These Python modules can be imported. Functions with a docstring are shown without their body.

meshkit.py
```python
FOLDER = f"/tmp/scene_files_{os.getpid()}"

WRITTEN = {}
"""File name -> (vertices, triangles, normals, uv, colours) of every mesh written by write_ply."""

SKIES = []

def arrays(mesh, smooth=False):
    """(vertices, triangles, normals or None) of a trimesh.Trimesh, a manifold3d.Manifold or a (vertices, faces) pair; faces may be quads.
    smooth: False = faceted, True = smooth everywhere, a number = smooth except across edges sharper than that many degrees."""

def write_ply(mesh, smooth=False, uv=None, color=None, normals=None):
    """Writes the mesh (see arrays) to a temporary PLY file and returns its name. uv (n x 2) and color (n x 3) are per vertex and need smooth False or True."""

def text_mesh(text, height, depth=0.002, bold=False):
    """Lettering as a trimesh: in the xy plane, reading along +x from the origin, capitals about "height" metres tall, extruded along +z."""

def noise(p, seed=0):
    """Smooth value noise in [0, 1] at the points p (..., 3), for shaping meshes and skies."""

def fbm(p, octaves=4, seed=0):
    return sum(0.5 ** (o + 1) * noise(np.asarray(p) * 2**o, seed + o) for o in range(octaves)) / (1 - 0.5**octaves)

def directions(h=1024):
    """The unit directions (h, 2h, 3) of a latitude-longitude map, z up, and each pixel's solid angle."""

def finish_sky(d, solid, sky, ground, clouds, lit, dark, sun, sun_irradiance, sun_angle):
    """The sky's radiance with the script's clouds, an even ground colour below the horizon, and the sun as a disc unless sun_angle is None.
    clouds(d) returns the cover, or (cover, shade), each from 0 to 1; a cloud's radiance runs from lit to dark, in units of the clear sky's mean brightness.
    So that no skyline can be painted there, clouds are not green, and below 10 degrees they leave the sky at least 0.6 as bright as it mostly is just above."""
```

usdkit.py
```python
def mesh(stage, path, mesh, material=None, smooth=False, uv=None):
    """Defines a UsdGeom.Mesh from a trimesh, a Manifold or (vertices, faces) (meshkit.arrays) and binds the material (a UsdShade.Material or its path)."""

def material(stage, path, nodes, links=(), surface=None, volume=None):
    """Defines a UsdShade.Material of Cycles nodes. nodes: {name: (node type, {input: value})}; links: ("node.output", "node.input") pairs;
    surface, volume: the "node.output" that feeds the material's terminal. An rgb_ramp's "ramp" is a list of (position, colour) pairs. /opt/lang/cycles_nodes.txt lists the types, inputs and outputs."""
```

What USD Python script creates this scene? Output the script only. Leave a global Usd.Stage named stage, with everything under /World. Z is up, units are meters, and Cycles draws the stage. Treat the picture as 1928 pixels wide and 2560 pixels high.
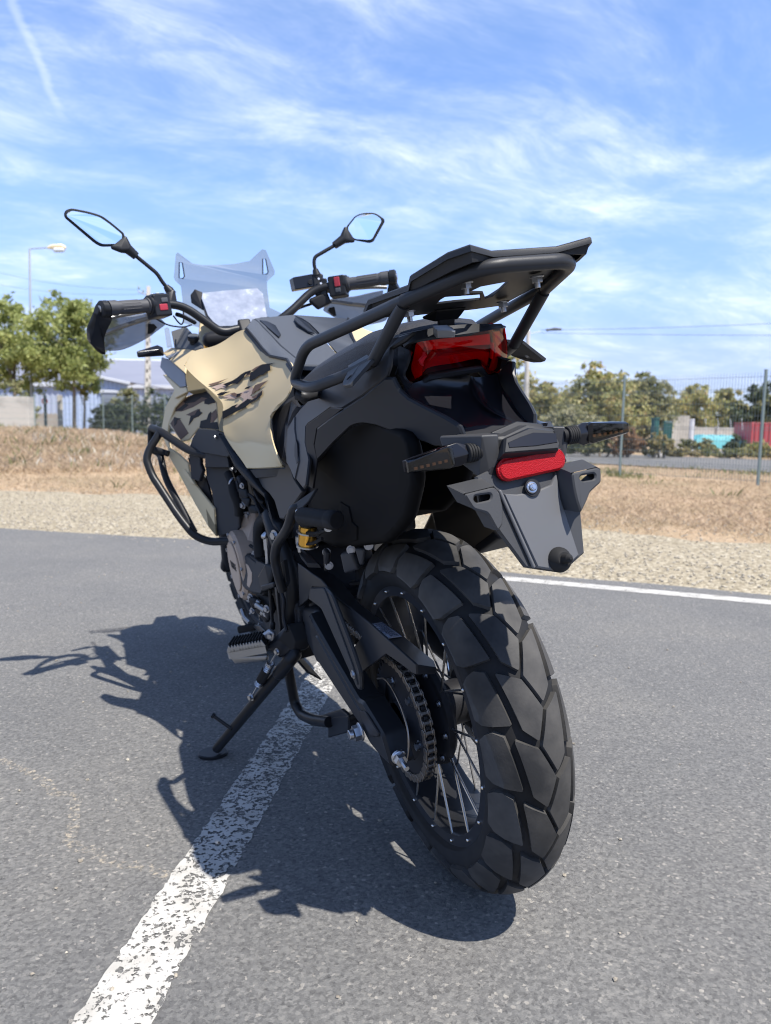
import math, random
import numpy as np, trimesh, shapely, shapely.geometry as sg, mapbox_earcut
import usdkit, meshkit
from pxr import Usd, UsdGeom, UsdLux, UsdShade, Gf, Sdf
from scipy.interpolate import RectBivariateSpline, PchipInterpolator
stage = Usd.Stage.CreateInMemory()
UsdGeom.SetStageUpAxis(stage, UsdGeom.Tokens.z); UsdGeom.SetStageMetersPerUnit(stage, 1.0)
world = UsdGeom.Xform.Define(stage, '/World'); stage.SetDefaultPrim(world.GetPrim())
UsdGeom.Scope.Define(stage, '/World/Looks')
RNG = np.random.default_rng(7)

# ---------------------------------------------------------------- camera, sky, sun, exposure
PW, PH, FOC = 1928.0, 2560.0, 1867.3          # the photograph's pixels, its focal length in pixels
CAM = np.array([-.6539, -1.1489, .806])
YAW, PITCH, ROLL, LEAN = -.4003, .1109, .0189, .1624
_f = np.array([-math.sin(YAW)*math.cos(PITCH), math.cos(YAW)*math.cos(PITCH), -math.sin(PITCH)])
_r0 = np.array([math.cos(YAW), math.sin(YAW), 0]); _u0 = np.cross(_r0, _f)
RIGHT = _r0*math.cos(ROLL)+_u0*math.sin(ROLL); UP = -_r0*math.sin(ROLL)+_u0*math.cos(ROLL); FWD = _f
cam = UsdGeom.Camera.Define(stage, '/World/camera')
m = np.eye(4); m[0, :3], m[1, :3], m[2, :3], m[3, :3] = RIGHT, UP, -FWD, CAM
cam.AddTransformOp().Set(Gf.Matrix4d(m.tolist()))
cam.CreateHorizontalApertureAttr(36.0); cam.CreateVerticalApertureAttr(36.0*1024/771); cam.CreateFocalLengthAttr(36.0*FOC/PW)
cam.CreateClippingRangeAttr(Gf.Vec2f(.03, 3000)); cam.CreateFStopAttr(8.5); cam.CreateFocusDistanceAttr(1.12)
cam.CreateExposureAttr(1.1)
SUN = np.array([.2, -.51, 1.0]); SUN /= np.linalg.norm(SUN)
sun = UsdLux.DistantLight.Define(stage, '/World/sun')
sun.CreateIntensityAttr(1.15); sun.CreateAngleAttr(.53); sun.CreateColorAttr(Gf.Vec3f(1, .955, .89)); sun.CreateNormalizeAttr(True)
_z = SUN; _x = np.cross([0, 0, 1], _z); _x /= np.linalg.norm(_x); _y = np.cross(_z, _x)
m = np.eye(4); m[0, :3], m[1, :3], m[2, :3] = _x, _y, _z
UsdGeom.Xformable(sun).AddTransformOp().Set(Gf.Matrix4d(m.tolist()))
dome = UsdLux.DomeLight.Define(stage, '/World/sky'); dome.CreateIntensityAttr(1.0)
# thin streaky cirrus: noise over a flat cloud layer far above (direction / height)
def _plane(u, v):
    d = FWD+RIGHT*(u-PW/2)/FOC+UP*(PH/2-v)/FOC; d /= np.linalg.norm(d); return d[:2]/(d[2]+.16)
_a, _b = _plane(28, -10), _plane(150, 275); _t = (_b-_a)/np.linalg.norm(_b-_a); _n = np.array([-_t[1], _t[0]])      # an aircraft's trail
skymat = usdkit.material(stage, '/World/Looks/sky', {
    'tc': ('texture_coordinate', {}), 'sep': ('separate_xyz', {}),
    'zz': ('math', {'math_type': 'maximum', 'value2': .0}), 'zp': ('math', {'math_type': 'add', 'value2': .16}),
    'dx': ('math', {'math_type': 'divide'}), 'dy': ('math', {'math_type': 'divide'}), 'cv': ('combine_xyz', {'z': 0.0}),
    'wn': ('noise_texture', {'scale': .9, 'detail': 3.0}), 'ws': ('vector_math', {'math_type': 'scale', 'scale': .55}), 'wa': ('vector_math', {'math_type': 'add'}),
    'mp': ('mapping', {'rotation': (0, 0, -.75), 'scale': (.85, 1.25, 1), 'location': (2.9, 7.7, 0)}),
    'n1': ('noise_texture', {'scale': 1.45, 'detail': 12.0, 'roughness': .64, 'distortion': .25}),
    'mp2': ('mapping', {'rotation': (0, 0, -1.25), 'scale': (.9, 2.0, 1), 'location': (7.7, 2.6, 0)}),
    'n2': ('noise_texture', {'scale': 2.6, 'detail': 12.0, 'roughness': .68, 'distortion': .5}),
    'r1': ('map_range', {'range_type': 'smoothstep', 'from_min': .39, 'from_max': .78, 'to_min': 0.0, 'to_max': 1.0, 'clamp': True}),
    'r2': ('map_range', {'range_type': 'smoothstep', 'from_min': .36, 'from_max': .70, 'to_min': .25, 'to_max': 1.0, 'clamp': True}),
    'mul': ('math', {'math_type': 'multiply'}), 'amt': ('math', {'math_type': 'multiply', 'value2': .9}),
    'td': ('vector_math', {'math_type': 'dot_product', 'vector2': (float(_n[0]), float(_n[1]), 0)}), 'tw': ('math', {'math_type': 'multiply_add', 'value2': .05}), 'te': ('math', {'math_type': 'subtract', 'value2': float(_n@_a)+.025}), 'tb': ('math', {'math_type': 'absolute'}),
    'tm': ('map_range', {'range_type': 'smoothstep', 'from_min': .001, 'from_max': .014, 'to_min': .20, 'to_max': 0.0, 'clamp': True}),
    'tl': ('vector_math', {'math_type': 'dot_product', 'vector2': (float(_t[0]), float(_t[1]), 0)}), 'tr': ('map_range', {'range_type': 'smoothstep', 'from_min': float(_t@_b)-.12, 'from_max': float(_t@_b)+.10, 'to_min': 1.0, 'to_max': 0.0, 'clamp': True}), 'tt': ('math', {'math_type': 'multiply'}),
    'hz': ('map_range', {'from_min': 0.0, 'from_max': .3, 'to_min': .07, 'to_max': .035, 'clamp': True}), 'mx': ('math', {'math_type': 'add'}), 'mx2': ('math', {'math_type': 'add', 'use_clamp': True}),
    'sky': ('sky_texture', {'sky_type': 'single_scattering', 'sun_disc': False, 'sun_elevation': float(math.asin(SUN[2])), 'sun_rotation': float(math.atan2(SUN[0], SUN[1])),
                            'altitude': 100.0, 'air_density': 1.0, 'aerosol_density': .15, 'ozone_density': 3.5}),
    'hs': ('hsv', {'hue': .508, 'saturation': 1.08, 'value': 1.95}), 'gr': ('rgb_ramp', {'ramp': [(0, (.36, .38, .56)), (.05, (.44, .43, .60)), (.10, (.55, .51, .68)), (.17, (.72, .70, .82)), (.27, (.86, .87, .94)), (.5, (.90, .95, .95)), (1, (.95, 1, 1))]}), 'gm': ('mix_color', {'blend_type': 'multiply', 'fac': 1.0, 'use_clamp': False}),
    'mix': ('mix_color', {'b': (8.6, 9.3, 10.4), 'use_clamp': False}),
    'bg': ('background_shader', {'strength': .067})},
    [('tc.generated', 'sep.vector'), ('sep.z', 'zz.value1'), ('zz.value', 'zp.value1'), ('sep.x', 'dx.value1'), ('zp.value', 'dx.value2'), ('sep.y', 'dy.value1'), ('zp.value', 'dy.value2'),
     ('dx.value', 'cv.x'), ('dy.value', 'cv.y'), ('cv.vector', 'wn.vector'), ('wn.color', 'ws.vector1'), ('cv.vector', 'wa.vector1'), ('ws.vector', 'wa.vector2'), ('wa.vector', 'mp.vector'), ('mp.vector', 'n1.vector'), ('wa.vector', 'mp2.vector'), ('mp2.vector', 'n2.vector'),
     ('n1.fac', 'r1.value'), ('n2.fac', 'r2.value'), ('r1.result', 'mul.value1'), ('r2.result', 'mul.value2'), ('mul.value', 'amt.value1'), ('sep.z', 'hz.value'),
     ('cv.vector', 'td.vector1'), ('n2.fac', 'tw.value1'), ('td.value', 'tw.value3'), ('tw.value', 'te.value1'), ('te.value', 'tb.value1'), ('tb.value', 'tm.value'), ('cv.vector', 'tl.vector1'), ('tl.value', 'tr.value'), ('tm.result', 'tt.value1'), ('tr.result', 'tt.value2'),
     ('amt.value', 'mx.value1'), ('hz.result', 'mx.value2'), ('mx.value', 'mx2.value1'), ('tt.value', 'mx2.value2'), ('mx2.value', 'mix.fac'), ('sky.color', 'hs.color'), ('hs.color', 'gm.a'), ('sep.z', 'gr.fac'), ('gr.color', 'gm.b'), ('gm.result', 'mix.a'), ('mix.result', 'bg.color')], surface='bg.background')
UsdShade.MaterialBindingAPI.Apply(dome.GetPrim()).Bind(skymat)
dome.GetPrim().SetCustomDataByKey('kind', 'structure')

# ---------------------------------------------------------------- naming and geometry helpers
_names = {}
def fresh(parent, name):
    k = _names.get((parent, name), 0); _names[(parent, name)] = k+1
    return f'{parent}/{name}' if k == 0 else f'{parent}/{name}_{k:03d}'
def path_of(p): return '/World' if p is None else (p if isinstance(p, str) else str(p.GetPath()))
def tag(prim, label=None, category=None, group=None, kind=None):
    prim = prim if isinstance(prim, Usd.Prim) else prim.GetPrim()
    for k, v in (('label', label), ('category', category), ('group', group), ('kind', kind)):
        if v: prim.SetCustomDataByKey(k, v)
    return prim
def obj(name, mesh, mat, parent=None, smooth=35, **kw):
    p = usdkit.mesh(stage, fresh(path_of(parent), name), mesh, mat, smooth).GetPrim()
    if kw: tag(p, **kw)
    return p
def thing(name, label, category, group=None, loc=(0, 0, 0), matrix=None, kind=None):
    x = UsdGeom.Xform.Define(stage, fresh('/World', name))
    if matrix is not None: x.AddTransformOp().Set(Gf.Matrix4d(np.asarray(matrix).tolist()))
    elif any(loc): x.AddTranslateOp().Set(Gf.Vec3d(*map(float, loc)))
    return tag(x, label, category, group, kind)
def cat(*ms):
    ms = [x for y in ms for x in (y if isinstance(y, list) else [y])]
    v, f, n = [], [], 0
    for a in ms:
        a = (a.vertices, a.faces) if hasattr(a, 'vertices') else a
        v.append(np.asarray(a[0], float)); f.append(tri(a[1])+n); n += len(v[-1])
    return np.vstack(v), np.vstack(f)
def tri(f):
    f = np.asarray(f, int)
    return np.vstack([f[:, [0, 1, 2]], f[:, [0, 2, 3]]]) if f.shape[1] == 4 else f
def mv(m, d): return np.asarray(m[0])+np.asarray(d), m[1]
def flipy(m):
    v = np.array(m[0], float); v[:, 1] *= -1
    return v, tri(m[1])[:, ::-1]
def unit(v): v = np.asarray(v, float); return v/max(np.linalg.norm(v), 1e-12)
def rnd(P, r, n=4, closed=True):
    """rounds the corners of a polyline (any dimension)"""
    P = np.asarray(P, float); N = len(P); out = []
    for i in range(N):
        if not closed and i in (0, N-1): out.append(P[i]); continue
        a, b, c = P[i-1], P[i], P[(i+1) % N]
        la, lc = np.linalg.norm(a-b), np.linalg.norm(c-b)
        k = min(r, .45*la, .45*lc)
        p, q = b+(a-b)/max(la, 1e-9)*k, b+(c-b)/max(lc, 1e-9)*k
        for t in np.linspace(0, 1, n+1): out.append((1-t)**2*p+2*t*(1-t)*b+t*t*q)
    return np.array(out)
def tube(P, r, seg=12, fil=0, closed=False, nf=6, caps=True):
    P = np.asarray(P, float)
    if fil: P = rnd(P, fil, nf, closed)
    N = len(P); R = np.broadcast_to(np.asarray(r, float), (N,)) if np.ndim(r) == 0 or len(r) == N else np.interp(np.linspace(0, 1, N), np.linspace(0, 1, len(r)), r)
    T = np.array([unit(P[(i+1) % N]-P[i-1]) if closed or 0 < i < N-1 else unit(P[min(i+1, N-1)]-P[max(i-1, 0)]) for i in range(N)])
    u = unit(np.cross(T[0], [0, 0, 1] if abs(T[0][2]) < .9 else [1, 0, 0])); V = []
    a = np.arange(seg)*2*np.pi/seg
    for i in range(N):
        u = unit(u-T[i]*(u@T[i])); w = np.cross(T[i], u)
        V.append(P[i]+R[i]*(np.cos(a)[:, None]*u+np.sin(a)[:, None]*w))
    V = np.vstack(V); F = []
    for i in range(N if closed else N-1):
        j = (i+1) % N
        for k in range(seg): F.append([i*seg+k, i*seg+(k+1) % seg, j*seg+(k+1) % seg, j*seg+k])
    F = tri(F)
    if not closed and caps:
        n = len(V); V = np.vstack([V, P[0], P[-1]])
        F = np.vstack([F, [[n, (k+1) % seg, k] for k in range(seg)], [[n+1, (N-1)*seg+k, (N-1)*seg+(k+1) % seg] for k in range(seg)]])
    return V, F
_ico = trimesh.creation.icosphere(1).vertices
_ico2 = trimesh.creation.icosphere(2).vertices
def hull(pts, r=.003, fine=False):
    pts = np.asarray(pts, float); r = np.broadcast_to(r, (len(pts),))
    h = trimesh.convex.convex_hull(np.vstack([p+(_ico2 if fine else _ico)*k for p, k in zip(pts, r)]))
    return np.array(h.vertices), np.array(h.faces)
def box(c, s, r=0):
    c, s = np.asarray(c, float), np.asarray(s, float)/2
    q = np.array([[i, j, k] for i in (-1, 1) for j in (-1, 1) for k in (-1, 1)])
    if r: return hull(c+q*(s-r), r)
    b = trimesh.creation.box(2*s); return b.vertices+c, b.faces
def cyl(a, b, r, seg=16, bev=0):
    a, b = np.asarray(a, float), np.asarray(b, float); d = unit(b-a)
    if bev: return tube([a, a+d*bev*.01, a+d*bev, b-d*bev, b-d*bev*.01, b], [r-bev, r-bev, r, r, r-bev, r-bev], seg)
    return tube([a, b], r, seg)
def lathe(prof, seg=72, c=(0, 0, 0), axis='y', arc=2*np.pi, closed=False):
    """prof: (radius, offset along the axis)"""
    prof = np.asarray(prof, float); full = abs(arc-2*np.pi) < 1e-6; n = seg if full else seg+1
    a = np.arange(n)*arc/seg; r, h = prof[:, 0][None], prof[:, 1][None]
    X, Z, H = r*np.sin(a)[:, None], r*np.cos(a)[:, None], h+0*a[:, None]
    V = {'y': np.stack([X, H, Z], -1), 'z': np.stack([Z, X, H], -1), 'x': np.stack([H, Z, X], -1)}[axis].reshape(-1, 3)+np.asarray(c); k = len(prof); F = []
    for i in range(seg):
        j = (i+1) % n
        for q in range(k if closed else k-1): F.append([i*k+q, i*k+(q+1) % k, j*k+(q+1) % k, j*k+q])
    return V, tri(F)[:, ::-1] if axis == 'y' else tri(F)[:, ::-1]
def earcut(p2, holes=()):
    rings = [np.asarray(p2, float)]+[np.asarray(h, float) for h in holes]
    return mapbox_earcut.triangulate_float64(np.vstack(rings), np.cumsum([len(x) for x in rings]).astype(np.uint32)).reshape(-1, 3).astype(int)
def frame_of(P):
    c = P.mean(0); _, _, vt = np.linalg.svd(P-c); return c, vt[0], vt[1], vt[2]
def panel(P, t=.004, out=(0, 1, 0), bev=.0018, rad=0, holes=(), crown=0):
    """a moulded sheet with outline P (points in space, need not be flat), its outer face towards `out`, chamfered rim, holes (outlines)"""
    P = np.asarray(P, float)
    if rad: P = rnd(P, rad, 3)
    c, e1, e2, n = frame_of(P)
    if n@np.asarray(out, float) < 0: n = -n
    e2 = np.cross(n, e1)
    def flat(Q): return np.stack([(Q-c)@e1, (Q-c)@e2], 1)
    def prep(Q, ccw):
        q = flat(Q); a = .5*np.sum(q[:, 0]*np.roll(q[:, 1], -1)-np.roll(q[:, 0], -1)*q[:, 1])
        return Q if (a > 0) == ccw else Q[::-1]
    rings = [prep(P, True)]+[prep(np.asarray(h, float), False) for h in holes]
    V, F, n0, top, bot, tops = [], [], 0, [], [], []
    for Q in rings:
        q = flat(Q); d1 = q-np.roll(q, 1, 0); d2 = np.roll(q, -1, 0)-q
        d1 /= np.maximum(np.linalg.norm(d1, axis=1), 1e-9)[:, None]; d2 /= np.maximum(np.linalg.norm(d2, axis=1), 1e-9)[:, None]
        b = np.stack([-(d1+d2)[:, 1], (d1+d2)[:, 0]], 1); b /= np.maximum(np.linalg.norm(b, axis=1), 1e-9)[:, None]
        ins = b[:, :1]*e1+b[:, 1:]*e2
        N = len(Q); V += [Q+ins*bev, Q-n*bev, Q-n*t]; k = np.arange(N); k2 = (k+1) % N
        for A_, B_ in ((0, N), (N, 2*N)):
            F.append(np.stack([n0+A_+k, n0+B_+k, n0+B_+k2], 1)); F.append(np.stack([n0+A_+k, n0+B_+k2, n0+A_+k2], 1))
        top.append(n0+k); bot.append(n0+2*N+k); tops.append(flat(Q+ins*bev)); n0 += 3*N
    T = earcut(tops[0], tops[1:]); top, bot = np.concatenate(top), np.concatenate(bot)
    F.append(top[T]); F.append(bot[T][:, ::-1])
    V, F = np.vstack(V), np.vstack(F)
    tn = np.cross(V[top[T[:, 1]]]-V[top[T[:, 0]]], V[top[T[:, 2]]]-V[top[T[:, 0]]]).sum(0)
    if tn@n < 0: F = np.vstack([F[:-2*len(T)], top[T][:, ::-1], bot[T]])
    return V, F
def loft(secs, caps=True, closed=True):
    """secs: rings of equal length"""
    S = np.asarray(secs, float); n, k = S.shape[:2]; V = S.reshape(-1, 3); F = []
    for i in range(n-1):
        for q in range(k if closed else k-1): F.append([i*k+q, i*k+(q+1) % k, (i+1)*k+(q+1) % k, (i+1)*k+q])
    F = tri(F)
    if caps and closed:
        V = np.vstack([V, S[0].mean(0), S[-1].mean(0)]); N = n*k
        F = np.vstack([F, [[N, (q+1) % k, q] for q in range(k)], [[N+1, (n-1)*k+q, (n-1)*k+(q+1) % k] for q in range(k)]])
    m = trimesh.Trimesh(V, F, process=False)
    if caps and closed and m.volume < 0: F = F[:, ::-1]
    return V, F
def patch(grid, nu=28, nv=28, t=.006, out=(0, 1, 0), k=3, win=(0, 1, 0, 1), off=0):
    """smooth sheet through a grid of points (rows x columns x 3) with a back face"""
    g = np.asarray(grid, float); a, b = np.linspace(0, 1, g.shape[0]), np.linspace(0, 1, g.shape[1])
    k1, k2 = min(k, len(a)-1), min(k, len(b)-1)
    S = np.stack([RectBivariateSpline(a, b, g[..., i], kx=k1, ky=k2)(np.linspace(win[0], win[1], nu), np.linspace(win[2], win[3], nv)) for i in range(3)], -1)
    du, dv = np.gradient(S, axis=0), np.gradient(S, axis=1); N = np.cross(du, dv); N /= np.maximum(np.linalg.norm(N, axis=-1, keepdims=True), 1e-9)
    if (N.reshape(-1, 3).mean(0))@np.asarray(out, float) < 0: N = -N; fl = True
    else: fl = False
    S = S+N*off; A_, B_ = S.reshape(-1, 3), (S-N*t).reshape(-1, 3); F = []
    I = lambda i, j: i*nv+j
    for i in range(nu-1):
        for j in range(nv-1): F.append([I(i, j), I(i+1, j), I(i+1, j+1), I(i, j+1)])
    F = tri(F); M = len(A_)
    ring = [I(0, j) for j in range(nv)]+[I(i, nv-1) for i in range(1, nu)]+[I(nu-1, j) for j in range(nv-2, -1, -1)]+[I(i, 0) for i in range(nu-2, 0, -1)]
    W_ = tri([[ring[k], ring[(k+1) % len(ring)], ring[(k+1) % len(ring)]+M, ring[k]+M] for k in range(len(ring))])
    F = np.vstack([F, F[:, ::-1]+M, W_])
    return np.vstack([A_, B_]), (F[:, ::-1] if fl else F)

# rays of the photograph, used to measure where things stand (world: y along the motorcycle, x to its right)
def ray(u, v): return FWD+RIGHT*(u-PW/2)/FOC+UP*(PH/2-v)/FOC
def ground(u, v, z=0): d = ray(u, v); return CAM+d*(z-CAM[2])/d[2]
def far(u, v, dist): return CAM+ray(u, v)*dist
def height(u, v, dist): return float(far(u, v, dist)[2])
def spot(u, dist, v=1070): p = far(u, v, dist); return np.array([p[0], p[1], 0.0])

# ---------------------------------------------------------------- materials
def mat(name, col, rough=.5, metal=0., bump=None, var=None, coat=0., spec=.5, aniso=None, **kw):
    """principled material; var = (scale, other colour, contrast low, high): mottling; bump = (scale, strength, distance)"""
    n = {'p': ('principled_bsdf', {'base_color': col, 'roughness': rough, 'metallic': metal, 'coat_weight': coat, 'specular_ior_level': spec, **kw})}; l = []
    if var or bump: n['tc'] = ('texture_coordinate', {})
    if var:
        n['n'] = ('noise_texture', {'scale': var[0], 'detail': 5.0, 'roughness': .6})
        n['r'] = ('rgb_ramp', {'ramp': [(0, col), (var[2], col), (var[3], var[1]), (1, var[1])]})
        l += [('tc.object', 'n.vector'), ('n.fac', 'r.fac'), ('r.color', 'p.base_color')]
    if bump:
        n['bn'] = ('noise_texture', {'scale': bump[0], 'detail': 3.0}); n['b'] = ('bump', {'strength': bump[1], 'distance': bump[2]})
        l += [('tc.object', 'bn.vector'), ('bn.fac', 'b.height'), ('b.normal', 'p.normal')]
    return usdkit.material(stage, '/World/Looks/'+name, n, l, surface='p.BSDF')
def clear_mat(name, tint, rough=.02, dens=None, ior=1.5, gloss=(1, 1, 1)):
    """thin clear plastic: tinted see-through mixed with a mirror by fresnel"""
    return usdkit.material(stage, '/World/Looks/'+name, {'t': ('transparent_bsdf', {'color': tint}), 'g': ('glossy_bsdf', {'color': gloss, 'roughness': rough}), 'f': ('fresnel', {'IOR': ior}), 'ge': ('geometry', {}), 'iv': ('math', {'math_type': 'subtract', 'value1': 1.0}), 'k': ('math', {'math_type': 'multiply'}), 'm': ('mix_closure', {})},
                           [('ge.backfacing', 'iv.value2'), ('f.fac', 'k.value1'), ('iv.value', 'k.value2'), ('k.value', 'm.fac'), ('t.BSDF', 'm.closure1'), ('g.BSDF', 'm.closure2')], surface='m.closure')

# ground: asphalt of small stones in dark binder, pale dusty patches
asphalt = usdkit.material(stage, '/World/Looks/asphalt', {
    'tc': ('texture_coordinate', {}), 'dn': ('noise_texture', {'scale': 260.0, 'detail': 2.0}), 'ds': ('vector_math', {'math_type': 'scale', 'scale': .006}), 'da': ('vector_math', {'math_type': 'add'}),
    'v': ('voronoi_texture', {'scale': 190.0}), 'n': ('noise_texture', {'scale': 1.3, 'detail': 7.0, 'roughness': .62}), 'n2': ('noise_texture', {'scale': 95.0, 'detail': 6.0, 'roughness': .72}), 'n3': ('noise_texture', {'scale': 420.0, 'detail': 4.0, 'roughness': .7}),
    'sc': ('separate_color', {}), 'rs': ('rgb_ramp', {'ramp': [(0, (.090, .088, .084)), (.5, (.120, .117, .111)), (.85, (.142, .138, .129)), (.97, (.16, .154, .142)), (.99, (.23, .215, .19))]}),
    'rd': ('rgb_ramp', {'ramp': [(.30, (.42, .42, .43)), (.43, (.84, .84, .84)), (.52, (1, 1, 1)), (.7, (1.1, 1.1, 1.09))]}),
    'mul': ('mix', {'mix_type': 'multiply', 'fac': 1.0}), 'rl': ('rgb_ramp', {'ramp': [(.25, (.84, .85, .87)), (.5, (1, 1, 1)), (.75, (1.15, 1.13, 1.09))]}), 'mul2': ('mix', {'mix_type': 'multiply', 'fac': 1.0}),
    'h': ('math', {'math_type': 'multiply_add', 'value2': 1.0}), 'h2': ('math', {'math_type': 'multiply', 'value2': .45}),
    'b': ('bump', {'strength': .75, 'distance': .0045}), 'p': ('principled_bsdf', {'roughness': .85, 'specular_ior_level': .3})},
    [('tc.object', 'dn.vector'), ('dn.color', 'ds.vector1'), ('tc.object', 'da.vector1'), ('ds.vector', 'da.vector2'), ('da.vector', 'v.vector'), ('tc.object', 'n.vector'), ('tc.object', 'n2.vector'), ('tc.object', 'n3.vector'),
     ('v.color', 'sc.color'), ('sc.r', 'rs.fac'), ('n2.fac', 'rd.fac'), ('rs.color', 'mul.color1'), ('rd.color', 'mul.color2'), ('n.fac', 'rl.fac'), ('mul.color', 'mul2.color1'), ('rl.color', 'mul2.color2'), ('mul2.color', 'p.base_color'),
     ('n3.fac', 'h2.value1'), ('n2.fac', 'h.value1'), ('h2.value', 'h.value3'), ('h.value', 'b.height'), ('b.normal', 'p.normal')], surface='p.BSDF')
# road paint, chipped down to the asphalt stones: flakes missing more on the part the traffic wears
def paint_mat(name, wear0, wear1, ya, yb):
    return usdkit.material(stage, '/World/Looks/'+name, {
        'tc': ('texture_coordinate', {}), 's': ('separate_xyz', {}), 'g': ('map_range', {'from_min': ya, 'from_max': yb, 'to_min': wear0, 'to_max': wear1, 'clamp': True}),
        'dn': ('noise_texture', {'scale': 180.0, 'detail': 3.0}), 'ds': ('vector_math', {'math_type': 'scale', 'scale': .009}), 'da': ('vector_math', {'math_type': 'add'}),
        'v': ('voronoi_texture', {'scale': 150.0}), 'sc': ('separate_color', {}), 'n': ('noise_texture', {'scale': 100.0, 'detail': 5.0, 'roughness': .7, 'distortion': .8}), 'n2': ('noise_texture', {'scale': 16.0, 'detail': 3.0}),
        'a': ('math', {'math_type': 'multiply_add', 'value2': .35}), 'a2': ('math', {'math_type': 'multiply_add', 'value2': .32}), 'nn': ('math', {'math_type': 'multiply', 'value2': .65}), 'lt': ('math', {'math_type': 'subtract'}), 'st': ('map_range', {'from_min': -.018, 'from_max': .012, 'clamp': True}),
        'p': ('principled_bsdf', {'roughness': .7}), 'rc': ('rgb_ramp', {'ramp': [(.3, (.29, .275, .24)), (.5, (.36, .345, .31)), (.7, (.41, .395, .36))]}),
        'b': ('bump', {'strength': .8, 'distance': .003}), 't': ('transparent_bsdf', {}), 'm': ('mix_closure', {})},
        [('tc.object', 's.vector'), ('s.y', 'g.value'), ('tc.object', 'dn.vector'), ('dn.color', 'ds.vector1'), ('tc.object', 'da.vector1'), ('ds.vector', 'da.vector2'), ('da.vector', 'v.vector'), ('tc.object', 'n.vector'), ('tc.object', 'n2.vector'), ('v.color', 'sc.color'),
         ('n.fac', 'nn.value1'), ('sc.r', 'a.value1'), ('nn.value', 'a.value3'), ('n2.fac', 'a2.value1'), ('a.value', 'a2.value3'),
         ('a2.value', 'lt.value1'), ('g.result', 'lt.value2'), ('lt.value', 'st.value'), ('n2.fac', 'rc.fac'), ('rc.color', 'p.base_color'), ('n.fac', 'b.height'), ('b.normal', 'p.normal'),
         ('st.result', 'm.fac'), ('t.BSDF', 'm.closure1'), ('p.BSDF', 'm.closure2')], surface='m.closure')
paint = paint_mat('road_paint_worn', .555, .65, -.1, .60)
paint_clean = paint_mat('road_paint', .50, .50, 0, 1)
dust = usdkit.material(stage, '/World/Looks/pale_dust', {
    'tc': ('texture_coordinate', {}), 'n': ('noise_texture', {'scale': 85.0, 'detail': 6.0, 'roughness': .7}), 'st': ('map_range', {'from_min': .5, 'from_max': .68, 'clamp': True}),
    'k': ('math', {'math_type': 'multiply', 'value2': .8}), 'p': ('principled_bsdf', {'base_color': (.42, .36, .27), 'roughness': .9}), 't': ('transparent_bsdf', {}), 'm': ('mix_closure', {})},
    [('tc.object', 'n.vector'), ('n.fac', 'st.value'), ('st.result', 'k.value1'), ('k.value', 'm.fac'), ('t.BSDF', 'm.closure1'), ('p.BSDF', 'm.closure2')], surface='m.closure')
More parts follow.
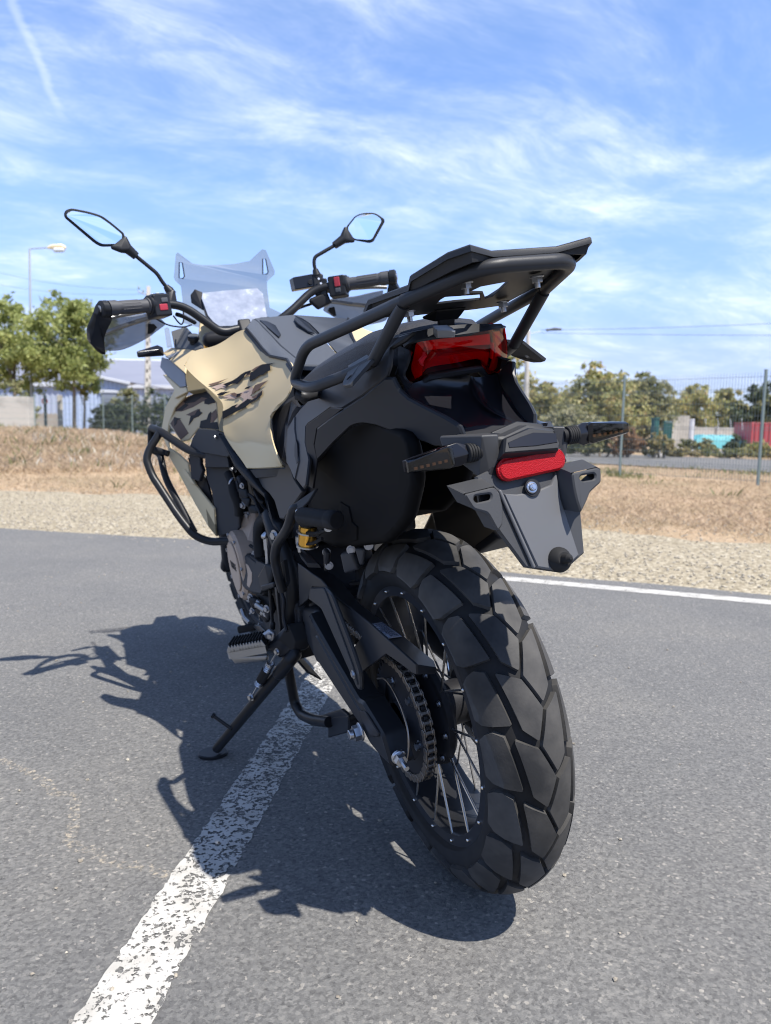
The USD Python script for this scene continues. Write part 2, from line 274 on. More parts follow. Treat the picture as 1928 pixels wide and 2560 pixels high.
gravel_m = usdkit.material(stage, '/World/Looks/gravel', {
    'tc': ('texture_coordinate', {}), 'v': ('voronoi_texture', {'scale': 55.0}), 'sc': ('separate_color', {}), 'n': ('noise_texture', {'scale': .9, 'detail': 5.0}),
    'r': ('rgb_ramp', {'ramp': [(0, (.15, .125, .082)), (.4, (.225, .19, .13)), (.8, (.29, .25, .178)), (1, (.39, .35, .27))]}), 'r2': ('rgb_ramp', {'ramp': [(0, (.85, .82, .76)), (.5, (1, 1, 1)), (1, (1.06, 1.05, 1.02))]}),
    'mu': ('mix', {'mix_type': 'multiply', 'fac': 1.0}), 'b': ('bump', {'strength': .9, 'distance': .007, 'invert': True}), 'p': ('principled_bsdf', {'roughness': .9, 'specular_ior_level': .2})},
    [('tc.object', 'v.vector'), ('v.color', 'sc.color'), ('sc.g', 'r.fac'), ('tc.object', 'n.vector'), ('n.fac', 'r2.fac'), ('r.color', 'mu.color1'), ('r2.color', 'mu.color2'), ('mu.color', 'p.base_color'),
     ('v.distance', 'b.height'), ('b.normal', 'p.normal')], surface='p.BSDF')
stone_m = usdkit.material(stage, '/World/Looks/gravel_stone', {'g': ('texture_coordinate', {}), 'w': ('noise_texture', {'scale': 45.0}), 'r': ('rgb_ramp', {'ramp': [(.25, (.14, .12, .095)), (.5, (.25, .22, .17)), (.75, (.38, .35, .29))]}), 'p': ('principled_bsdf', {'roughness': .85})},
    [('g.object', 'w.vector'), ('w.fac', 'r.fac'), ('r.color', 'p.base_color')], surface='p.BSDF')
soil = usdkit.material(stage, '/World/Looks/dry_soil', {
    'tc': ('texture_coordinate', {}), 'n': ('noise_texture', {'scale': .55, 'detail': 8.0, 'roughness': .65}), 'n2': ('noise_texture', {'scale': 14.0, 'detail': 6.0, 'roughness': .7}),
    'r': ('rgb_ramp', {'ramp': [(0, (.2, .19, .075)), (.38, (.28, .22, .135)), (.55, (.385, .285, .185)), (.75, (.45, .35, .235)), (1, (.38, .275, .19))]}), 'r2': ('rgb_ramp', {'ramp': [(.25, (.68, .66, .63)), (.6, (1.02, 1.02, 1.02)), (.8, (1.12, 1.12, 1.09))]}),
    'mu': ('mix', {'mix_type': 'multiply', 'fac': 1.0}), 'b': ('bump', {'strength': 1.0, 'distance': .05}), 'p': ('principled_bsdf', {'roughness': .95, 'specular_ior_level': .1})},
    [('tc.object', 'n.vector'), ('tc.object', 'n2.vector'), ('n.fac', 'r.fac'), ('n2.fac', 'r2.fac'), ('r.color', 'mu.color1'), ('r2.color', 'mu.color2'), ('mu.color', 'p.base_color'), ('n2.fac', 'b.height'), ('b.normal', 'p.normal')], surface='p.BSDF')
def leaf_mat(name, ramp, trans=.35, scale=9.0):
    return usdkit.material(stage, '/World/Looks/'+name, {'g': ('texture_coordinate', {}), 'w': ('noise_texture', {'scale': scale, 'detail': 2.0, 'roughness': .8}), 'k': ('map_range', {'from_min': .3, 'from_max': .7, 'clamp': True}), 'r': ('rgb_ramp', {'ramp': ramp}), 'd': ('principled_bsdf', {'roughness': .6, 'specular_ior_level': .3}), 't': ('translucent_bsdf', {}), 'm': ('mix_closure', {'fac': trans})},
        [('g.object', 'w.vector'), ('w.fac', 'k.value'), ('k.result', 'r.fac'), ('r.color', 'd.base_color'), ('r.color', 't.color'), ('d.BSDF', 'm.closure1'), ('t.BSDF', 'm.closure2')], surface='m.closure')
straw = leaf_mat('dry_straw', [(0, (.17, .155, .07)), (.15, (.30, .225, .14)), (.5, (.41, .305, .20)), (.85, (.51, .395, .275)), (1, (.33, .225, .16))], .25)
greenweed = leaf_mat('green_weed', [(0, (.08, .1, .03)), (.6, (.17, .18, .07)), (1, (.36, .34, .22))])
seedhead = leaf_mat('pale_seed_head', [(0, (.5, .44, .33)), (1, (.66, .6, .5))])

# ---------------------------------------------------------------- ground
def edge_pts(P, step=.25, amp=.05, seed=1):
    P = np.asarray(P, float); d = np.concatenate([[0], np.cumsum(np.linalg.norm(np.diff(P, axis=0), axis=1))]); s = np.arange(0, d[-1], step)
    Q = np.stack([np.interp(s, d, P[:, 0]), np.interp(s, d, P[:, 1])], 1); t = np.gradient(Q, axis=0); t /= np.linalg.norm(t, axis=1)[:, None]
    w = (meshkit.fbm(np.stack([s*1.3, s*0+seed, s*0], 1), 4, seed)-.5)*2*amp
    return Q+np.stack([-t[:, 1], t[:, 0]], 1)*w[:, None]
E_DIR = unit(np.array([-.72, .70])); E_PT = np.array([1.72, 2.42])          # far edge of the car park
def on_edge(s, off=0): return E_PT+E_DIR*s+np.array([.70, .72])*off/np.hypot(.7, .72)
asph_edge = edge_pts([on_edge(-60), on_edge(-3), on_edge(0), (.36, 4.02), (-1.16, 5.14), (-2.6, 6.3), (-40, 42)], .12, .06, 3)
grav_edge = edge_pts([(60, -60), (4.45, 3.2), (.275, 7.63), (-1.5, 9.1), (-40, 52)], .15, .75, 5)
MOUND = [((-1.0, 17.5), (4.4, 3.6), .40), ((-6.5, 17), (6, 4.4), .44), ((2.2, 14.8), (3.4, 2.6), .16)]
def terrain(x, y):
    z = -.03+.05*(meshkit.fbm(np.stack([x*.5, y*.5, x*0], -1), 4, 2)-.5)
    for (cx, cy), (a, b), h in MOUND: z = z+h*np.exp(-((x-cx)/a)**2-((y-cy)/b)**2)*(.8+.4*meshkit.fbm(np.stack([x*1.1, y*1.1, x*0], -1), 4, 9))
    return z
# polar grid that reaches the horizon
rr = np.concatenate([np.linspace(0, 3, 6), np.geomspace(3.4, 60, 95), np.geomspace(66, 2500, 24)]); aa = np.linspace(0, 2*np.pi, 361)[:-1]
gx, gy = CAM[0]+rr[:, None]*np.cos(aa), CAM[1]+rr[:, None]*np.sin(aa)
gz = terrain(gx.ravel(), gy.ravel()).reshape(gx.shape)
dist_edge = (gx-E_PT[0])*.7+(gy-E_PT[1])*.72            # >0 beyond the car park
gz = np.where(dist_edge < 2.6, -.05, np.minimum(gz, -.05+(np.maximum(dist_edge-2.6, 0))*.2)); gz = np.where(rr[:, None] > 45, -.05, gz)
ROAD_D = unit(np.array([-.4, .9165])); ROAD_N = np.array([.9165, .4]); ROAD_0 = np.array([14.2, 11.35])
droad = (gx-ROAD_0[0])*ROAD_N[0]+(gy-ROAD_0[1])*ROAD_N[1]
gz = np.where((droad > -.8) & (droad < 14), np.minimum(gz, -.05), gz)
GF = tri([[i*360+j, i*360+(j+1) % 360, (i+1)*360+(j+1) % 360, (i+1)*360+j] for i in range(len(rr)-1) for j in range(360)])[:, ::-1]
GV = np.stack([gx, gy, gz], -1).reshape(-1, 3)
if np.cross(GV[GF[500, 1]]-GV[GF[500, 0]], GV[GF[500, 2]]-GV[GF[500, 0]])[2] < 0: GF = GF[:, ::-1]
obj('ground', (GV, GF), soil, smooth=True, kind='structure')
def sheet(outer, z, mat_, name, **kw):
    P = np.asarray(outer, float); T = earcut(P); V = np.column_stack([P, np.full(len(P), z)])
    if np.cross(V[T[0, 1]]-V[T[0, 0]], V[T[0, 2]]-V[T[0, 0]])[2] < 0: T = T[:, ::-1]
    return obj(name, (V, T), mat_, smooth=False, **kw)
sheet(np.vstack([asph_edge, [(-45, -40), (40, -60)]]), 0.0, asphalt, 'car_park', kind='structure')
sheet(np.vstack([grav_edge, [(-60, 40), (-60, -45), (40, -70)]]), -.008, gravel_m, 'gravel_verge', kind='structure')
road = np.array([ROAD_0-ROAD_D*60, ROAD_0+ROAD_D*120, ROAD_0+ROAD_D*120+ROAD_N*9.5, ROAD_0-ROAD_D*60+ROAD_N*9.5])
sheet(road, -.02, asphalt, 'road', kind='structure')
# painted bay line under the motorcycle and the line along the far edge
def band(a, b, w0, w1, z, mat_, name, rough=.004, step=.006, **kw):
    a, b = np.array(a, float), np.array(b, float); n = max(int(np.linalg.norm(b-a)/step), 2); t = np.linspace(0, 1, n); d = unit(b-a); q = np.array([-d[1], d[0]])
    j = lambda s: (meshkit.fbm(np.stack([t*np.linalg.norm(b-a)*45, t*0+s, t*0], 1), 4, s)-.5)*2*rough
    Lp = a+np.outer(t, b-a)+np.outer(w0+j(1), q); Rp = a+np.outer(t, b-a)+np.outer(w1+j(8), q)
    V = np.column_stack([np.vstack([Lp, Rp]), np.full(2*n, z)]); k = np.arange(n-1)
    return obj(name, (V, tri(np.stack([k, n+k, n+k+1, k+1], 1))), mat_, smooth=False, **kw)
band((-.98, -.79), (.42, 1.69), .052, -.052, .0015, paint, 'painted_bay_line', .006, kind='structure')
band((3.6, .31), (.75, 3.08), .055, -.055, .0015, paint_clean, 'painted_edge_line', .004, .02, kind='structure')
# pale dusty trail on the asphalt and crumbs of stone
trail = [ground(*p)[:2] for p in ((0, 1900), (60, 1925), (110, 1950), (140, 1985), (190, 1990), (185, 2060), (172, 2105), (200, 2125), (230, 2125), (260, 2150), (300, 2165), (340, 2160), (400, 2185), (430, 2190))]
for a, b in zip(trail[:-1], trail[1:]): band(a, b+(b-a)*.05, .012, -.012, .001, dust, 'dust_streak', .007, .004, kind='structure')
def stones(pts, size, seed, mat_, name, **kw):
    rg = np.random.default_rng(seed); o = trimesh.creation.icosahedron() ; V, F = [], []
    v0 = o.vertices; k = len(v0)
    s = size*rg.uniform(.5, 1.5, (len(pts), 1, 1)); q = v0[None]*s*rg.uniform(.6, 1.2, (len(pts), k, 1))*np.array([1, 1, .65]); a = rg.uniform(0, 6.28, len(pts))
    x = q[..., 0]*np.cos(a)[:, None]-q[..., 1]*np.sin(a)[:, None]; y = q[..., 0]*np.sin(a)[:, None]+q[..., 1]*np.cos(a)[:, None]
    V = np.stack([x, y, q[..., 2]], -1)+np.asarray(pts)[:, None]; F = o.faces[None]+(np.arange(len(pts))*k)[:, None, None]
    return obj(name, (V.reshape(-1, 3), F.reshape(-1, 3)), mat_, smooth=False, **kw)
rg = np.random.default_rng(3)
sp = []
while len(sp) < 9000:
    s, o = rg.uniform(-6, 9), rg.gamma(1.6, .9)-.05
    p = on_edge(s, o-.1)
    if o < 4.6: sp.append((p[0], p[1], -.004))
stones(sp, .0085, 4, stone_m, 'gravel', kind='stuff', label='loose pale gravel stones on the verge beside the asphalt', category='gravel')
pc = [(x, y, .002) for x, y in rg.uniform((-1.6, -.5), (1.9, 3.4), (260, 2)) if (x-E_PT[0])*.7+(y-E_PT[1])*.72 < -.1]
stones(pc, .0035, 6, stone_m, 'grit', kind='stuff', label='tiny stone crumbs scattered over the grey asphalt', category='grit')

# grass: blades in tufts (two triangles a blade)
def blades(pts, h, w, lean, seed, per=7, spread=.05):
    rg = np.random.default_rng(seed); n = len(pts)*per; c = np.repeat(np.asarray(pts), per, 0)+np.column_stack([rg.normal(0, spread, (n, 2)), np.zeros(n)])
    hh = h*rg.uniform(.45, 1.3, n); a = rg.uniform(0, 6.283, n); dx = np.stack([np.cos(a), np.sin(a), 0*a], 1); b = rg.uniform(0, 6.283, n); ln = np.stack([np.cos(b), np.sin(b), 0*b], 1)*(lean*rg.uniform(.2, 1.2, n)*hh)[:, None]
    up = np.array([0, 0, 1.0])*hh[:, None]; W2 = dx*w*rg.uniform(.6, 1.3, n)[:, None]
    V = np.stack([c-W2, c+W2, c+up*.6+ln*.45+W2*.7, c+up+ln], 1).reshape(-1, 3); k = np.arange(n)[:, None]*4
    return V, np.vstack([k+np.array([[0, 1, 2]]), k+np.array([[0, 2, 3]])])
def zat(x, y):
    d = (x-E_PT[0])*.7+(y-E_PT[1])*.72
    return np.minimum(terrain(x, y), -.05+np.maximum(d-2.6, 0)*.2)
def scatter(n, lo, hi, seed, cond):
    rg = np.random.default_rng(seed); out = []
    while len(out) < n:
        r = lo*(hi/lo)**rg.random(4000); u = rg.uniform(-150, 2080, 4000); d = np.array([ray(x, 1072+.019*(x-964))[:2] for x in u]); d /= np.linalg.norm(d, axis=1)[:, None]
        x, y = CAM[0]+d[:, 0]*r, CAM[1]+d[:, 1]*r
        k = cond(x, y, rg); out += list(zip(x[k], y[k]))
    P = np.array(out[:n]); return np.column_stack([P, zat(P[:, 0], P[:, 1])-.01])
de = lambda x, y: (x-E_PT[0])*.7+(y-E_PT[1])*.72
dr = lambda x, y: (x-ROAD_0[0])*ROAD_N[0]+(y-ROAD_0[1])*ROAD_N[1]
patchy = lambda x, y, s, t: meshkit.fbm(np.stack([x*s, y*s, x*0+3], -1), 4, 11) > t
field = lambda x, y, rg: (de(x, y)-2.9+.8*meshkit.fbm(np.stack([x, y, x*0], -1), 3, 4) > rg.exponential(.5, len(x))) & (dr(x, y) < -.2)
g1 = blades(scatter(15000, 7.0, 34, 21, field), .045, .0034, 1.6, 31, 8, .26)
mound = lambda x, y, rg: (x < 4.5) & (y > 11.5) & (dr(x, y) < -.3) & (de(x, y) > 4)
g2 = blades(scatter(6500, 11, 30, 22, mound), .115, .0045, 1.3, 32, 12, .22)
g6 = blades(scatter(1500, 6.2, 12, 27, lambda x, y, rg: (de(x, y) > .3) & (rg.exponential(1.1, len(x)) > 3.4-de(x, y))), .04, .004, 1.4, 36, 5, .1)
obj('dry_grass', cat(g1, g2, g6), straw, smooth=False, kind='stuff', label='dry straw coloured grass covering the field before the fence', category='grass')
g3 = blades(scatter(700, 7.5, 30, 23, lambda x, y, rg: field(x, y, rg) & patchy(x, y, .7, .57)), .12, .009, .8, 33, 12, .1)
g4 = blades(scatter(70, 12, 22, 24, mound), .2, .012, .6, 34, 16, .12)
obj('green_weeds', cat(g3, g4), greenweed, smooth=False, kind='stuff', label='sparse green weeds growing among the dry grass', category='weeds')
g5 = blades(scatter(420, 11, 26, 25, lambda x, y, rg: mound(x, y, rg) & patchy(x, y, 1.2, .52)), .17, .02, .5, 35, 3, .06)
obj('pale_seed_heads', g5, seedhead, smooth=False, kind='stuff', label='pale dried seed heads on the grassy mound', category='weeds')

# ---------------------------------------------------------------- background: fence, poles, sheds, trees
fence_m = mat('green_coated_steel', (.15, .19, .18), .5)
galv = mat('galvanised_steel', (.33, .34, .34), .5, .4)
concrete = mat('concrete', (.40, .375, .335), .9, bump=(30, .3, .02), var=(1.6, (.27, .25, .22), .45, .75))
concrete_pale = mat('pale_concrete', (.40, .375, .335), .9, bump=(20, .3, .02), var=(1.1, (.24, .225, .2), .48, .72))
F_DIR = unit(np.array([-.372, .928])); F_0 = ground(1895, 1211)[:2]
def fence(x0, d, n, label, skip_first=False):
    t = thing('mesh_fence', label, 'fence')
    for i in range(n+1):
        p = x0+d*2.5*i; h = 1.88
        if not (skip_first and i == 0):
            po = obj('post', cat(box((p[0], p[1], h/2-.1), (.038, .038, h+.2))), fence_m, t)
            obj('post_cap', hull([(p[0]+sx*.019, p[1]+sy*.019, h+z_) for sx in (-1, 1) for sy in (-1, 1) for z_ in (.003, .012)], .004), fence_m, po)
        if i == n: break
        ws = []
        for k in range(50):
            q = p+d*(.05*(k+.5)); ws.append(box((q[0], q[1], .94), (.0042, .0042, 1.82)))
        for z_ in (.06, .26, .3, .5, .7, .9, .94, 1.14, 1.34, 1.54, 1.58, 1.78):
            a, b = p+d*.03, p+d*2.47; ws.append(tube([(a[0], a[1], z_), (b[0], b[1], z_)], .0032, 4))
        obj('mesh_panel', cat(ws), fence_m, t, smooth=False)
fence(F_0-F_DIR*2.5, F_DIR, 11, 'long green wire mesh fence on thin posts along the road, running off to the left')
c_ = F_0+F_DIR*25.0
fence(c_, unit(np.array([-.93, -.05])), 4, 'green wire mesh fence behind the mound, between the concrete block wall and the trees', True)

# road light far left
LD = 40.0
b0 = spot(80, LD, 1086); top = far(74, 622, LD)
t = thing('street_lamp', 'tall slim grey street lamp with one arm and pale yellowed head, behind the left trees', 'street lamp')
obj('pole', tube([(b0[0], b0[1], 0), (top[0], top[1], top[2])], [.085, .045], 12), galv, t)
obj('base_plate', box((b0[0], b0[1], .02), (.3, .3, .04), .005), galv, t)
a1 = far(120, 619, LD); obj('arm', tube([top, a1], .03, 8), galv, t)
a2 = far(161, 619, LD); dl = a2-a1; lampcream = mat('yellowed_plastic', (.62, .52, .33), .5)
hd = obj('lamp_head', hull([a1, a1+dl*.3+[0, 0, .07], a1+dl*.8+[0, 0, .1], a2+[0, 0, .02], a1+dl*.3+[0, 0, -.03], a2+[0, 0, -.03]], [.06, .1, .1, .09, .08, .08]), lampcream, t)
obj('lamp_bowl', hull([a1+dl*.45+[0, 0, -.12], a1+dl*.9+[0, 0, -.12]], [.13, .12]), mat('frosted_bowl', (.55, .57, .58), .3), hd)

# concrete power pole with its wires
PD = 46.0
pt, pb = far(371, 716, PD), spot(368, PD, 1085)
t = thing('power_pole', 'tall square concrete power pole with step holes, left of the motorcycle behind the fence', 'utility pole')
w_ = .2
obj('shaft', hull([(pb[0]+sx*w_, pb[1]+sy*w_, 0) for sx in (-1, 1) for sy in (-1, 1)]+[(pt[0]+sx*.1, pt[1]+sy*.1, pt[2]) for sx in (-1, 1) for sy in (-1, 1)], .01), concrete, t)
dv = unit(np.array([CAM[0]-pb[0], CAM[1]-pb[1], 0])); dark = mat('dark_recess', (.06, .055, .05), .9)
for k in range(14):
    f_ = .08+.06*k; q = pb+(pt-pb)*f_; ww = w_*(1-f_)+.1*f_
    obj('step_hole', box((q[0]-.35*ww, q[1]-ww-.008, q[2]), (.1, .03, .22), .004), dark, t)
    obj('edge_rib', box((q[0]+ww*.82, q[1]-ww-.02, q[2]+.27), (.07, .06, .24), .004), concrete, t)
wire_m = mat('overhead_wire', (.05, .05, .055), .6)
ca, cb = far(344, 728, PD), far(378, 742, PD)
obj('crossarm', tube([ca, cb], .04, 8), galv, t)
for q in (far(347, 722, PD), far(358, 730, PD), far(372, 722, PD)): obj('insulator', lathe([(0, .16), (.05, .15), (.07, .09), (.04, .07), (.07, .03), (.045, -.02), (0, -.03)], 10, q, 'z'), mat('insulator_glass', (.25, .3, .28), .2) if not stage.GetPrimAtPath('/World/Looks/insulator_glass') else UsdShade.Material.Get(stage, '/World/Looks/insulator_glass'), t)
def wire(a, b, sag, name='overhead_wire', label='', r=.008, grp=None):
    s = np.linspace(0, 1, 16)[:, None]; P = a+(b-a)*s; P[:, 2] -= (4*sag*s*(1-s))[:, 0]
    obj(name, tube(P, r, 5), wire_m, label=label, category='wire', group=grp)
wire(far(350, 724, PD), far(-90, 655, 60), .5, label='upper thin power wire running left from the concrete pole past the street lamp')
wire(far(360, 735, PD), far(-90, 690, 60), .5, label='lower thin power wire running left from the concrete pole past the street lamp')

# slim pole and wires on the right
RD = 34.0
pb, pt = spot(1312, RD, 1110), far(1321, 826, RD)
t = thing('telephone_pole', 'slim pale concrete pole standing among the right-hand trees behind the tail light', 'utility pole')
obj('shaft', tube([(pb[0], pb[1], 0), pt], [.15, .09], 10), concrete, t)
obj('cap', tube([pt, pt+[0, 0, .05]], [.095, .06], 10), galv, t)
obj('crossarm', tube([far(1306, 836, RD), far(1352, 829, RD)], .018, 6), galv, t)
wire(far(1352, 825, RD), far(1990, 806, 30), .05, label='upper power wire crossing the sky from the slim pole to the right edge')
wire(far(1352, 832, RD), far(1990, 838, 30), .03, label='lower power wire crossing the sky from the slim pole to the right edge')
t = thing('cable_joint', 'dark cable joint hanging on the upper wire beside the luggage rack lug', 'cable joint')
q = far(1387, 824, RD); e = unit(far(1410, 823, RD)-q)
obj('sleeve', hull([q-e*.28, q+e*.28, q+[0, 0, .05]], [.045, .05, .05]), wire_m, t); obj('clamp', hull([q-e*.35, q-e*.3], .06), wire_m, t)
t = thing('short_post', 'short grey wooden post standing behind the tail, left of the slim pole', 'post')
q = spot(1277, 30, 1110); obj('post', tube([(q[0], q[1], 0), far(1277, 958, 30)], [.09, .075], 9), concrete, t)
obj('post_top', tube([far(1277, 958, 30), far(1277, 956, 30)], [.085, .03], 9), galv, t)

# wall of stacked concrete blocks, far left
BD = 33.0
t = thing('block_wall', 'two-course wall of big pale concrete blocks at the far left edge', 'wall')
bx = far(72, 1070, BD); wdir = unit(np.array([RIGHT[0], RIGHT[1], 0])); back = np.array([-wdir[1], wdir[0], 0])
ztop = height(72, 993, BD); hh = ztop/2
for r_ in range(2):
    for k in range(3):
        w = 1.6; off = (.0 if r_ else -.62)+k*w
        if r_ == 0 and k == 0: w0, w1 = 0, .98
        elif r_ == 0: w0, w1 = .98+(k-1)*1.6, .98+k*1.6
        else: w0, w1 = k*1.75, (k+1)*1.75
        lo, hi = bx-wdir*(w1-.012), bx-wdir*(w0+.012); z0, z1 = r_*hh+.01, (r_+1)*hh-.012
        obj('concrete_block', hull([(p[0]+bb[0], p[1]+bb[1], z_) for p in (lo, hi) for bb in (back*0, back*.6) for z_ in (z0, z1)], .02), concrete_pale, t)

# big pale warehouse and the small gabled shed before it
sheet_m = usdkit.material(stage, '/World/Looks/pale_cladding', {'p': ('principled_bsdf', {'base_color': (.30, .335, .42), 'roughness': .5})}, [], surface='p.BSDF')
roof_m = mat('pale_roof_sheet', (.15, .157, .195), .7, var=(.15, (.175, .182, .22), .4, .7))
trim_m = mat('shed_trim', (.46, .475, .5), .5); dark_open = mat('shed_opening', (.16, .18, .22), .7); wood_m = mat('weathered_boards', (.27, .23, .19), .9, var=(.5, (.36, .31, .26), .4, .7))
def ribbed(o, u_, n_, w, h0, h1, pitch, dep=.035):
    """corrugated wall: along u_, facing n_; h0, h1 may be functions of the distance along"""
    s = []; x = 0.0
    while x < w-1e-6:
        s += [(x, 0), (x+pitch*.45, 0), (x+pitch*.55, 1), (x+pitch*.9, 1)]; x += pitch
    V, F = [], []
    for i, (x, k) in enumerate(s):
        p = np.asarray(o)+np.asarray(u_)*min(x, w)+np.asarray(n_)*dep*k
        V += [(p[0], p[1], h0(x) if callable(h0) else h0), (p[0], p[1], h1(x) if callable(h1) else h1)]
    k = np.arange(len(s)-1)*2
    return np.array(V), tri(np.stack([k, k+2, k+3, k+1], 1))
WD = 75.0
wd = wdir; nrm = -back
t = thing('warehouse', 'large pale grey warehouse with a low pitched sheet roof behind the left trees', 'building')
o = far(-150, 1075, WD); e = far(520, 1075, WD); wl = np.linalg.norm((e-o)[:2]); ze = height(300, 962, WD)
P0 = np.array([o[0], o[1], 0])
obj('wall', ribbed(P0, wd, nrm, wl, -.1, ze, .55, .06), sheet_m, t, smooth=False)
bk = back*22; rz = height(300, 905, WD+20)
rp = [P0+nrm*.3+[0, 0, ze], P0+wd*wl+nrm*.3+[0, 0, ze], P0+wd*wl+bk+[0, 0, rz+.3], P0+bk+[0, 0, rz+.3]]
rf = obj('roof', panel(rp, .12, (0, 0, 1), .01), roof_m, t)
obj('fascia', hull([P0+nrm*.32+[0, 0, ze-.02], P0+wd*wl+nrm*.32+[0, 0, ze-.02], P0+nrm*.32+[0, 0, ze-.32], P0+wd*wl+nrm*.32+[0, 0, ze-.32]], .02), trim_m, rf)
obj('ridge_cap', tube([P0+bk+[0, 0, rz+.32], P0+bk+wd*wl+[0, 0, rz+.32]], .16, 6), trim_m, rf)
obj('end_wall', panel([P0+wd*wl+[0, 0, 0], P0+wd*wl+[0, 0, ze-.2], P0+wd*wl+bk+[0, 0, rz-.1], P0+wd*wl+bk], .1, wd, .01), sheet_m, t)
for k in range(5):
    a = P0+wd*(4+k*5.2)+nrm*.12; obj('downpipe', tube([a+[0, 0, 0], a+[0, 0, ze-.35]], .07, 6), trim_m, t)
SD = 58.0
t = thing('gabled_shed', 'small gabled shed of blue-white corrugated sheets between the trees and the hedge', 'building')
L0, R0 = far(150, 1075, SD), far(322, 1075, SD); sw = np.linalg.norm((R0-L0)[:2]); P0 = np.array([L0[0], L0[1], 0])
ze, za = height(240, 962, SD), height(275, 942, SD)
gab = lambda x: za-(za-ze)*abs(x/sw-.62)/.62
shed_m = mat('blue_white_cladding', (.34, .40, .52), .45)
obj('front_wall', ribbed(P0, wd, nrm, sw, -.05, gab, .32, .05), shed_m, t, smooth=False)
zl = height(270, 982, SD)
obj('lintel', hull([P0+wd*(sw*.58)+nrm*.14+[0, 0, zl], P0+wd*(sw*.97)+nrm*.14+[0, 0, zl], P0+wd*(sw*.58)+nrm*.14+[0, 0, zl+.18], P0+wd*(sw*.97)+nrm*.14+[0, 0, zl+.18]], .03), trim_m, t)
obj('door_opening', box(P0+wd*(sw*.78)+nrm*.02+[0, 0, zl*.75], (.1, .1, .1)), dark_open, t) if False else obj('door', hull([P0+wd*(sw*a)+nrm*.1+[0, 0, z_] for a in (.62, .95) for z_ in (zl*.45, zl-.1)], .02), dark_open, t)
for a, b in ((-.05, .62), (.62, 1.05)):
    z0, z1 = gab(a*sw), gab(b*sw)
    rf = obj('roof', panel([P0+wd*(sw*a)+nrm*.35+[0, 0, z0+.05], P0+wd*(sw*b)+nrm*.35+[0, 0, z1+.05], P0+wd*(sw*b)+back*9+[0, 0, z1+.05], P0+wd*(sw*a)+back*9+[0, 0, z0+.05]], .08, (0, 0, 1), .01), roof_m, t)
    obj('verge', hull([P0+wd*(sw*a)+nrm*.38+[0, 0, z0], P0+wd*(sw*b)+nrm*.38+[0, 0, z1], P0+wd*(sw*a)+nrm*.38+[0, 0, z0-.16], P0+wd*(sw*b)+nrm*.38+[0, 0, z1-.16]], .03), trim_m, rf)
t = thing('board_fence', 'low weathered wooden board fence in front of the warehouse wall', 'fence')
q0 = far(84, 1075, 50); q1 = far(152, 1075, 50); zt = height(120, 1034, 50); n = 20
for k in range(n):
    a, b = q0+(q1-q0)*(k/n), q0+(q1-q0)*((k+.86)/n)
    obj('board', hull([(p[0]+bb[0], p[1]+bb[1], z_) for p in (a, b) for bb in (back*0, back*.03) for z_ in (0.02, zt+.05*math.sin(k*2.1))], .006), wood_m, t)
for z_ in (.35*zt, .8*zt): obj('rail', tube([(q0[0]+back[0]*.08, q0[1]+back[1]*.08, z_), (q1[0]+back[0]*.08, q1[1]+back[1]*.08, z_)], .04, 5), wood_m, t)
def post_thing(u, vt, dist, r, m_, label, nm='concrete_post', square=True):
    q = spot(u, dist, 1080); zt = height(u, vt, dist); t = thing(nm, label, 'post')
    obj('post', hull([(q[0]+sx*r, q[1]+sy*r, z_) for sx in (-1, 1) for sy in (-1, 1) for z_ in (0, zt-.03)], .008), m_, t)
    obj('post_top', hull([(q[0]+sx*r*.7, q[1]+sy*r*.7, zt-.02) for sx in (-1, 1) for sy in (-1, 1)]+[(q[0], q[1], zt)], .008), m_, t)
    return t
post_thing(152, 988, 44, .14, concrete_pale, 'pale square concrete post in front of the warehouse, left of the bare tree trunk')
post_thing(327, 1024, 44, .14, concrete_pale, 'short pale concrete post at the foot of the dark hedge')
steel_dark = mat('dark_painted_post', (.03, .05, .06), .5)
t = post_thing(115, 988, 40, .07, steel_dark, 'dark slim post carrying a small round red and white sign', 'sign_post')
q = far(112, 1003, 39.85); obj('sign_disc', tube([q, q-back*.03], .17, 20), mat('sign_red', (.55, .12, .1), .5), t); obj('sign_face', tube([q-back*.031, q-back*.036], .11, 20), mat('sign_white', (.7, .66, .64), .5), t)

# ---- trees and bushes
bark = mat('bark', (.13, .105, .08), .9, bump=(25, .6, .02), var=(6, (.2, .17, .13), .4, .7))
LM = {'bright': leaf_mat('leaf_yellow_green', [(0, (.13, .15, .04)), (.45, (.29, .33, .11)), (1, (.46, .46, .19))], .5, 2.2),
      'olive': leaf_mat('leaf_olive', [(0, (.10, .12, .05)), (.5, (.22, .22, .10)), (1, (.35, .31, .16))], .3, 2.0),
      'dark': leaf_mat('leaf_dark', [(0, (.03, .046, .024)), (.5, (.068, .088, .042)), (1, (.13, .145, .07))], .25, 2.0),
      'pale': leaf_mat('leaf_pale_flowering', [(0, (.12, .13, .05)), (.4, (.27, .26, .13)), (1, (.5, .46, .3))], .3, 3.0),
      'autumn': leaf_mat('leaf_dry_green', [(0, (.13, .15, .05)), (.4, (.29, .29, .11)), (.75, (.42, .36, .16)), (1, (.42, .27, .13))], .35, 2.5),
      'brown': leaf_mat('leaf_withered', [(0, (.1, .06, .03)), (.5, (.22, .12, .06)), (1, (.33, .2, .11))], .25, 3.0),
      'reed': leaf_mat('leaf_reed', [(0, (.12, .13, .04)), (.5, (.3, .25, .11)), (1, (.42, .33, .17))], .3, 3.0)}
DENS = 1.5
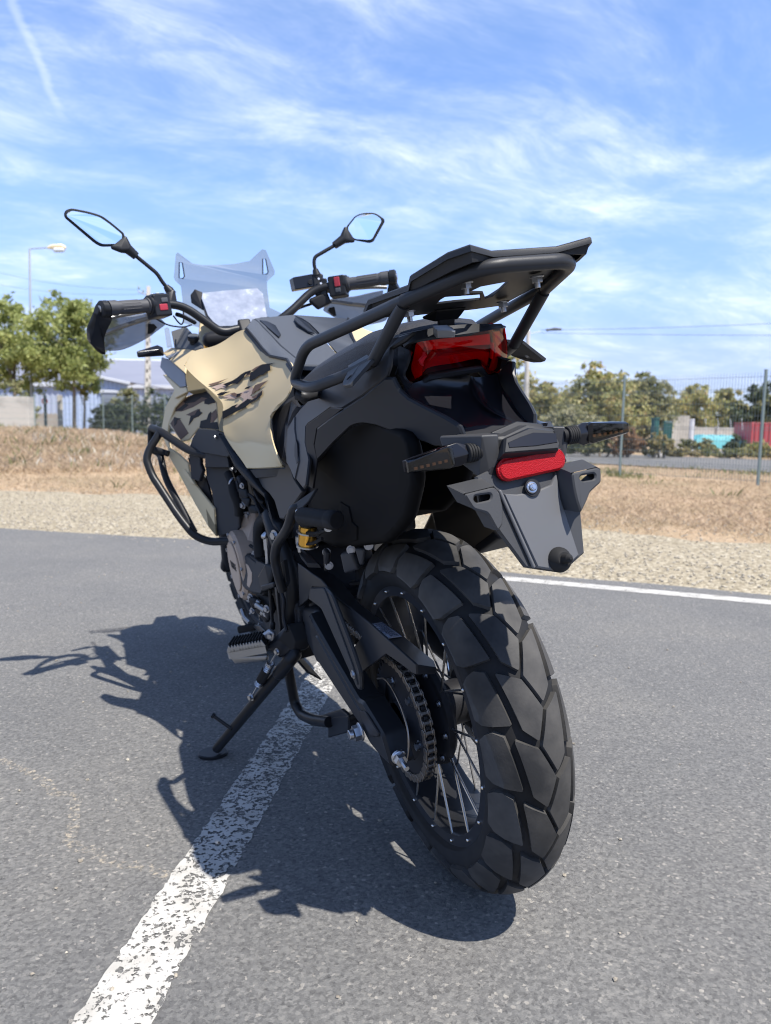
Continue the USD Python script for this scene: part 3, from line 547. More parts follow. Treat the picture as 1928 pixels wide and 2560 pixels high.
def leaves(lobes, n, size, seed, hole=.42, shell=.55):
    """leaf-sized quads in clumps through the lobes' volume; lobes: (centre, radii)"""
    n = int(n*DENS); size = size*1.25
    rg = np.random.default_rng(seed); vol = np.array([np.prod(r) for _, r in lobes])**.75; P = []
    ncl = max(n//34, 10); k = rg.choice(len(lobes), ncl, p=vol/vol.sum())
    d = rg.normal(size=(ncl, 3)); d /= np.linalg.norm(d, axis=1)[:, None]; rad = shell+(1-shell)*rg.random(ncl)**.6
    C = np.array([lobes[i][0] for i in k])+d*rad[:, None]*np.array([lobes[i][1] for i in k])
    keep = meshkit.fbm(C*.9+seed, 3, seed) > hole-.09
    C, k = C[keep], k[keep]
    cr = np.array([np.mean(lobes[i][1]) for i in k])*rg.uniform(.14, .3, len(k)); m_ = n//max(len(C), 1)
    P = np.repeat(C, m_, 0)+rg.normal(0, 1, (len(C)*m_, 3))*np.repeat(cr, m_)[:, None]*np.array([.62, .62, .5])
    P = P[P[:, 2] > .03]; N = len(P)
    a = rg.normal(size=(N, 3)); a /= np.linalg.norm(a, axis=1)[:, None]; b = np.cross(a, rg.normal(size=(N, 3))); b /= np.linalg.norm(b, axis=1)[:, None]
    s = size*rg.uniform(.55, 1.3, (N, 1)); V = np.stack([P-a*s, P+b*s*.45, P+a*s, P-b*s*.45], 1).reshape(-1, 3); q = np.arange(N)[:, None]*4
    return V, np.vstack([q+np.array([[0, 1, 2]]), q+np.array([[0, 2, 3]])])
def tree(label, u, dist, v_top, width, kind, seed, crown0=.3, n=5200, size=.09, trunk=.14, name='tree', fork=5, hole=.42, lobes_n=11, cat_='tree', narrow=1.0):
    rg = np.random.default_rng(seed); b = spot(u, dist, 1085); H = height(u, v_top, dist); W_ = width*dist/FOC/2; t = thing(name, label, cat_)
    z0 = H*crown0; lobes = []
    for i in range(lobes_n):
        f_ = (i+.5)/lobes_n; zz = z0+(H-z0)*(.1+.8*f_); rmax = W_*math.sin(math.pi*(.18+.72*f_))**.8*narrow
        a = i*2.4+rg.uniform(-.5, .5); rr_ = rmax*rg.uniform(.25, .62); lobes.append((b+np.array([math.cos(a)*rr_, math.sin(a)*rr_, zz]), np.array([1, 1, .8])*(.5*rmax+.06*W_)*rg.uniform(.8, 1.2)))
    lobes.append((b+np.array([0, 0, H*.9]), np.array([.3*W_, .3*W_, H*.09])))
    limbs = []
    if trunk:
        base = b-[0, 0, .15]
        top = b+np.array([rg.uniform(-.1, .1), rg.uniform(-.1, .1), z0+(H-z0)*.45])
        tr = obj('trunk', tube([base, b+[0, 0, .2], b+(top-b)*.5+rg.normal(0, .05, 3)*[1, 1, 0], top], [trunk*1.3, trunk, trunk*.8, trunk*.45], 9), bark, t)
        for i in range(fork):
            s_ = b+(top-b)*rg.uniform(.5, 1); e_ = lobes[(i*2+1) % len(lobes)][0]
            limbs.append(tube([s_, (s_+e_)/2+[0, 0, .15*W_], e_], [trunk*.4, trunk*.25, trunk*.08], 5))
        obj('limbs', cat(limbs), bark, tr)
    obj('crown' if trunk else 'foliage', leaves(lobes, n, size, seed, hole), LM[kind], t, smooth=False)
    return t
def bush(label, u, dist, v_top, width, kind, seed, n=3000, size=.07, lobes_n=9, name='bush', v_low=None, hole=.36):
    rg = np.random.default_rng(seed); b = spot(u, dist, 1085); H = height(u, v_top, dist); W_ = width*dist/FOC/2; t = thing(name, label, 'bush'); lobes = []
    for i in range(lobes_n):
        a = -1+2*(i+.5)/lobes_n; h_ = H*(1-.35*a*a)*rg.uniform(.75, 1); r_ = W_/lobes_n*2.0
        lobes.append((b+wdir*a*W_*.85+back*rg.uniform(-.5, .5)*W_*.5+[0, 0, h_*.55], np.array([r_, r_, h_*.46])))
    st = [tube([b+wdir*rg.uniform(-.5, .5)*W_-[0, 0, .1], l[0]], [.05, .015], 5) for l in lobes[::2]]
    obj('stems', cat(st), bark, t); obj('foliage', leaves(lobes, n, size, seed, hole, .45), LM[kind], t, smooth=False)
    return t
tree('yellow-green leafy tree at the far left edge above the concrete block wall', 40, 40, 745, 250, 'bright', 41, .30, 8200, .1, .12, hole=.53, lobes_n=15)
tree('taller yellow-green tree with a thin visible trunk, second from the left edge', 186, 40, 722, 270, 'bright', 42, .33, 8600, .1, .11, hole=.55, lobes_n=16)
tree('small half-dead tree with thin trunk just right of the tall yellow-green tree', 210, 41, 890, 75, 'autumn', 43, .42, 1700, .07, .07, lobes_n=7)
bush('low green shrubbery behind the concrete block wall', 20, 36, 935, 150, 'olive', 44, 3000)
bush('dark hedge of dense rounded bushes left of the motorcycle, behind the fence', 285, 41, 990, 130, 'dark', 45, 6500, .06, hole=.3)
bush('brighter green bush rising behind the dark hedge', 322, 46, 952, 90, 'olive', 46, 3200, .07)
bush('dark bush beside the concrete power pole, half behind the front of the motorcycle', 400, 43, 955, 110, 'dark', 47, 4500, .06)
tree('light green tree just right of the tail light, behind the slim pole', 1272, 40, 868, 170, 'autumn', 51, .2, 4500, .085, .1)
tree('olive bush-like tree between the slim pole and the fence post', 1355, 38, 950, 150, 'autumn', 52, .1, 4800, .08, .1)
bush('whitish flowering bush low behind the right indicator', 1415, 29, 995, 190, 'pale', 53, 8500, .05)
tree('tall yellow-green tree at the first fence post on the right', 1490, 33, 915, 215, 'autumn', 54, .10, 10500, .075, .12, lobes_n=13)
tree('rounded darker green tree just right of the first fence post', 1612, 34, 935, 165, 'olive', 55, .12, 8500, .07, .12, lobes_n=13)
bush('withered brown bush at the roadside below the first fence post', 1566, 25.5, 1058, 90, 'brown', 56, 2600, .05)
bush('dark green undergrowth at the roadside left of the first fence post', 1480, 26, 1062, 150, 'olive', 57, 4200, .05)
bush('straw coloured tall weeds beside the dark green gate post', 1650, 25.5, 1075, 80, 'reed', 58, 2600, .05)
tree('brown-green tree behind the grey concrete slab', 1728, 62, 962, 165, 'autumn', 59, .12, 4200, .14, .2)
tree('dull olive tree above the pale far wall', 1815, 66, 970, 150, 'autumn', 60, .12, 3600, .14, .2)
tree('dark green tree behind the second fence post at the right edge', 1888, 60, 953, 150, 'dark', 61, .12, 4500, .13, .2)
tree('dark olive tree cut by the right edge of the picture', 1965, 58, 968, 130, 'olive', 62, .12, 3600, .13, .2)
tree('far dark green tree seen low between the two nearer trees', 1395, 75, 985, 160, 'dark', 63, .1, 3000, .16, .2)
bush('small green shrub in front of the turquoise cover', 1762, 30, 1092, 52, 'olive', 64, 1400, .05, 5)
bush('small dark shrub between the turquoise cover and the red container', 1842, 30, 1083, 56, 'dark', 65, 1500, .05, 5)
bush('green shrub in front of the grey concrete slab', 1722, 31, 1085, 46, 'olive', 66, 1200, .05, 5)
bush('weedy bush below the red container at the right edge', 1905, 29, 1092, 90, 'autumn', 67, 2000, .05, 6)
for k, (u, w, kd, lb) in enumerate(((1700, 120, 'reed', 'strip of dry roadside weeds below the grey concrete slab'), (1830, 170, 'olive', 'strip of green roadside weeds in front of the low white rail'), (1950, 120, 'reed', 'strip of straw coloured roadside weeds at the right edge'))):
    bush(lb, u, 27.5, 1118, w, kd, 70+k, 2400, .05, 8, name='roadside_weeds')
# distant tree line all round the plain (reads as one mass)
rg = np.random.default_rng(91); fl = []
for k in range(230):
    a = rg.uniform(0, 6.283); d = rg.uniform(170, 260); h_ = rg.uniform(5, 10)
    fl.append((np.array([CAM[0]+d*math.cos(a), CAM[1]+d*math.sin(a), h_*.45]), np.array([h_*1.1, h_*1.1, h_*.55])))
obj('distant_trees', leaves(fl, 36000, .75, 92, .2, .4), LM['dark'], smooth=False, kind='stuff', label='far dark tree line along the horizon', category='trees')

# things beyond the road on the right
def slab(u0, u1, v0, v1, dist, th, m_, name, label, cat_, base=True, parts=None):
    a, b = far(u0, 1080, dist), far(u1, 1080, dist); z1 = height(u0, v0, dist); z0 = 0 if base else height(u0, v1, dist); t = thing(name, label, cat_)
    return t, a, b, z0, z1
t, a, b, z0, z1 = slab(1681, 1722, 1039, 1126, 36, .3, concrete_pale, 'concrete_slab', 'upright grey concrete slab beyond the road, between trees and far wall', 'concrete slab')
obj('slab', hull([(p[0]+k[0], p[1]+k[1], z_) for p in (a, b) for k in (back*0, back*.35) for z_ in (0, z1)], .02), concrete_pale, t)
obj('foot', hull([(p[0]+k[0], p[1]+k[1], z_) for p in (a-wdir*.15, b+wdir*.15) for k in (-back*.2, back*.5) for z_ in (0, .12)], .02), concrete, t)
a2, b2 = far(1727, 1080, 38), far(1735, 1080, 38); t = thing('white_post', 'narrow white post just right of the grey concrete slab', 'post')
obj('post', hull([(p[0], p[1], z_) for p in (a2, b2, a2+back*.15, b2+back*.15) for z_ in (0, height(1730, 1050, 38))], .01), trim_m, t)
obj('post_top', hull([(p[0], p[1], height(1730, 1050, 38)+.02) for p in (a2, b2, a2+back*.15, b2+back*.15)], .03), trim_m, t)
t = thing('panel_wall', 'long pale concrete panel wall beyond the turquoise cover', 'wall')
a, b = far(1736, 1080, 52), far(2010, 1080, 52); zt = height(1800, 1068, 52); L_ = np.linalg.norm((b-a)[:2]); d_ = unit((b-a)*[1, 1, 0]); n = 5
for k in range(n):
    p, q = a+d_*L_*k/n, a+d_*(L_*(k+1)/n-.06)
    for r_ in range(2): obj('wall_panel', hull([(x[0]+bb[0], x[1]+bb[1], z_) for x in (p+d_*.06, q) for bb in (back*0, back*.1) for z_ in (r_*zt/2+.01, (r_+1)*zt/2-.02)], .01), concrete_pale, t)
    obj('wall_post', hull([(p[0]+bb[0], p[1]+bb[1], z_) for bb in (-back*.06, back*.16, -back*.06+d_*.05) for z_ in (0, zt+.03)], .02), concrete_pale, t)
t = thing('turquoise_cover', 'bright turquoise tarpaulin draped over a long low heap beyond the road', 'tarpaulin')
a, b = far(1742, 1080, 45), far(1866, 1080, 45); zt = height(1800, 1087, 45); S = []
for i, f_ in enumerate(np.linspace(0, 1, 15)):
    p = a+(b-a)*f_; h_ = zt*(1-.1*(i % 3 == 1)-.55*max(0, f_-.86)/.14-.35*max(0, .1-f_)/.1); S.append([(p+back*x)[:2].tolist()+[z_*h_] for x, z_ in ((-.25, 0), (-.16, .6), (0, .95), (.5, 1), (1.2, .97), (1.5, 0))])
obj('sheet', loft(S), mat('turquoise_tarp', (.075, .30, .33), .6, bump=(4, .5, .05)), t)
for f_ in (.15, .4, .65, .88):
    p = a+(b-a)*f_; obj('rope', tube([p-back*.27+[0, 0, .05], p-back*.19+[0, 0, zt*.62], p-back*.02+[0, 0, zt*.98]], .015, 5), trim_m, t)
t = thing('red_container', 'red corrugated steel shipping container at the right edge beyond the road', 'container')
a = far(1879, 1080, 44); z1 = height(1900, 1055, 44); d_ = wdir; red = mat('container_red', (.30, .05, .058), .55)
obj('side_wall', ribbed(np.array([a[0], a[1], 0])+d_*.05, d_, nrm, 5.8, .12, z1-.1, .28, .05), red, t, smooth=False)
obj('roof', hull([a*[1, 1, 0]+d_*x+back*y_+[0, 0, z1-.06] for x in (.02, 6.0) for y_ in (0, 2.3)], .03), red, t)
for x in (.0, 6.0): obj('corner_post', hull([a*[1, 1, 0]+d_*x+nrm*.03+[0, 0, z_] for z_ in (.05, z1-.1)], .07), red, t)
obj('bottom_rail', tube([a*[1, 1, 0]+nrm*.04+[0, 0, .09], a*[1, 1, 0]+d_*6+nrm*.04+[0, 0, .09]], .07, 4), red, t)
obj('end_wall', hull([a*[1, 1, 0]+back*y_+d_*.04+[0, 0, z_] for y_ in (.1, 2.3) for z_ in (.1, z1-.15)], .02), red, t)
t = thing('white_rail', 'low white horizontal rail on short posts beyond the road', 'rail')
a, b = far(1712, 1129, 30), far(1812, 1132, 30); a[2] = b[2] = .12
obj('rail', hull([a, b, a+[0, 0, .06], b+[0, 0, .06]], .03), trim_m, t)
for f_ in (.05, .5, .95): p = a+(b-a)*f_; obj('post', tube([(p[0], p[1], -.05), (p[0], p[1], .13)], .035, 6), trim_m, t)
gate_m = mat('dark_green_paint', (.012, .07, .06), .45)
t = thing('gate_post', 'thick dark green gate post with a pale concrete foot beside the straw coloured weeds', 'gate post')
q = spot(1634, 27, 1130); zt = height(1634, 1048, 27)
obj('post', hull([(q[0]+sx*.09, q[1]+sy*.09, z_) for sx in (-1, 1) for sy in (-1, 1) for z_ in (0, zt)], .01), gate_m, t)
obj('cap', box((q[0], q[1], zt+.03), (.26, .26, .05), .01), gate_m, t); obj('foot', box((q[0]+.02, q[1]-.05, .1), (.4, .35, .24), .03), concrete_pale, t)
for z_ in (.35, .95): obj('hinge', tube([(q[0]-.02, q[1]-.12, z_), (q[0]-.02, q[1]-.12, z_+.12)], .035, 8), gate_m, t)
t = thing('gate_leaf', 'dark green gate leaf standing open right of the thick gate post', 'gate')
a, b = far(1660, 1080, 29), far(1678, 1080, 31); zt = height(1668, 1055, 30); d_ = (b-a)*[1, 1, 0]
fr = [(a*[1, 1, 0]+[0, 0, .15]), (a*[1, 1, 0]+[0, 0, zt]), (b*[1, 1, 0]+[0, 0, zt]), (b*[1, 1, 0]+[0, 0, .15])]
obj('frame', tube(fr, .04, 6, closed=True), gate_m, t)
for k in range(1, 12): p = a*[1, 1, 0]+d_*k/12; obj('bar', tube([p+[0, 0, .15], p+[0, 0, zt]], .016, 5), gate_m, t)

# ================================================================ the motorcycle (local frame: x ahead, y to its left, z up; leaning on its side stand)
RC = .075; _s, _c = math.sin(LEAN), math.cos(LEAN)
BIKE = np.array([[0, 1, 0, 0], [-_c, 0, -_s, 0], [-_s, 0, _c, 0], [RC*_s, 0, RC-RC*_c, 1.0]])
def to_local(P): return (np.asarray(P, float)-BIKE[3, :3])@np.linalg.inv(BIKE[:3, :3])
CL = to_local(CAM)
ZOOM = {'0': (0, 0, 1), '1': (100, 480, .6002), '2': (700, 560, .5402), '3': (950, 980, .3902), '4': (350, 960, .4202), '5': (480, 1280, .4202), '6': (850, 1280, .452), 'd': (400, 600, .1921), 'r': (720, 520, .1801),
        'l': (140, 500, .2041), 't': (400, 780, .2161), 'e': (530, 1160, .2261), 'c': (860, 1380, .2802), 's': (700, 780, .2401)}
def A(tag_, X, Y, x=None, y=None, z=None, pl=None):
    """the point of the motorcycle measured at a place in the photograph, on the plane x=, y=, z= or n.p = d"""
    a, b, k = ZOOM[tag_]; D = ray(a+k*X, b+k*Y)@np.linalg.inv(BIKE[:3, :3])
    n, d = pl if pl is not None else (((1, 0, 0), x) if x is not None else ((0, 1, 0), y) if y is not None else ((0, 0, 1), z))
    n = np.asarray(n, float); return CL+D*(d-n@CL)/(n@D)
def AX(tag_, pts): return np.array([A(tag_, p[0], p[1], x=p[2]) for p in pts])
def AY(tag_, pts, y=None): return np.array([A(tag_, p[0], p[1], y=p[2] if y is None else y) for p in pts])
def PLN(tag_, pts, axis='x', off=0):
    """plane through roughly known points; returns the outline measured again on that plane, and the plane"""
    q = np.array([A(tag_, p[0], p[1], **{axis: p[2]}) for p in pts]); c, _, _, n = frame_of(q); n = n*np.sign(n[np.argmax(abs(n))]); d = n@c+off
    return np.array([A(tag_, p[0], p[1], pl=(n, d)) for p in pts]), (n, d)
def AP(tag_, pts, pl): return np.array([A(tag_, p[0], p[1], pl=pl) for p in pts])

plastic = mat('black_grained_plastic', (.022, .0225, .024), .5, spec=.22, bump=(1400, .25, .0006))
satin = mat('black_satin_plastic', (.0125, .013, .0145), .38, spec=.22, bump=(900, .08, .0004))
glossb = mat('gloss_black_plastic', (.008, .008, .010), .2, spec=.35)
side_p = mat('charcoal_side_plastic', (.028, .028, .029), .45, spec=.3, bump=(1100, .15, .0004)); deep = mat('deep_black_plastic', (.003, .003, .0033), .6, spec=.06); carrier_p = mat('carrier_plastic', (.032, .0325, .034), .5, spec=.35, bump=(1400, .3, .0006))
grey_p = mat('dark_grey_plastic', (.075, .076, .079), .5, bump=(1100, .15, .0004))
powder = mat('black_powder_coat', (.011, .0115, .013), .38, spec=.22, bump=(1500, .15, .0004))
rackm = mat('grey_black_powder_coat', (.021, .0215, .023), .42, spec=.22, bump=(1600, .25, .0005))
bolt_m = mat('dull_zinc_bolt', (.34, .34, .35), .42, .9)
rubber = mat('rubber', (.009, .009, .0095), .72, spec=.22, var=(16, (.015, .0148, .0145), .45, .75), bump=(220, .2, .0008))
tread_m = mat('tread_rubber', (.019, .019, .0195), .62, spec=.22, var=(6, (.068, .064, .058), .40, .68), bump=(260, .25, .0008))
dull = mat('dull_black_metal', (.011, .011, .0125), .5, spec=.22)
steel = mat('zinc_steel', (.42, .43, .45), .32, 1.0)
steel_d = mat('dark_chain_steel', (.25, .225, .2), .4, 1.0)
spoke_m = mat('stainless_spoke', (.62, .6, .57), .25, 1.0)
alu = mat('cast_aluminium', (.30, .30, .30), .42, .9, bump=(300, .1, .0006))
bronze = mat('bronze_engine_paint', (.30, .225, .165), .5, .15, bump=(400, .12, .0006))
sand = mat('sand_paint', (.44, .35, .205), .54, bump=(700, .03, .0003))
olive = mat('olive_sand_trim', (.17, .135, .07), .5)
stripe = mat('blue_grey_decal', (.12, .128, .145), .45, spec=.25)
camo1 = mat('decal_black', (.009, .0095, .012), .55, spec=.12); camo2 = mat('decal_brown', (.10, .065, .05), .55, spec=.15); camo3 = mat('decal_mauve_beige', (.32, .24, .20), .55, spec=.2)
vinyl = mat('seat_vinyl', (.022, .022, .0245), .48, spec=.22, bump=(900, .9, .0012))
padm = mat('grey_tank_pad', (.044, .048, .055), .55, bump=(700, .4, .0008))
redsw = mat('red_switch', (.28, .018, .03), .4); amber_m = mat('amber_led', (.34, .15, .05), .4)
gold = mat('gold_anodised', (.75, .42, .08), .3, 1.0)
red_lens = clear_mat('red_lens', (.85, .07, .08), .03, gloss=(1, .95, .95)); red_in = mat('red_light_guide', (.80, .014, .022), .25, coat=.5); red_dark = mat('red_lens_back', (.40, .008, .013), .35)
refl = usdkit.material(stage, '/World/Looks/red_reflector', {'tc': ('texture_coordinate', {}), 'mp': ('mapping', {'scale': (1, 800, 800)}), 'v': ('voronoi_texture', {'scale': 1.0, 'metric': 'manhattan'}), 'b': ('bump', {'strength': .5, 'distance': .001}),
    'p': ('principled_bsdf', {'base_color': (.27, .003, .006), 'roughness': .3, 'specular_ior_level': .25})}, [('tc.object', 'mp.vector'), ('mp.vector', 'v.vector'), ('v.distance', 'b.height'), ('b.normal', 'p.normal')], surface='p.BSDF')
smoke = clear_mat('smoked_clear', (.30, .30, .33), .03)
def hazy(name, tint, grey, amount, rough):
    return usdkit.material(stage, '/World/Looks/'+name, {'t': ('transparent_bsdf', {'color': tint}), 'p': ('principled_bsdf', {'base_color': grey, 'roughness': rough, 'specular_ior_level': .6}), 'm': ('mix_closure', {'fac': amount})},
                           [('t.BSDF', 'm.closure1'), ('p.BSDF', 'm.closure2')], surface='m.closure')
screen_m = hazy('windscreen_clear', (.86, .84, .80), (.22, .23, .25), .16, .1)
clear_p = hazy('handguard_clear', (.62, .62, .62), (.26, .26, .265), .42, .14)
mirror_m = mat('mirror_glass', (.86, .88, .9), .015, 1.0)
dash_m = usdkit.material(stage, '/World/Looks/dash_glass', {'tc': ('texture_coordinate', {}), 'n': ('noise_texture', {'scale': 28.0, 'detail': 5.0, 'roughness': .6}), 'r': ('rgb_ramp', {'ramp': [(.35, (.17, .19, .235)), (.6, (.23, .25, .30)), (.75, (.38, .41, .47))]}),
    'p': ('principled_bsdf', {'roughness': .16, 'coat_weight': .6})}, [('tc.object', 'n.vector'), ('n.fac', 'r.fac'), ('r.color', 'p.base_color')], surface='p.BSDF')
sticker_m = mat('silver_sticker', (.26, .29, .36), .35); ink = mat('ink', (.03, .03, .04), .6)
bike = thing('motorcycle', 'sand coloured adventure motorcycle leaning on its side stand on the painted bay line', 'motorcycle', matrix=BIKE)
def part(name, mesh, m_, parent=None, smooth=35, label=None): return obj(name, mesh, m_, parent or bike, smooth, **({'label': label} if label else {}))
def both(name, mesh, m_, parent=None, smooth=35, label=None): return part(name, mesh, m_, parent, smooth, label), part(name, flipy(mesh), m_, parent, smooth, label)
def bolt(p, d, r=.006, h=.005, washer=True):
    p, d = np.asarray(p, float), unit(d); o = [tube([p, p+d*h], r, 6)]
    if washer: o.append(cyl(p, p+d*.0015, r*1.5, 14))
    return cat(*o)

# ---------------------------------------------------------------- wheels
YK = .925
def tyre_fn(R, rc, amax):
    def f(s, a, dep=0):                      # s: along the circumference, a: across (arc length), dep: below the tread surface
        th, ph = np.asarray(s)/R, np.asarray(a)/rc
        r = R-rc+(rc-dep)*np.cos(ph); return np.stack([r*np.sin(th), (rc*YK-dep)*np.sin(ph), r*np.cos(th)], -1)
    return f
def wheel(R, rc, amax, npitch, rim_r, rim_w, c, names, prefix_parent, nspoke, hub_r, hub_w, seg=96, phase=0.0, tf=lambda m: m):
    f = tyre_fn(R, rc, amax); c = np.array(c, float); D = .0075
    ph = np.linspace(-amax, amax, 23); pr = [(R-rc+(rc-D)*math.cos(p), (rc*YK-D)*math.sin(p)) for p in ph]
    y1 = (rc*YK-D)*math.sin(amax); r1 = pr[-1][0]
    side = [(r1-.006, y1+.001), (r1-.012, y1), (rim_r+.010, rim_w+.006), (rim_r+.004, rim_w+.003), (rim_r-.004, rim_w-.004)]
    prof = [(r, -y) for r, y in side[::-1]]+pr+side
    ty = part(names[0], tf(lathe(prof, seg, c)), rubber, smooth=50)
    # tread blocks
    P = 2*np.pi*R/npitch; am = amax*rc; blocks = []
    zig = .108*am; e1 = .42*am; s1 = .472*am
    for k in range(npitch):
        for sg_ in (1, -1):
            o = k*P+(0 if sg_ > 0 else P/2)+phase*P; q = lambda t, w: (o+t*P, sg_*w)
            blocks.append((o, [q(0, -zig), q(.5, zig), q(1, -zig), q(.98, -zig*.2), q(1.28, e1), q(.26, e1)] if False else [q(.02, zig*.9), q(.5, -zig), q(.98, zig*.9), q(1.22, am*.50), q(.26, am*.335)], .0034))
            blocks.append((o, [q(.40, s1), q(1.18, s1), q(1.36, am*1.0), q(.62, am*1.0)] if False else [q(.33, am*.40), q(1.24, am*.56), q(1.34, am*.74), q(1.30, am*.9), q(1.20, am*1.03), q(.52, am*1.03), q(.40, am*.9), q(.36, am*.72)], .0036))
    for o, poly, gap in blocks:
        g = sg.Polygon(poly).buffer(-gap, join_style=2).buffer(-.002).buffer(.002, quad_segs=2)
        if g.is_empty or g.geom_type != 'Polygon': continue
        x0, y0, x1, y1_ = g.bounds; V, F = [], []
        for xa in np.arange(x0, x1, .013):
            for ya in np.arange(y0, y1_, .014):
                cl = g.intersection(sg.box(xa, ya, min(xa+.013, x1), min(ya+.014, y1_)))
                for pg in getattr(cl, 'geoms', [cl]):
                    if pg.geom_type != 'Polygon' or pg.area < 1e-9: continue
                    co = np.array(sg.polygon.orient(pg).exterior.coords)[:-1]; n = len(V); V += list(co); F += [[n, n+i, n+i+1] for i in range(1, len(co)-1)]
        V = np.array(V); F = np.array(F); top = f(V[:, 0], V[:, 1]); ring = np.array(g.segmentize(.012).exterior.coords)[:-1]
        if not sg.LinearRing(ring).is_ccw: ring = ring[::-1]
        cen = np.array(g.centroid.coords[0]); dirv = ring-cen; ro = ring+dirv/np.linalg.norm(dirv, axis=1)[:, None]*.0016
        n = len(V); m_ = len(ring); W1, W2 = f(ring[:, 0], ring[:, 1], .0006), f(ro[:, 0], ro[:, 1], .0085)
        W0 = f(ring[:, 0], ring[:, 1]); i = np.arange(m_); j = (i+1) % m_
        FF = np.vstack([F, tri(np.stack([n+i, n+m_+i, n+m_+j, n+j], 1)), ])
        Vt = np.vstack([top, W0, W2])+c
        tm = trimesh.Trimesh(Vt, FF, process=True, merge_tex=True); tm.merge_vertices(digits_vertex=6)
        v_, f_ = np.array(tm.vertices), np.array(tm.faces)
        mid = v_.mean(0)-c; ff = v_[f_[:len(F)//2 or 1]]; nn = np.cross(ff[:, 1]-ff[:, 0], ff[:, 2]-ff[:, 0]).sum(0)
        if nn@np.array([mid[0], mid[1]*.5, mid[2]]) < 0: f_ = f_[:, ::-1]
        obj('tread_block', tf((v_, f_)), tread_m, ty, smooth=38)
    # rim
    rw = rim_w; prof = [(rim_r-.017, rw-.001), (rim_r+.002, rw), (rim_r+.0035, rw-.002), (rim_r+.0035, rw-.006), (rim_r-.004, rw-.012), (rim_r-.022, rw-.03), (rim_r-.022, -rw+.03), (rim_r-.004, -rw+.012), (rim_r+.0035, -rw+.006), (rim_r+.0035, -rw+.002), (rim_r+.002, -rw), (rim_r-.017, -rw+.001),
            (rim_r-.02, -rw+.006), (rim_r-.026, -rw+.03), (rim_r-.027, 0), (rim_r-.026, rw-.03), (rim_r-.02, rw-.006)]
    rim = part(names[1], tf(lathe(prof, seg, c, closed=True)), satin, smooth=40)
    for sgn in (1, -1):
        for k in range(nspoke//2):
            a = (k+.5*(sgn < 0))*4*np.pi/nspoke; tw = (.42 if k % 2 else -.42)
            p = c+np.array([(rim_r-.012)*math.sin(a), sgn*(rw-.004), (rim_r-.012)*math.cos(a)]); q = c+np.array([hub_r*math.sin(a+tw), sgn*(hub_w-(.006 if k % 2 else 0)), hub_r*math.cos(a+tw)])
            obj('spoke', tf(tube([p, q], .0021, 6)), spoke_m, rim)
            e = np.array([0, sgn, 0]); pp = c+np.array([(rim_r-.0075)*math.sin(a), sgn*(rw-.0005), (rim_r-.0075)*math.cos(a)])
            obj('spoke_nipple', tf(hull([pp, pp+e*.0012], .0032)), spoke_m, rim)
    return ty, rim
RWC = (0, 0, .32)
ty, rim = wheel(.320, .083, math.radians(74), 20, .2285, .0585, RWC, ('rear_tyre', 'rear_rim'), None, 36, .052, .036, 112, .55)
part('rear_hub', cat(lathe([(.0, .062), (.03, .062), (.036, .058), (.085, .052), (.094, .046), (.096, .036), (.088, .028), (.05, .024), (.04, .0), (.04, -.03), (.056, -.036), (.056, -.042), (.03, -.046), (0, -.046)], 56, RWC)), dull, smooth=40)
for k in range(10):
    a = k*.628+.2; q = np.array([.088*math.sin(a), .05, .32+.088*math.cos(a)]); part('hub_bolt', bolt(q, (0, 1, 0), .0042, .006), steel)
part('brake_disc', cat(lathe([(.075, -.062), (.118, -.062), (.118, -.066), (.075, -.066)], 60, RWC, closed=True)), alu)
part('brake_caliper', hull([(-.02, -.075, .43), (.07, -.075, .41), (-.02, -.05, .45), (.07, -.06, .43), (.0, -.09, .42), (.06, -.09, .41)], .012), dull)
# sprocket and chain
SY = .088; SR = .1035; NT = 41
teeth = []
for i in range(NT*4):
    a = i*2*np.pi/(NT*4); r = SR+(.0055 if i % 4 in (0, 1) else -.003); teeth.append((r*math.sin(a), r*math.cos(a)))
hole = [np.array([(.073*math.sin(t), .073*math.cos(t)) for t in np.linspace(0, 6.283, 40)[:-1]])]
def disc_y(poly, y0, th, c, holes=()):
    P = np.array([(c[0]+p[0], y0, c[2]+p[1]) for p in poly]); return panel(P, th, (0, 1, 0), .0006, holes=[np.array([(c[0]+p[0], y0, c[2]+p[1]) for p in h]) for h in holes])
spr = part('rear_sprocket', disc_y(teeth, SY+.003, .006, RWC, hole), dull)
obj('sprocket_carrier', lathe([(.03, .066), (.07, .07), (.08, .082), (.08, .086), (.06, .087), (.034, .093), (.03, .1)], 48, RWC), dull, spr)
for k in range(5):
    a = k*1.2566+.5; obj('sprocket_nut', bolt((.066*math.sin(a), .087, .32+.066*math.cos(a)), (0, 1, 0), .0068, .009), steel, spr)
FSC = np.array([.50, SY, .405]); fr_ = .038
path_ = []
for a in np.linspace(-math.pi*.5-.1, math.pi*.5+.1, 40)[::-1]: path_.append((-SR*math.cos(a), .32+SR*math.sin(a)))
for a in np.linspace(-math.pi*.5, math.pi*.5, 16): path_.append((FSC[0]+fr_*math.cos(a), FSC[2]+fr_*math.sin(a)))
path_ = np.array(path_+[path_[0]]); sd = np.concatenate([[0], np.cumsum(np.linalg.norm(np.diff(path_, axis=0), axis=1))]); nl = int(round(sd[-1]/.0159/2)*2)
u_ = np.arange(nl)*sd[-1]/nl; cx, cz = np.interp(u_, sd, path_[:, 0]), np.interp(u_, sd, path_[:, 1])
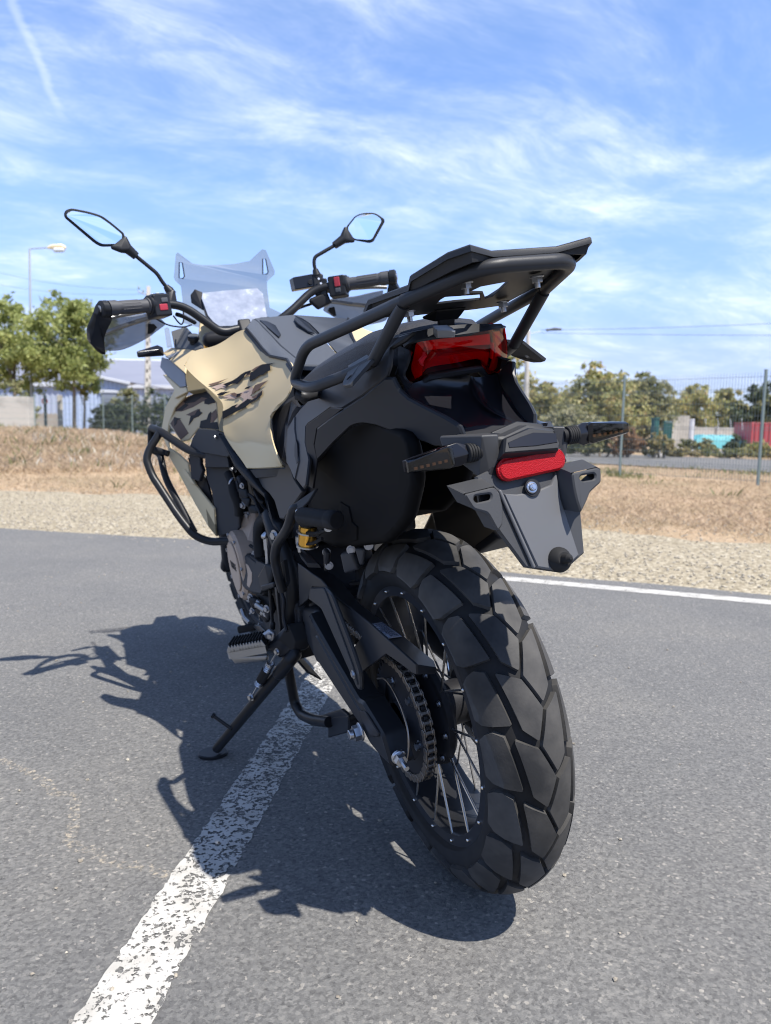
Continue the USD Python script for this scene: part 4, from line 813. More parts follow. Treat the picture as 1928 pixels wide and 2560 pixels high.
def link_plate(p, q, y, th=.0018, r=.0072):
    d = unit(q-p); n_ = np.array([-d[2], 0, d[0]]); L_ = np.linalg.norm(q-p); pts = []
    for t, w in [(-r*.95, .35*r), (-r*.6, .85*r), (0, r), (L_*.5, .62*r), (L_, r), (L_+r*.6, .85*r), (L_+r*.95, .35*r)]: pts.append(p+d*t+n_*w)
    for t, w in [(L_+r*.95, .35*r), (L_+r*.6, .85*r), (L_, r), (L_*.5, .62*r), (0, r), (-r*.6, .85*r), (-r*.95, .35*r)]: pts.append(p+d*t-n_*w)
    P = np.array(pts); P[:, 1] = y+th/2; return panel(P, th, (0, 1, 0), .0004)
chain = part('drive_chain', cat(*[cyl((cx[i], SY-.0055, cz[i]), (cx[i], SY+.0055, cz[i]), .0051, 8) for i in range(nl)]), steel_d)
for i in range(nl):
    j = (i+1) % nl; p, q = np.array([cx[i], SY, cz[i]]), np.array([cx[j], SY, cz[j]]); y = .0062 if i % 2 else .0086
    pins = [cyl((w[0], SY-.0103, w[2]), (w[0], SY+.0103, w[2]), .0026, 7) for w in (p, q)] if i % 2 == 0 else []
    obj('chain_link', cat(link_plate(p, q, SY+y), link_plate(p, q, SY-y), *pins), steel_d, chain)
part('front_sprocket_cover', hull([(FSC[0]+.05*math.cos(a), y, FSC[2]+.05*math.sin(a)) for a in np.linspace(0, 6.28, 12) for y in (.1, .13)], .006), plastic)
_st = .09; _R = np.array([[math.cos(_st), -math.sin(_st), 0], [math.sin(_st), math.cos(_st), 0], [0, 0, 1]])      # the bars are turned a little to the left
STEER = lambda m: ((np.asarray(m[0])-[1.46, 0, 0])@_R.T+[1.46, 0, 0], m[1])
ty2, rim2 = wheel(.345, .058, math.radians(70), 26, .250, .036, (1.46, 0, .345), ('front_tyre', 'front_rim'), None, 32, .04, .03, 96, 0, STEER)
part('front_hub', lathe([(0, .055), (.03, .055), (.042, .034), (.042, .028), (.026, .02), (.026, -.02), (.042, -.028), (.042, -.034), (.03, -.055), (0, -.055)], 40, (1.46, 0, .345)), dull)
for sgn in (1, -1): part('front_brake_disc', lathe([(.11, sgn*.062), (.15, sgn*.062), (.15, sgn*.066), (.11, sgn*.066)], 60, (1.46, 0, .345), closed=True), alu); part('disc_carrier', lathe([(.035, sgn*.06), (.112, sgn*.061), (.112, sgn*.064), (.035, sgn*.064)], 30, (1.46, 0, .345), closed=True), dull)
for sgn in (1, -1):
    part('fork_lower', tube([(1.46, sgn*.1, .335), (1.34, sgn*.1, .62)], .029, 16), dull); part('fork_tube', tube([(1.34, sgn*.1, .62), (1.125, sgn*.1, 1.09)], .0225, 16), gold)
    part('fork_foot', hull([(1.46, sgn*.085, .335), (1.46, sgn*.115, .335), (1.44, sgn*.1, .39)], .022), dull); part('front_caliper', hull([(1.33, sgn*.085, .41), (1.36, sgn*.085, .48), (1.3, sgn*.085, .45), (1.34, sgn*.1, .45)], .018), dull)
part('front_axle', cyl((1.46, -.13, .335), (1.46, .13, .335), .011, 14), steel)
fm = []
for a in np.linspace(-1.15, .75, 20): fm.append([(1.46+(.362-.03*abs(b)**2)*math.sin(a), b*.068, .335+(.362-.03*abs(b)**2)*math.cos(a)) for b in np.linspace(-1, 1, 9)])
part('front_mudguard', patch(np.array(fm), 40, 12, .004, (0, 0, 1)), plastic)
part('triple_clamp', hull([(1.125, y, 1.085) for y in (-.1, .1)]+[(1.16, 0, 1.085), (1.1, 0, 1.085)], .026), dull); part('lower_clamp', hull([(1.205, y, .92) for y in (-.1, .1)]+[(1.18, 0, .93)], .03), dull)
part('steering_head', tube([(1.1, 0, 1.08), (1.19, 0, .86)], .036, 16), powder)

# ---------------------------------------------------------------- swingarm, chain guard, axle
SW = .152
out_ = AY('5', [(692, 600), (716, 650), (850, 885), (985, 1115), (1012, 1128), (1130, 1322), (1150, 1390), (1182, 1500), (1184, 1522), (1130, 1470), (1060, 1385), (1000, 1270), (960, 1215), (725, 860), (700, 700)], SW)
sw_l = panel(out_, .042, (0, 1, 0), .005, rad=.006)
sw = part('swingarm', cat(sw_l, hull([(.5, .12, .40), (.5, -.12, .40), (.5, .12, .37), (.5, -.12, .37)], .035), hull([(.5, .1, .4), (.3, .125, .44), (.5, .1, .36), (.32, .125, .35)], .02), hull([(.52, -.11, .40), (-.06, -.115, .34), (.5, -.11, .36), (-.05, -.115, .30)], .024), hull([(.40, y, z_) for y in (-.1, .1) for z_ in (.37, .44)], .02)), powder)
rib = AY('5', [(730, 720), (970, 1140), (1010, 1200), (1030, 1290), (960, 1190), (745, 830), (722, 780)], SW+.003)
obj('swingarm_rib', panel(rib, .006, (0, 1, 0), .003, rad=.02), powder, sw)
slot = AY('5', [(990, 1180), (1030, 1190), (1110, 1320), (1105, 1340), (1060, 1335), (1000, 1230)], SW+.0035)
obj('axle_plate', panel(slot, .004, (0, 1, 0), .0015, rad=.008), dull, sw)
ax = A('5', 1008, 1305, y=SW+.006)
nut = part('axle_nut', cat(cyl(ax, ax+[0, .004, 0], .0165, 24, .001), tube([ax+[0, .004, 0], ax+[0, .015, 0]], .0138, 6), cyl(ax+[0, .016, 0], ax+[0, .024, 0], .009, 14, .001)), steel)
ad = A('5', 1225, 1450, y=SW-.01); dback = unit((-1, 0, -.25))
part('chain_adjuster', cat(cyl(ad, ad+dback*.006, .0125, 18, .001), tube([ad+dback*.006, ad+dback*.016], .0105, 6), tube([ad+dback*.016, ad+dback*.034], .0045, 10)), steel)
part('swingarm_pivot', cat(cyl((.5, .13, .385), (.5, .146, .385), .02, 20, .002), tube([(.5, .146, .385), (.5, .154, .385)], .012, 6)), steel)
# brake hose / cable arc beside the sprocket
part('sensor_cable', tube(rnd(AY('c', [(300, 1130, .10), (360, 1125, .108), (430, 1210, .113), (520, 1400, .118), (575, 1600, .122), (580, 1760, .127), (555, 1880, .132), (500, 1905, .137), (470, 1880, .14)]), .05, 4, False), .0016, 6), steel_d)
# chain guard: top sheet, side skirt and the stay to the swingarm
gy = .132
side = AY('5', [(630, 312), (765, 400), (847, 496), (1057, 662), (1162, 757), (1332, 908), (1336, 968), (1315, 962), (1240, 905), (1155, 845), (1000, 960), (945, 830), (1010, 740), (880, 610), (838, 525), (790, 450), (715, 445), (690, 520), (640, 560)], gy)
cg = part('chain_guard', panel(side, .003, (0, 1, 0), .0012), satin)
tl0 = AY('5', [(632, 303), (847, 494), (1162, 756), (1332, 906)], gy-.0005); tr0 = AY('5', [(755, 303), (1262, 740), (1456, 926)], gy-.05)
_, _, _, fit_n = frame_of(np.vstack([tl0, tr0])); fit_n = fit_n if fit_n[2] > 0 else -fit_n; fit_d = fit_n@np.vstack([tl0, tr0]).mean(0)
topP = AP('5', [(632, 303), (765, 398), (847, 494), (1057, 661), (1162, 756), (1250, 834), (1332, 906), (1456, 926), (1442, 886), (1262, 740), (1130, 645), (1000, 545), (900, 425), (757, 303)], (fit_n, fit_d))
tl, tr_ = topP[:7], topP[7:][::-1]
obj('guard_top', panel(topP, .003, fit_n, .0012), satin, cg)
rearp = np.array([tl[-1]+[.001, 0, 0], A('5', 1337, 968, x=tl[-1][0]+.002), A('5', 1448, 965, x=tr_[-1][0]+.002), tr_[-1]+[.001, 0, 0]])
obj('guard_rear', panel(rearp, .003, (-1, 0, 0), .001), satin, cg)
stay = AY('5', [(700, 452), (790, 448), (830, 490), (955, 820), (1000, 960), (1005, 1062), (985, 1062), (940, 960), (770, 580), (690, 520)], .158)
st_ = part('chain_guard_stay', panel(stay, .006, (0, 1, 0), .003, rad=.01), satin)
obj('stay_ridge', panel(AY('5', [(700, 455), (785, 452), (960, 930), (990, 1050), (760, 555), (702, 515)], .1605), .003, (0, 1, 0), .0012, rad=.012), plastic, st_)
bp = A('5', 962, 965, y=.16); part('stay_bolt', bolt(bp, (0, 1, 0), .0055, .004), steel)
# warning sticker with its printed lines
c4 = np.array([A('5', X, Y, pl=(fit_n, fit_d+.0030)) for X, Y in ((1060, 665), (1130, 655), (1250, 740), (1165, 752))])
stk = part('warning_sticker', panel(c4, .0006, fit_n, .0002), sticker_m)
e1_, e2_ = c4[3]-c4[0], c4[1]-c4[0]; o_ = c4[0]+fit_n*.0004; lines_ = []
rg = np.random.default_rng(5)
for k in range(6):
    t0 = .08+.1*k; x = .06
    while x < .9:
        w = rg.uniform(.03, .12); x2 = min(x+w, .93)
        lines_.append(panel([o_+e1_*x+e2_*(1-t0), o_+e1_*x2+e2_*(1-t0), o_+e1_*x2+e2_*(1-t0-.055), o_+e1_*x+e2_*(1-t0-.055)], .0002, fit_n, .00002)); x = x2+.025
ic = lambda p: np.array([o_+e1_*a+e2_*b for a, b in p])
lines_ += [tube(ic([(.1, .1), (.22, .1), (.22, .3), (.1, .3)]), .0004, 4, closed=True), tube(ic([(.66+.1*math.cos(a), .2+.14*math.sin(a)) for a in np.linspace(0, 6.28, 14)[:-1]]), .0004, 4, closed=True),
           tube(ic([(.36, .08), (.44, .34), (.5, .1), (.56, .3)]), .0004, 4), tube(ic([(.03, .04), (.97, .04), (.97, .97), (.03, .97)]), .0003, 4, closed=True)]
obj('sticker_print', cat(*lines_), ink, stk, smooth=False)

# ---------------------------------------------------------------- luggage rack
TR = .0089
def rack_side():
    up = np.array([(-.38, .066, 1.014), (-.256, .108, .998), A('2', 115, 568, y=.158), A('2', 62, 735, y=.164), A('2', 150, 760, y=.166), A('2', 330, 690, y=.132), np.array([-.15, .118, .931])])
    return up
up = rack_side()
main = rnd(np.vstack([up]), .03, 6, False)
rear_fork = tube(np.array([up[1]+[.004, 0, -.004], (-.15, .118, .931)]), TR, 14)
inner = tube(rnd(np.array([A('s', 175, 860, y=.166), A('s', 260, 885, y=.155), A('s', 400, 845, y=.12)]), .02, 5, False), TR, 14)
bar = tube(rnd(np.vstack([up[1:0:-1]*[1, -1, 1], (-.38, -.066, 1.0145), (-.38, .066, 1.0145), up[1:2]]), .035, 7, False), TR+.0004, 16)
rack = part('luggage_rack', cat(bar, tube(main[4:], TR, 14), rear_fork, inner, flipy(tube(main[4:], TR, 14)), flipy(rear_fork), flipy(inner)), rackm, smooth=50)
LP_ = ((0, .63, 1), .63*.118+.929)
lug, _ = PLN('s', [(705, 560, .126), (905, 440, .122), (960, 490, .124), (890, 570, .130), (730, 755, .160), (690, 768, .164), (655, 765, .164), (650, 735, .161), (690, 650, .146), (718, 590, .132)], 'y')
lh = A('s', 722, 680, y=.1515); _, la, lb, _ = frame_of(lug); hole_ = np.array([lh+la*.005*math.cos(t)+lb*.005*math.sin(t) for t in np.linspace(0, 6.283, 17)[:-1]])
lugm = panel(lug, .005, (0, .5, 1), .001, holes=[hole_]); obj('rack_lug', lugm, rackm, rack); obj('rack_lug', flipy(lugm), rackm, rack)
# top plate: moulded rim with upswept rear corners, open in the middle, on a pressed steel sheet with cut-outs
half = [(-.378, 0, 1.0325), (-.376, .045, 1.0330), (-.392, .083, 1.0385), (-.372, .100, 1.034), (-.30, .119, 1.024), (-.262, .122, 1.018), (-.256, .110, 1.012), (-.125, .121, 1.008), (-.118, .100, 1.006), (-.14, .06, 1.009), (-.15, 0, 1.011)]
half[3:8] = [tuple(A('2', X, Y, y=y)) for X, Y, y in ((770, 130, .098), (600, 236, .112), (590, 280, .108), (405, 348, .113), (385, 395, .112))]
half = [half[0], half[1], half[2], half[3], half[4], half[5], half[6], half[7], (half[7][0]+.004, .088, half[7][2]), (-.22, .075, 1.0165), (-.30, .052, 1.023), (-.335, 0, 1.028)]
plate = np.array(half+[(x, -y, z_) for x, y, z_ in half[-2:0:-1]])
zpl = lambda x: 1.035-.125*(x+.39)
rp_ = part('rack_plate', cat(panel(plate, .008, (0, 0, 1), .002)), plastic, rack and bike)
# down-turned rim of the plate
rim_pts = plate[[0, 1, 2, 3, 4, 5, 6, 7]]
for sgn in (1, -1):
    q = rim_pts*[1, sgn, 1]; lo = q+np.array([(.006, 0, -.010), (.004, 0, -.010), (.006, -sgn*.004, -.019), (.006, -sgn*.008, -.020), (.004, -sgn*.008, -.017), (.004, -sgn*.006, -.015), (.0, -sgn*.006, -.014), (.0, -sgn*.005, -.013)])
    V = np.vstack([q-[0, 0, .0018], lo, q*[1, .96, 1]-[0, 0, .004]+[.004, 0, 0], lo*[1, .96, 1]+[.004, 0, 0]]); n = len(q); F = []
    for i in range(n-1): F += [[i, i+1, n+i+1, n+i], [2*n+i, 3*n+i, 3*n+i+1, 2*n+i+1], [n+i, n+i+1, 3*n+i+1, 3*n+i]]
    F = tri(F); obj('plate_rim', (V, F if sgn < 0 else F[:, ::-1]), plastic, rp_, smooth=25)
sheet_o = np.array([(-.372, .056), (-.372, -.056), (-.33, -.075), (-.26, -.098), (-.155, -.098), (-.148, -.05), (-.148, .05), (-.155, .098), (-.26, .098), (-.33, .075)])
szp = lambda x: 1.0200-.131*(x+.39)
cut = lambda pts: np.array([A('2', X, Y, pl=((.131, 0, 1), .131*-.39+1.0200)) for X, Y in pts])
hl = [cut([(745, 350), (765, 338), (925, 327), (928, 350), (800, 362), (725, 371)]), cut([(870, 318), (930, 290), (1058, 266), (985, 335), (950, 345), (940, 320)]), cut([(1075, 330), (1122, 320), (1128, 330), (1090, 338)]), cut([(680, 330), (715, 303), (780, 285), (735, 320)]), cut([(625, 365), (640, 352), (652, 350), (638, 365)])]
so = np.array([(x, y, szp(x)) for x, y in sheet_o])
shp = sg.Polygon(sheet_o).buffer(-.006); hl = [h for h in hl if shp.contains(sg.Polygon(h[:, :2]).buffer(.0))]
sht = part('rack_sheet', panel(so, .003, (0, 0, -1), .0006, holes=hl), rackm)
for (x, y, z_) in ((-.319, .052, 1.004), (-.319, -.052, 1.004), (-.197, .075, .988), (-.197, -.075, .988)):
    p = np.array([x, y, szp(x)-.003]); part('rack_bolt', cat(cyl(p, p-[0, 0, .0025], .0095, 16, .0008), tube([p-[0, 0, .0025], p-[0, 0, .0085]], .0075, 6), tube([p-[0, 0, .0085], p-[0, 0, .015]], .0038, 10)), steel)
part('rack_stay', cat(hull([(-.15, y, .984) for y in (-.03, .03)]+[(-.178, y, .989) for y in (-.022, .022)]+[(-.16, y, .978) for y in (-.018, .018)], .002), hull([(-.160, y, .976) for y in (-.011, .011)]+[(-.156, y, .955) for y in (-.010, .010)], .003)), dull)

# ---------------------------------------------------------------- tail light
TLN = np.array([1, 0, .67])
def TL(pts, off=0): return AP('2', [p[:2] for p in pts], (TLN, .436+off)) if len(pts[0]) == 2 else np.array([A('2', p[0], p[1], pl=(TLN, .436+off+p[2])) for p in pts])
LG = np.array([TL(r) for r in (
    [(612, 590, .010), (630, 538, .002), (720, 521, -.014), (850, 508, -.018), (955, 495, -.012), (1000, 484, .0), (1041, 481, .014)],
    [(590, 640, .014), (645, 600, -.002), (720, 590, -.018), (840, 578, -.022), (950, 568, -.016), (1008, 560, -.002), (1053, 560, .022)],
    [(570, 688, .020), (640, 662, -.002), (708, 645, -.016), (830, 628, -.020), (940, 615, -.012), (1000, 625, .0), (1050, 620, .024)],
    [(607, 738, .010), (645, 727, -.002), (700, 692, -.012), (820, 670, -.016), (936, 652, -.006), (975, 704, .012), (1014, 688, .022)])])
RO = (-1, 0, -.2)
light = part('tail_light', patch(LG, 24, 40, .004, RO, 2, off=-.020), red_dark, smooth=50)
obj('lens', patch(LG, 26, 44, .002, RO, 2), red_lens, light, smooth=50)
for nm, wn, of in (('light_guide', (.10, .96, .06, .20), -.008), ('light_guide', (.10, .36, .21, .80), -.009), ('light_guide', (.08, .94, .87, .97), -.007), ('light_guide', (.30, .72, .81, .835), -.006)): obj(nm, patch(LG, 10, 14, .004, RO, 2, wn, of), red_in, light, smooth=50)
obj('light_bar', patch(LG, 10, 20, .004, RO, 2, (.60, .93, .22, .79), -.009), mat('red_prism', (.50, .010, .016), .2, bump=(700, .8, .002)), light)
ring = lambda g, of: patch(g, 24, 40, .001, RO, 2, off=of)
for kk, sh_ in ((-1, .010), (0, -.010)): obj('lens_side', patch(np.stack([LG[:, kk]+[.0015, 0, 0], LG[:, kk]+[.034, sh_, 0]], 1), 20, 4, .002, (0, -1 if kk else 1, 0), 2), red_dark, light, smooth=50)
part('tail_light_surround', cat(hull(np.vstack([LG.reshape(-1, 3)+[.045, 0, 0], LG.reshape(-1, 3)*[1, .86, 1]+[.12, 0, 0]]), .002), tube(np.vstack([LG[:, 0]+[.006, .004, 0], LG[-1]+[.010, 0, -.004]]), .006, 8), tube(np.vstack([LG[0]+[.012, 0, .003]]), .005, 8)), dull, smooth=40)
part('tail_light_bezel', patch(np.array([[A('2', 548, 560, x=-.16), A('2', 600, 585, x=-.186)], [A('2', 545, 640, x=-.162), A('2', 588, 645, x=-.188)], [A('2', 552, 700, x=-.168), A('2', 570, 700, x=-.180)], [A('2', 590, 770, x=-.175), A('2', 612, 742, x=-.182)]]), 10, 6, .004, (-1, .4, 0), 2), dull)
tabp = TL([(725, 490), (790, 486), (815, 497), (813, 527), (728, 531)], -.022)
part('seat_lock_tab', panel(tabp, .012, (-1, 0, 0), .002), alu)
cvu = [A('2', X, Y, x=x) for X, Y, x in ((548, 520, -.15), (605, 502, -.185), (730, 478, -.205), (860, 464, -.205), (1000, 464, -.185), (1042, 482, -.165))]
cvl = [A('2', X, Y, x=x) for X, Y, x in ((575, 572, -.176), (624, 541, -.201), (720, 523, -.217), (850, 509, -.221), (985, 488, -.208), (1042, 484, -.172))]
part('tail_cover', patch(np.array([cvu, cvl]), 6, 24, .004, (-1, 0, .3)), plastic)
part('tail_cover_top', loft([[p+[.004, 0, -.001] for p in cvu]+[p+[.004, 0, -.006] for p in cvu[::-1]], [p+[.08, 0, .004] for p in cvu]+[p+[.08, 0, -.004] for p in cvu[::-1]]]), plastic)

# ---------------------------------------------------------------- tail side panels (left measured, right mirrored)
sp_, SPL = PLN('s', [(1385, 208, -.185), (1235, 247, -.165), (1110, 378, -.125), (880, 560, -.06), (660, 690, 0), (440, 770, .08), (330, 880, .14), (215, 1000, .2), (150, 1085, .245), (75, 1220, .30), (60, 1480, .315), (65, 1572, .30), (152, 1730, .25), (240, 1843, .205),
                (268, 1800, .19), (300, 1530, .125), (262, 1350, .115), (266, 1195, .10), (290, 1165, .09), (400, 1090, .04), (520, 1000, -.01), (580, 1012, -.035), (640, 1010, -.055), (860, 870, -.12), (1040, 730, -.17), (1100, 660, -.185), (1130, 560, -.19), (1150, 380, -.185), (1290, 300, -.195)])
tsp = panel(sp_, .006, (0, 1, .3), .0025); part('tail_side_panel', tsp, satin); part('tail_side_panel', mv(flipy(panel(np.vstack([sp_[3:-3], sp_[2:3]-[0, 0, .03]]), .006, (0, 1, .3), .0025)), (0, .022, 0)), satin)
fc = AP('s', [(150, 1085), (78, 1222), (75, 1480), (90, 1600), (150, 1745), (195, 1550), (165, 1330), (150, 1215)], (SPL[0], SPL[1]+.0022))
both('side_facet', panel(fc, .003, (0, 1, .1), .0015), side_p)
vt = AP('s', [(163, 1328), (178, 1370), (186, 1555), (172, 1582), (150, 1500), (150, 1400)], (SPL[0], SPL[1]+.003))
both('side_vent', panel(vt, .002, (0, 1, 0), .0004), dull)
wall_, _ = PLN('s', [(268, 1195, .098), (290, 1165, .088), (520, 1000, -.012), (640, 1012, -.057), (500, 1130, -.01), (380, 1215, .06), (352, 1380, .075), (385, 1540, .075), (340, 1840, .16), (268, 1800, .19), (298, 1530, .125), (262, 1350, .115)], off=-.006)
both('side_panel_recess', panel(wall_, .004, (0, 1, -.2), .0008), dull)
lc, _ = PLN('s', [(1085, 690, -.175), (1170, 688, -.182), (1240, 820, -.195), (1330, 900, -.215), (1500, 990, -.239), (1690, 1085, -.27), (1800, 1150, -.285), (1870, 1200, -.293), (1910, 1300, -.295), (1800, 1410, -.268), (1600, 1402, -.233), (1530, 1370, -.224), (1250, 1275, -.182), (1000, 1185, -.162), (875, 1163, -.125), (800, 1172, -.09), (735, 1195, -.06), (560, 1360, .01), (385, 1538, .07), (352, 1380, .078), (380, 1212, .064), (500, 1120, -.005), (640, 1020, -.055), (860, 880, -.118)])
tlp = panel(lc, .006, (0, 1, -.2), .0025); part('tail_lower_panel', tlp, satin); part('tail_lower_panel', mv(flipy(tlp), (0, .024, 0)), satin)
# gloss undertail with a hollowed centre, between the lamp and the number plate carrier
def U(X, Y, x): return A('2', X, Y, x=x)
g_ = np.array([[A('0', X, Y, x=x) for X, Y, x in r] for r in (
    [(1011, 966, -.176), (1090, 943, -.165), (1160, 936, -.162), (1190, 943, -.168), (1225, 938, -.158), (1246, 932, -.15)],
    [(1046, 1008, -.197), (1115, 985, -.172), (1170, 975, -.165), (1199, 985, -.188), (1235, 978, -.178), (1255, 966, -.17)],
    [(1105, 1038, -.227), (1160, 1022, -.205), (1200, 1010, -.197), (1224, 1022, -.228), (1262, 1010, -.212), (1281, 1004, -.208)],
    [(1175, 1073, -.270), (1215, 1060, -.26), (1250, 1048, -.252), (1280, 1050, -.265), (1300, 1040, -.252), (1312, 1034, -.248)],
    [(1203, 1100, -.302), (1255, 1090, -.305), (1300, 1078, -.305), (1330, 1072, -.305), (1350, 1060, -.297), (1370, 1058, -.295)])])
part('undertail', patch(g_, 30, 34, .006, (-1, 0, .4), 2), glossb, smooth=60)
# inner mudguard box under the tail
ifp = AY('4', [(1060, 450), (1240, 262), (1400, 240), (1620, 330), (1655, 560), (1605, 770), (1555, 830), (1490, 900), (1190, 940), (1085, 900), (1050, 700)], .098)
IFP = ifp.copy()
inn = IFP*[1, 0, 1]+[0, .03, 0]; inn[:, 0] += .26; inn[:, 0] = np.maximum(inn[:, 0], .12); IFR = rnd(IFP, .018, 4)
inner_ = part('inner_mudguard', cat(hull(np.vstack([IFR, inn]), .012)), deep, smooth=60)
part('inner_mudguard', mv(flipy(hull(np.vstack([IFP*[1, .8, 1]+[.16, 0, 0], inn]), .012)), (0, 0, 0)), deep)
ribp = AY('4', [(1190, 700), (1240, 730), (1260, 820), (1290, 850), (1290, 930), (1270, 935), (1240, 840), (1200, 760)], .1125)
obj('mudguard_rib', panel(ribp, .004, (0, 1, 0), .0018), deep, inner_)

# ---------------------------------------------------------------- number plate carrier
PN, PD_ = (1, 0, -.26), -.349-.26*.754
pl_ = AP('3', [(620, 540), (700, 500), (775, 560), (1130, 500), (1245, 492), (1290, 770), (1313, 1030), (1172, 1157), (1002, 1133), (935, 1122), (770, 900), (640, 700)], (PN, PD_))
carrier = part('number_plate_carrier', panel(pl_, .006, (-1, 0, .3), .002), carrier_p)
ctr = AP('3', [(795, 650), (880, 655), (990, 640), (1100, 590), (1130, 505), (1165, 690), (1280, 1045), (1172, 1150), (1010, 1124)], (PN, PD_-.004))
obj('plate_field', panel(ctr, .006, (-1, 0, .3), .0022), grey_p, carrier)
obj('plate_rib', hull(AP('3', [(770, 640), (985, 1118)], (PN, PD_-.003)), .0025), grey_p, carrier)
tn = unit(PN)*np.array([-1, -1, -1])
def bolt_at(t_, X, Y, off, r, m_, nm, par=None):
    p = A(t_, X, Y, pl=(PN, PD_-off)); return obj(nm, cat(cyl(p, p+tn*.003, r, 22, .001), cyl(p+tn*.003, p+tn*.006, r*.62, 18, .0012), cyl(p+tn*.006, p+tn*.0066, r*.3, 6)), m_, par or bike)
bolt_at('3', 970, 612, .006, .0078, steel, 'carrier_bolt')
rec = A('3', 976, 614, pl=(PN, PD_-.0045)); part('bolt_recess', cyl(rec, rec+tn*.002, .0112, 24), dull)
bp_ = A('3', 1150, 1075, pl=(PN, PD_-.004)); part('rubber_buffer', lathe([(0, .026), (.004, .026), (.0062, .022), (.0068, .014), (.012, .010), (.0165, .004), (.0175, 0)], 28, (0, 0, 0), 'x'), rubber) if False else part('rubber_buffer', cat(tube([bp_, bp_+tn*.004, bp_+tn*.010, bp_+tn*.012], [.0165, .0155, .0115, .009], 24), tube([bp_+tn*.012, bp_+tn*.022, bp_+tn*.026], [.0064, .0055, .002], 14)), rubber)
def lug_(pts, slot, off):
    P = AP('3', pts, (PN, PD_-off)); H_ = AP('3', slot, (PN, PD_-off)); back_ = unit((1, 0, .16))
    face = panel(P, .003, (-1, 0, .3), .002, rad=.004, holes=[rnd(H_, .006, 4)])
    big = P+back_*.034; c0 = P.mean(0)
    skirt = loft([P+back_*.0022, P+back_*.012+(P-c0)*.05, big+(P-c0)*.14], caps=False)
    return face, skirt
lp = [(540, 655), (735, 607), (768, 640), (792, 745), (790, 850), (757, 893), (692, 775), (600, 750)]; ls = [(603, 690), (608, 668), (620, 662), (705, 650), (716, 660), (713, 680), (702, 692), (620, 710)]
rp2 = [(1232, 520), (1395, 483), (1420, 495), (1422, 575), (1350, 640), (1328, 700), (1290, 775), (1262, 690), (1245, 612)]; rs = [(1283, 552), (1288, 538), (1300, 532), (1372, 520), (1383, 532), (1380, 552), (1370, 560), (1300, 572)]
for P_, S_ in ((lp, ls), (rp2, rs)):
    f_, k_ = lug_(P_, S_, .030); l_ = part('plate_bracket', f_, carrier_p); obj('bracket_skirt', k_, carrier_p, l_)
# centre block with the plate lamp, indicator mounts
ML = A('3', 640, 380, x=-.33); MR = A('3', 1185, 290, x=-.33)
blk = [A('3', X, Y, x=x) for X, Y, x in ((400, 295, -.30), (655, 290, -.345), (742, 285, -.345), (752, 430, -.345), (700, 520, -.34), (640, 530, -.335), (560, 440, -.31), (420, 360, -.30))]
part('left_indicator_mount', hull(np.vstack([blk, np.array(blk)[1:5]+[.03, -.006, 0]]), .003), carrier_p)
blkr = [A('3', X, Y, x=x) for X, Y, x in ((1115, 235, -.33), (1172, 235, -.335), (1190, 330, -.335), (1172, 420, -.335), (1140, 420, -.33))]
part('right_indicator_mount', hull(np.vstack([blkr, np.array(blkr)+[.04, .0, 0]]), .003), carrier_p)
top_ = [A('3', X, Y, x=x) for X, Y, x in ((480, 240, -.27), (610, 215, -.262), (860, 205, -.262), (1100, 185, -.265), (1120, 215, -.29), (1175, 238, -.32), (1110, 235, -.335), (955, 215, -.335), (810, 285, -.345), (745, 290, -.345), (500, 290, -.31))]
part('carrier_top', panel(top_, .014, (-.2, 0, 1), .003), plastic)
hs, HPL = PLN('3', [(800, 290, -.352), (955, 222, -.345), (1112, 238, -.346), (1162, 330, -.358), (1150, 368, -.362), (795, 392, -.364)])
lamp_ = part('plate_lamp', cat(panel(hs, .02, (-1, 0, .3), .003), hull(np.array(hs)[:4]+[.028, 0, .004], .003)), satin)
obj('lamp_window', panel(AP('3', [(822, 322), (905, 285), (985, 258), (1128, 262), (1140, 322), (1000, 345), (830, 356)], (HPL[0], HPL[1]-.001)), .002, (-1, 0, .3), .0008), glossb, lamp_)
under_ = [A('3', X, Y, x=-.342) for X, Y in ((750, 395), (1150, 372), (1180, 440), (1130, 520), (775, 580), (700, 520))]
part('reflector_backing', hull(np.vstack([under_, np.array(under_)+[.012, 0, 0]]), .003), dull)
# reflector: a long capsule
ra, rb = A('3', 828, 497, x=-.356), A('3', 1132, 432, x=-.356); e_ = unit(rb-ra); upv = unit(np.cross(e_, (-1, 0, .16)) if np.cross(e_, (-1, 0, .16))[2] > 0 else np.cross((-1, 0, .16), e_)); rr_ = .0142
capf = lambda r: np.array([ra+r*(math.cos(t)*upv-math.sin(t)*e_) for t in np.linspace(0, math.pi, 14)]+[rb-r*(math.cos(t)*upv-math.sin(t)*e_) for t in np.linspace(0, math.pi, 14)])
rf_ = part('rear_reflector', panel(capf(rr_), .008, (-1, 0, .16), .003), refl)
obj('reflector_rim', tube(capf(rr_-.0004)+np.array([.003, 0, 0]), .0011, 6, closed=True), refl, rf_)
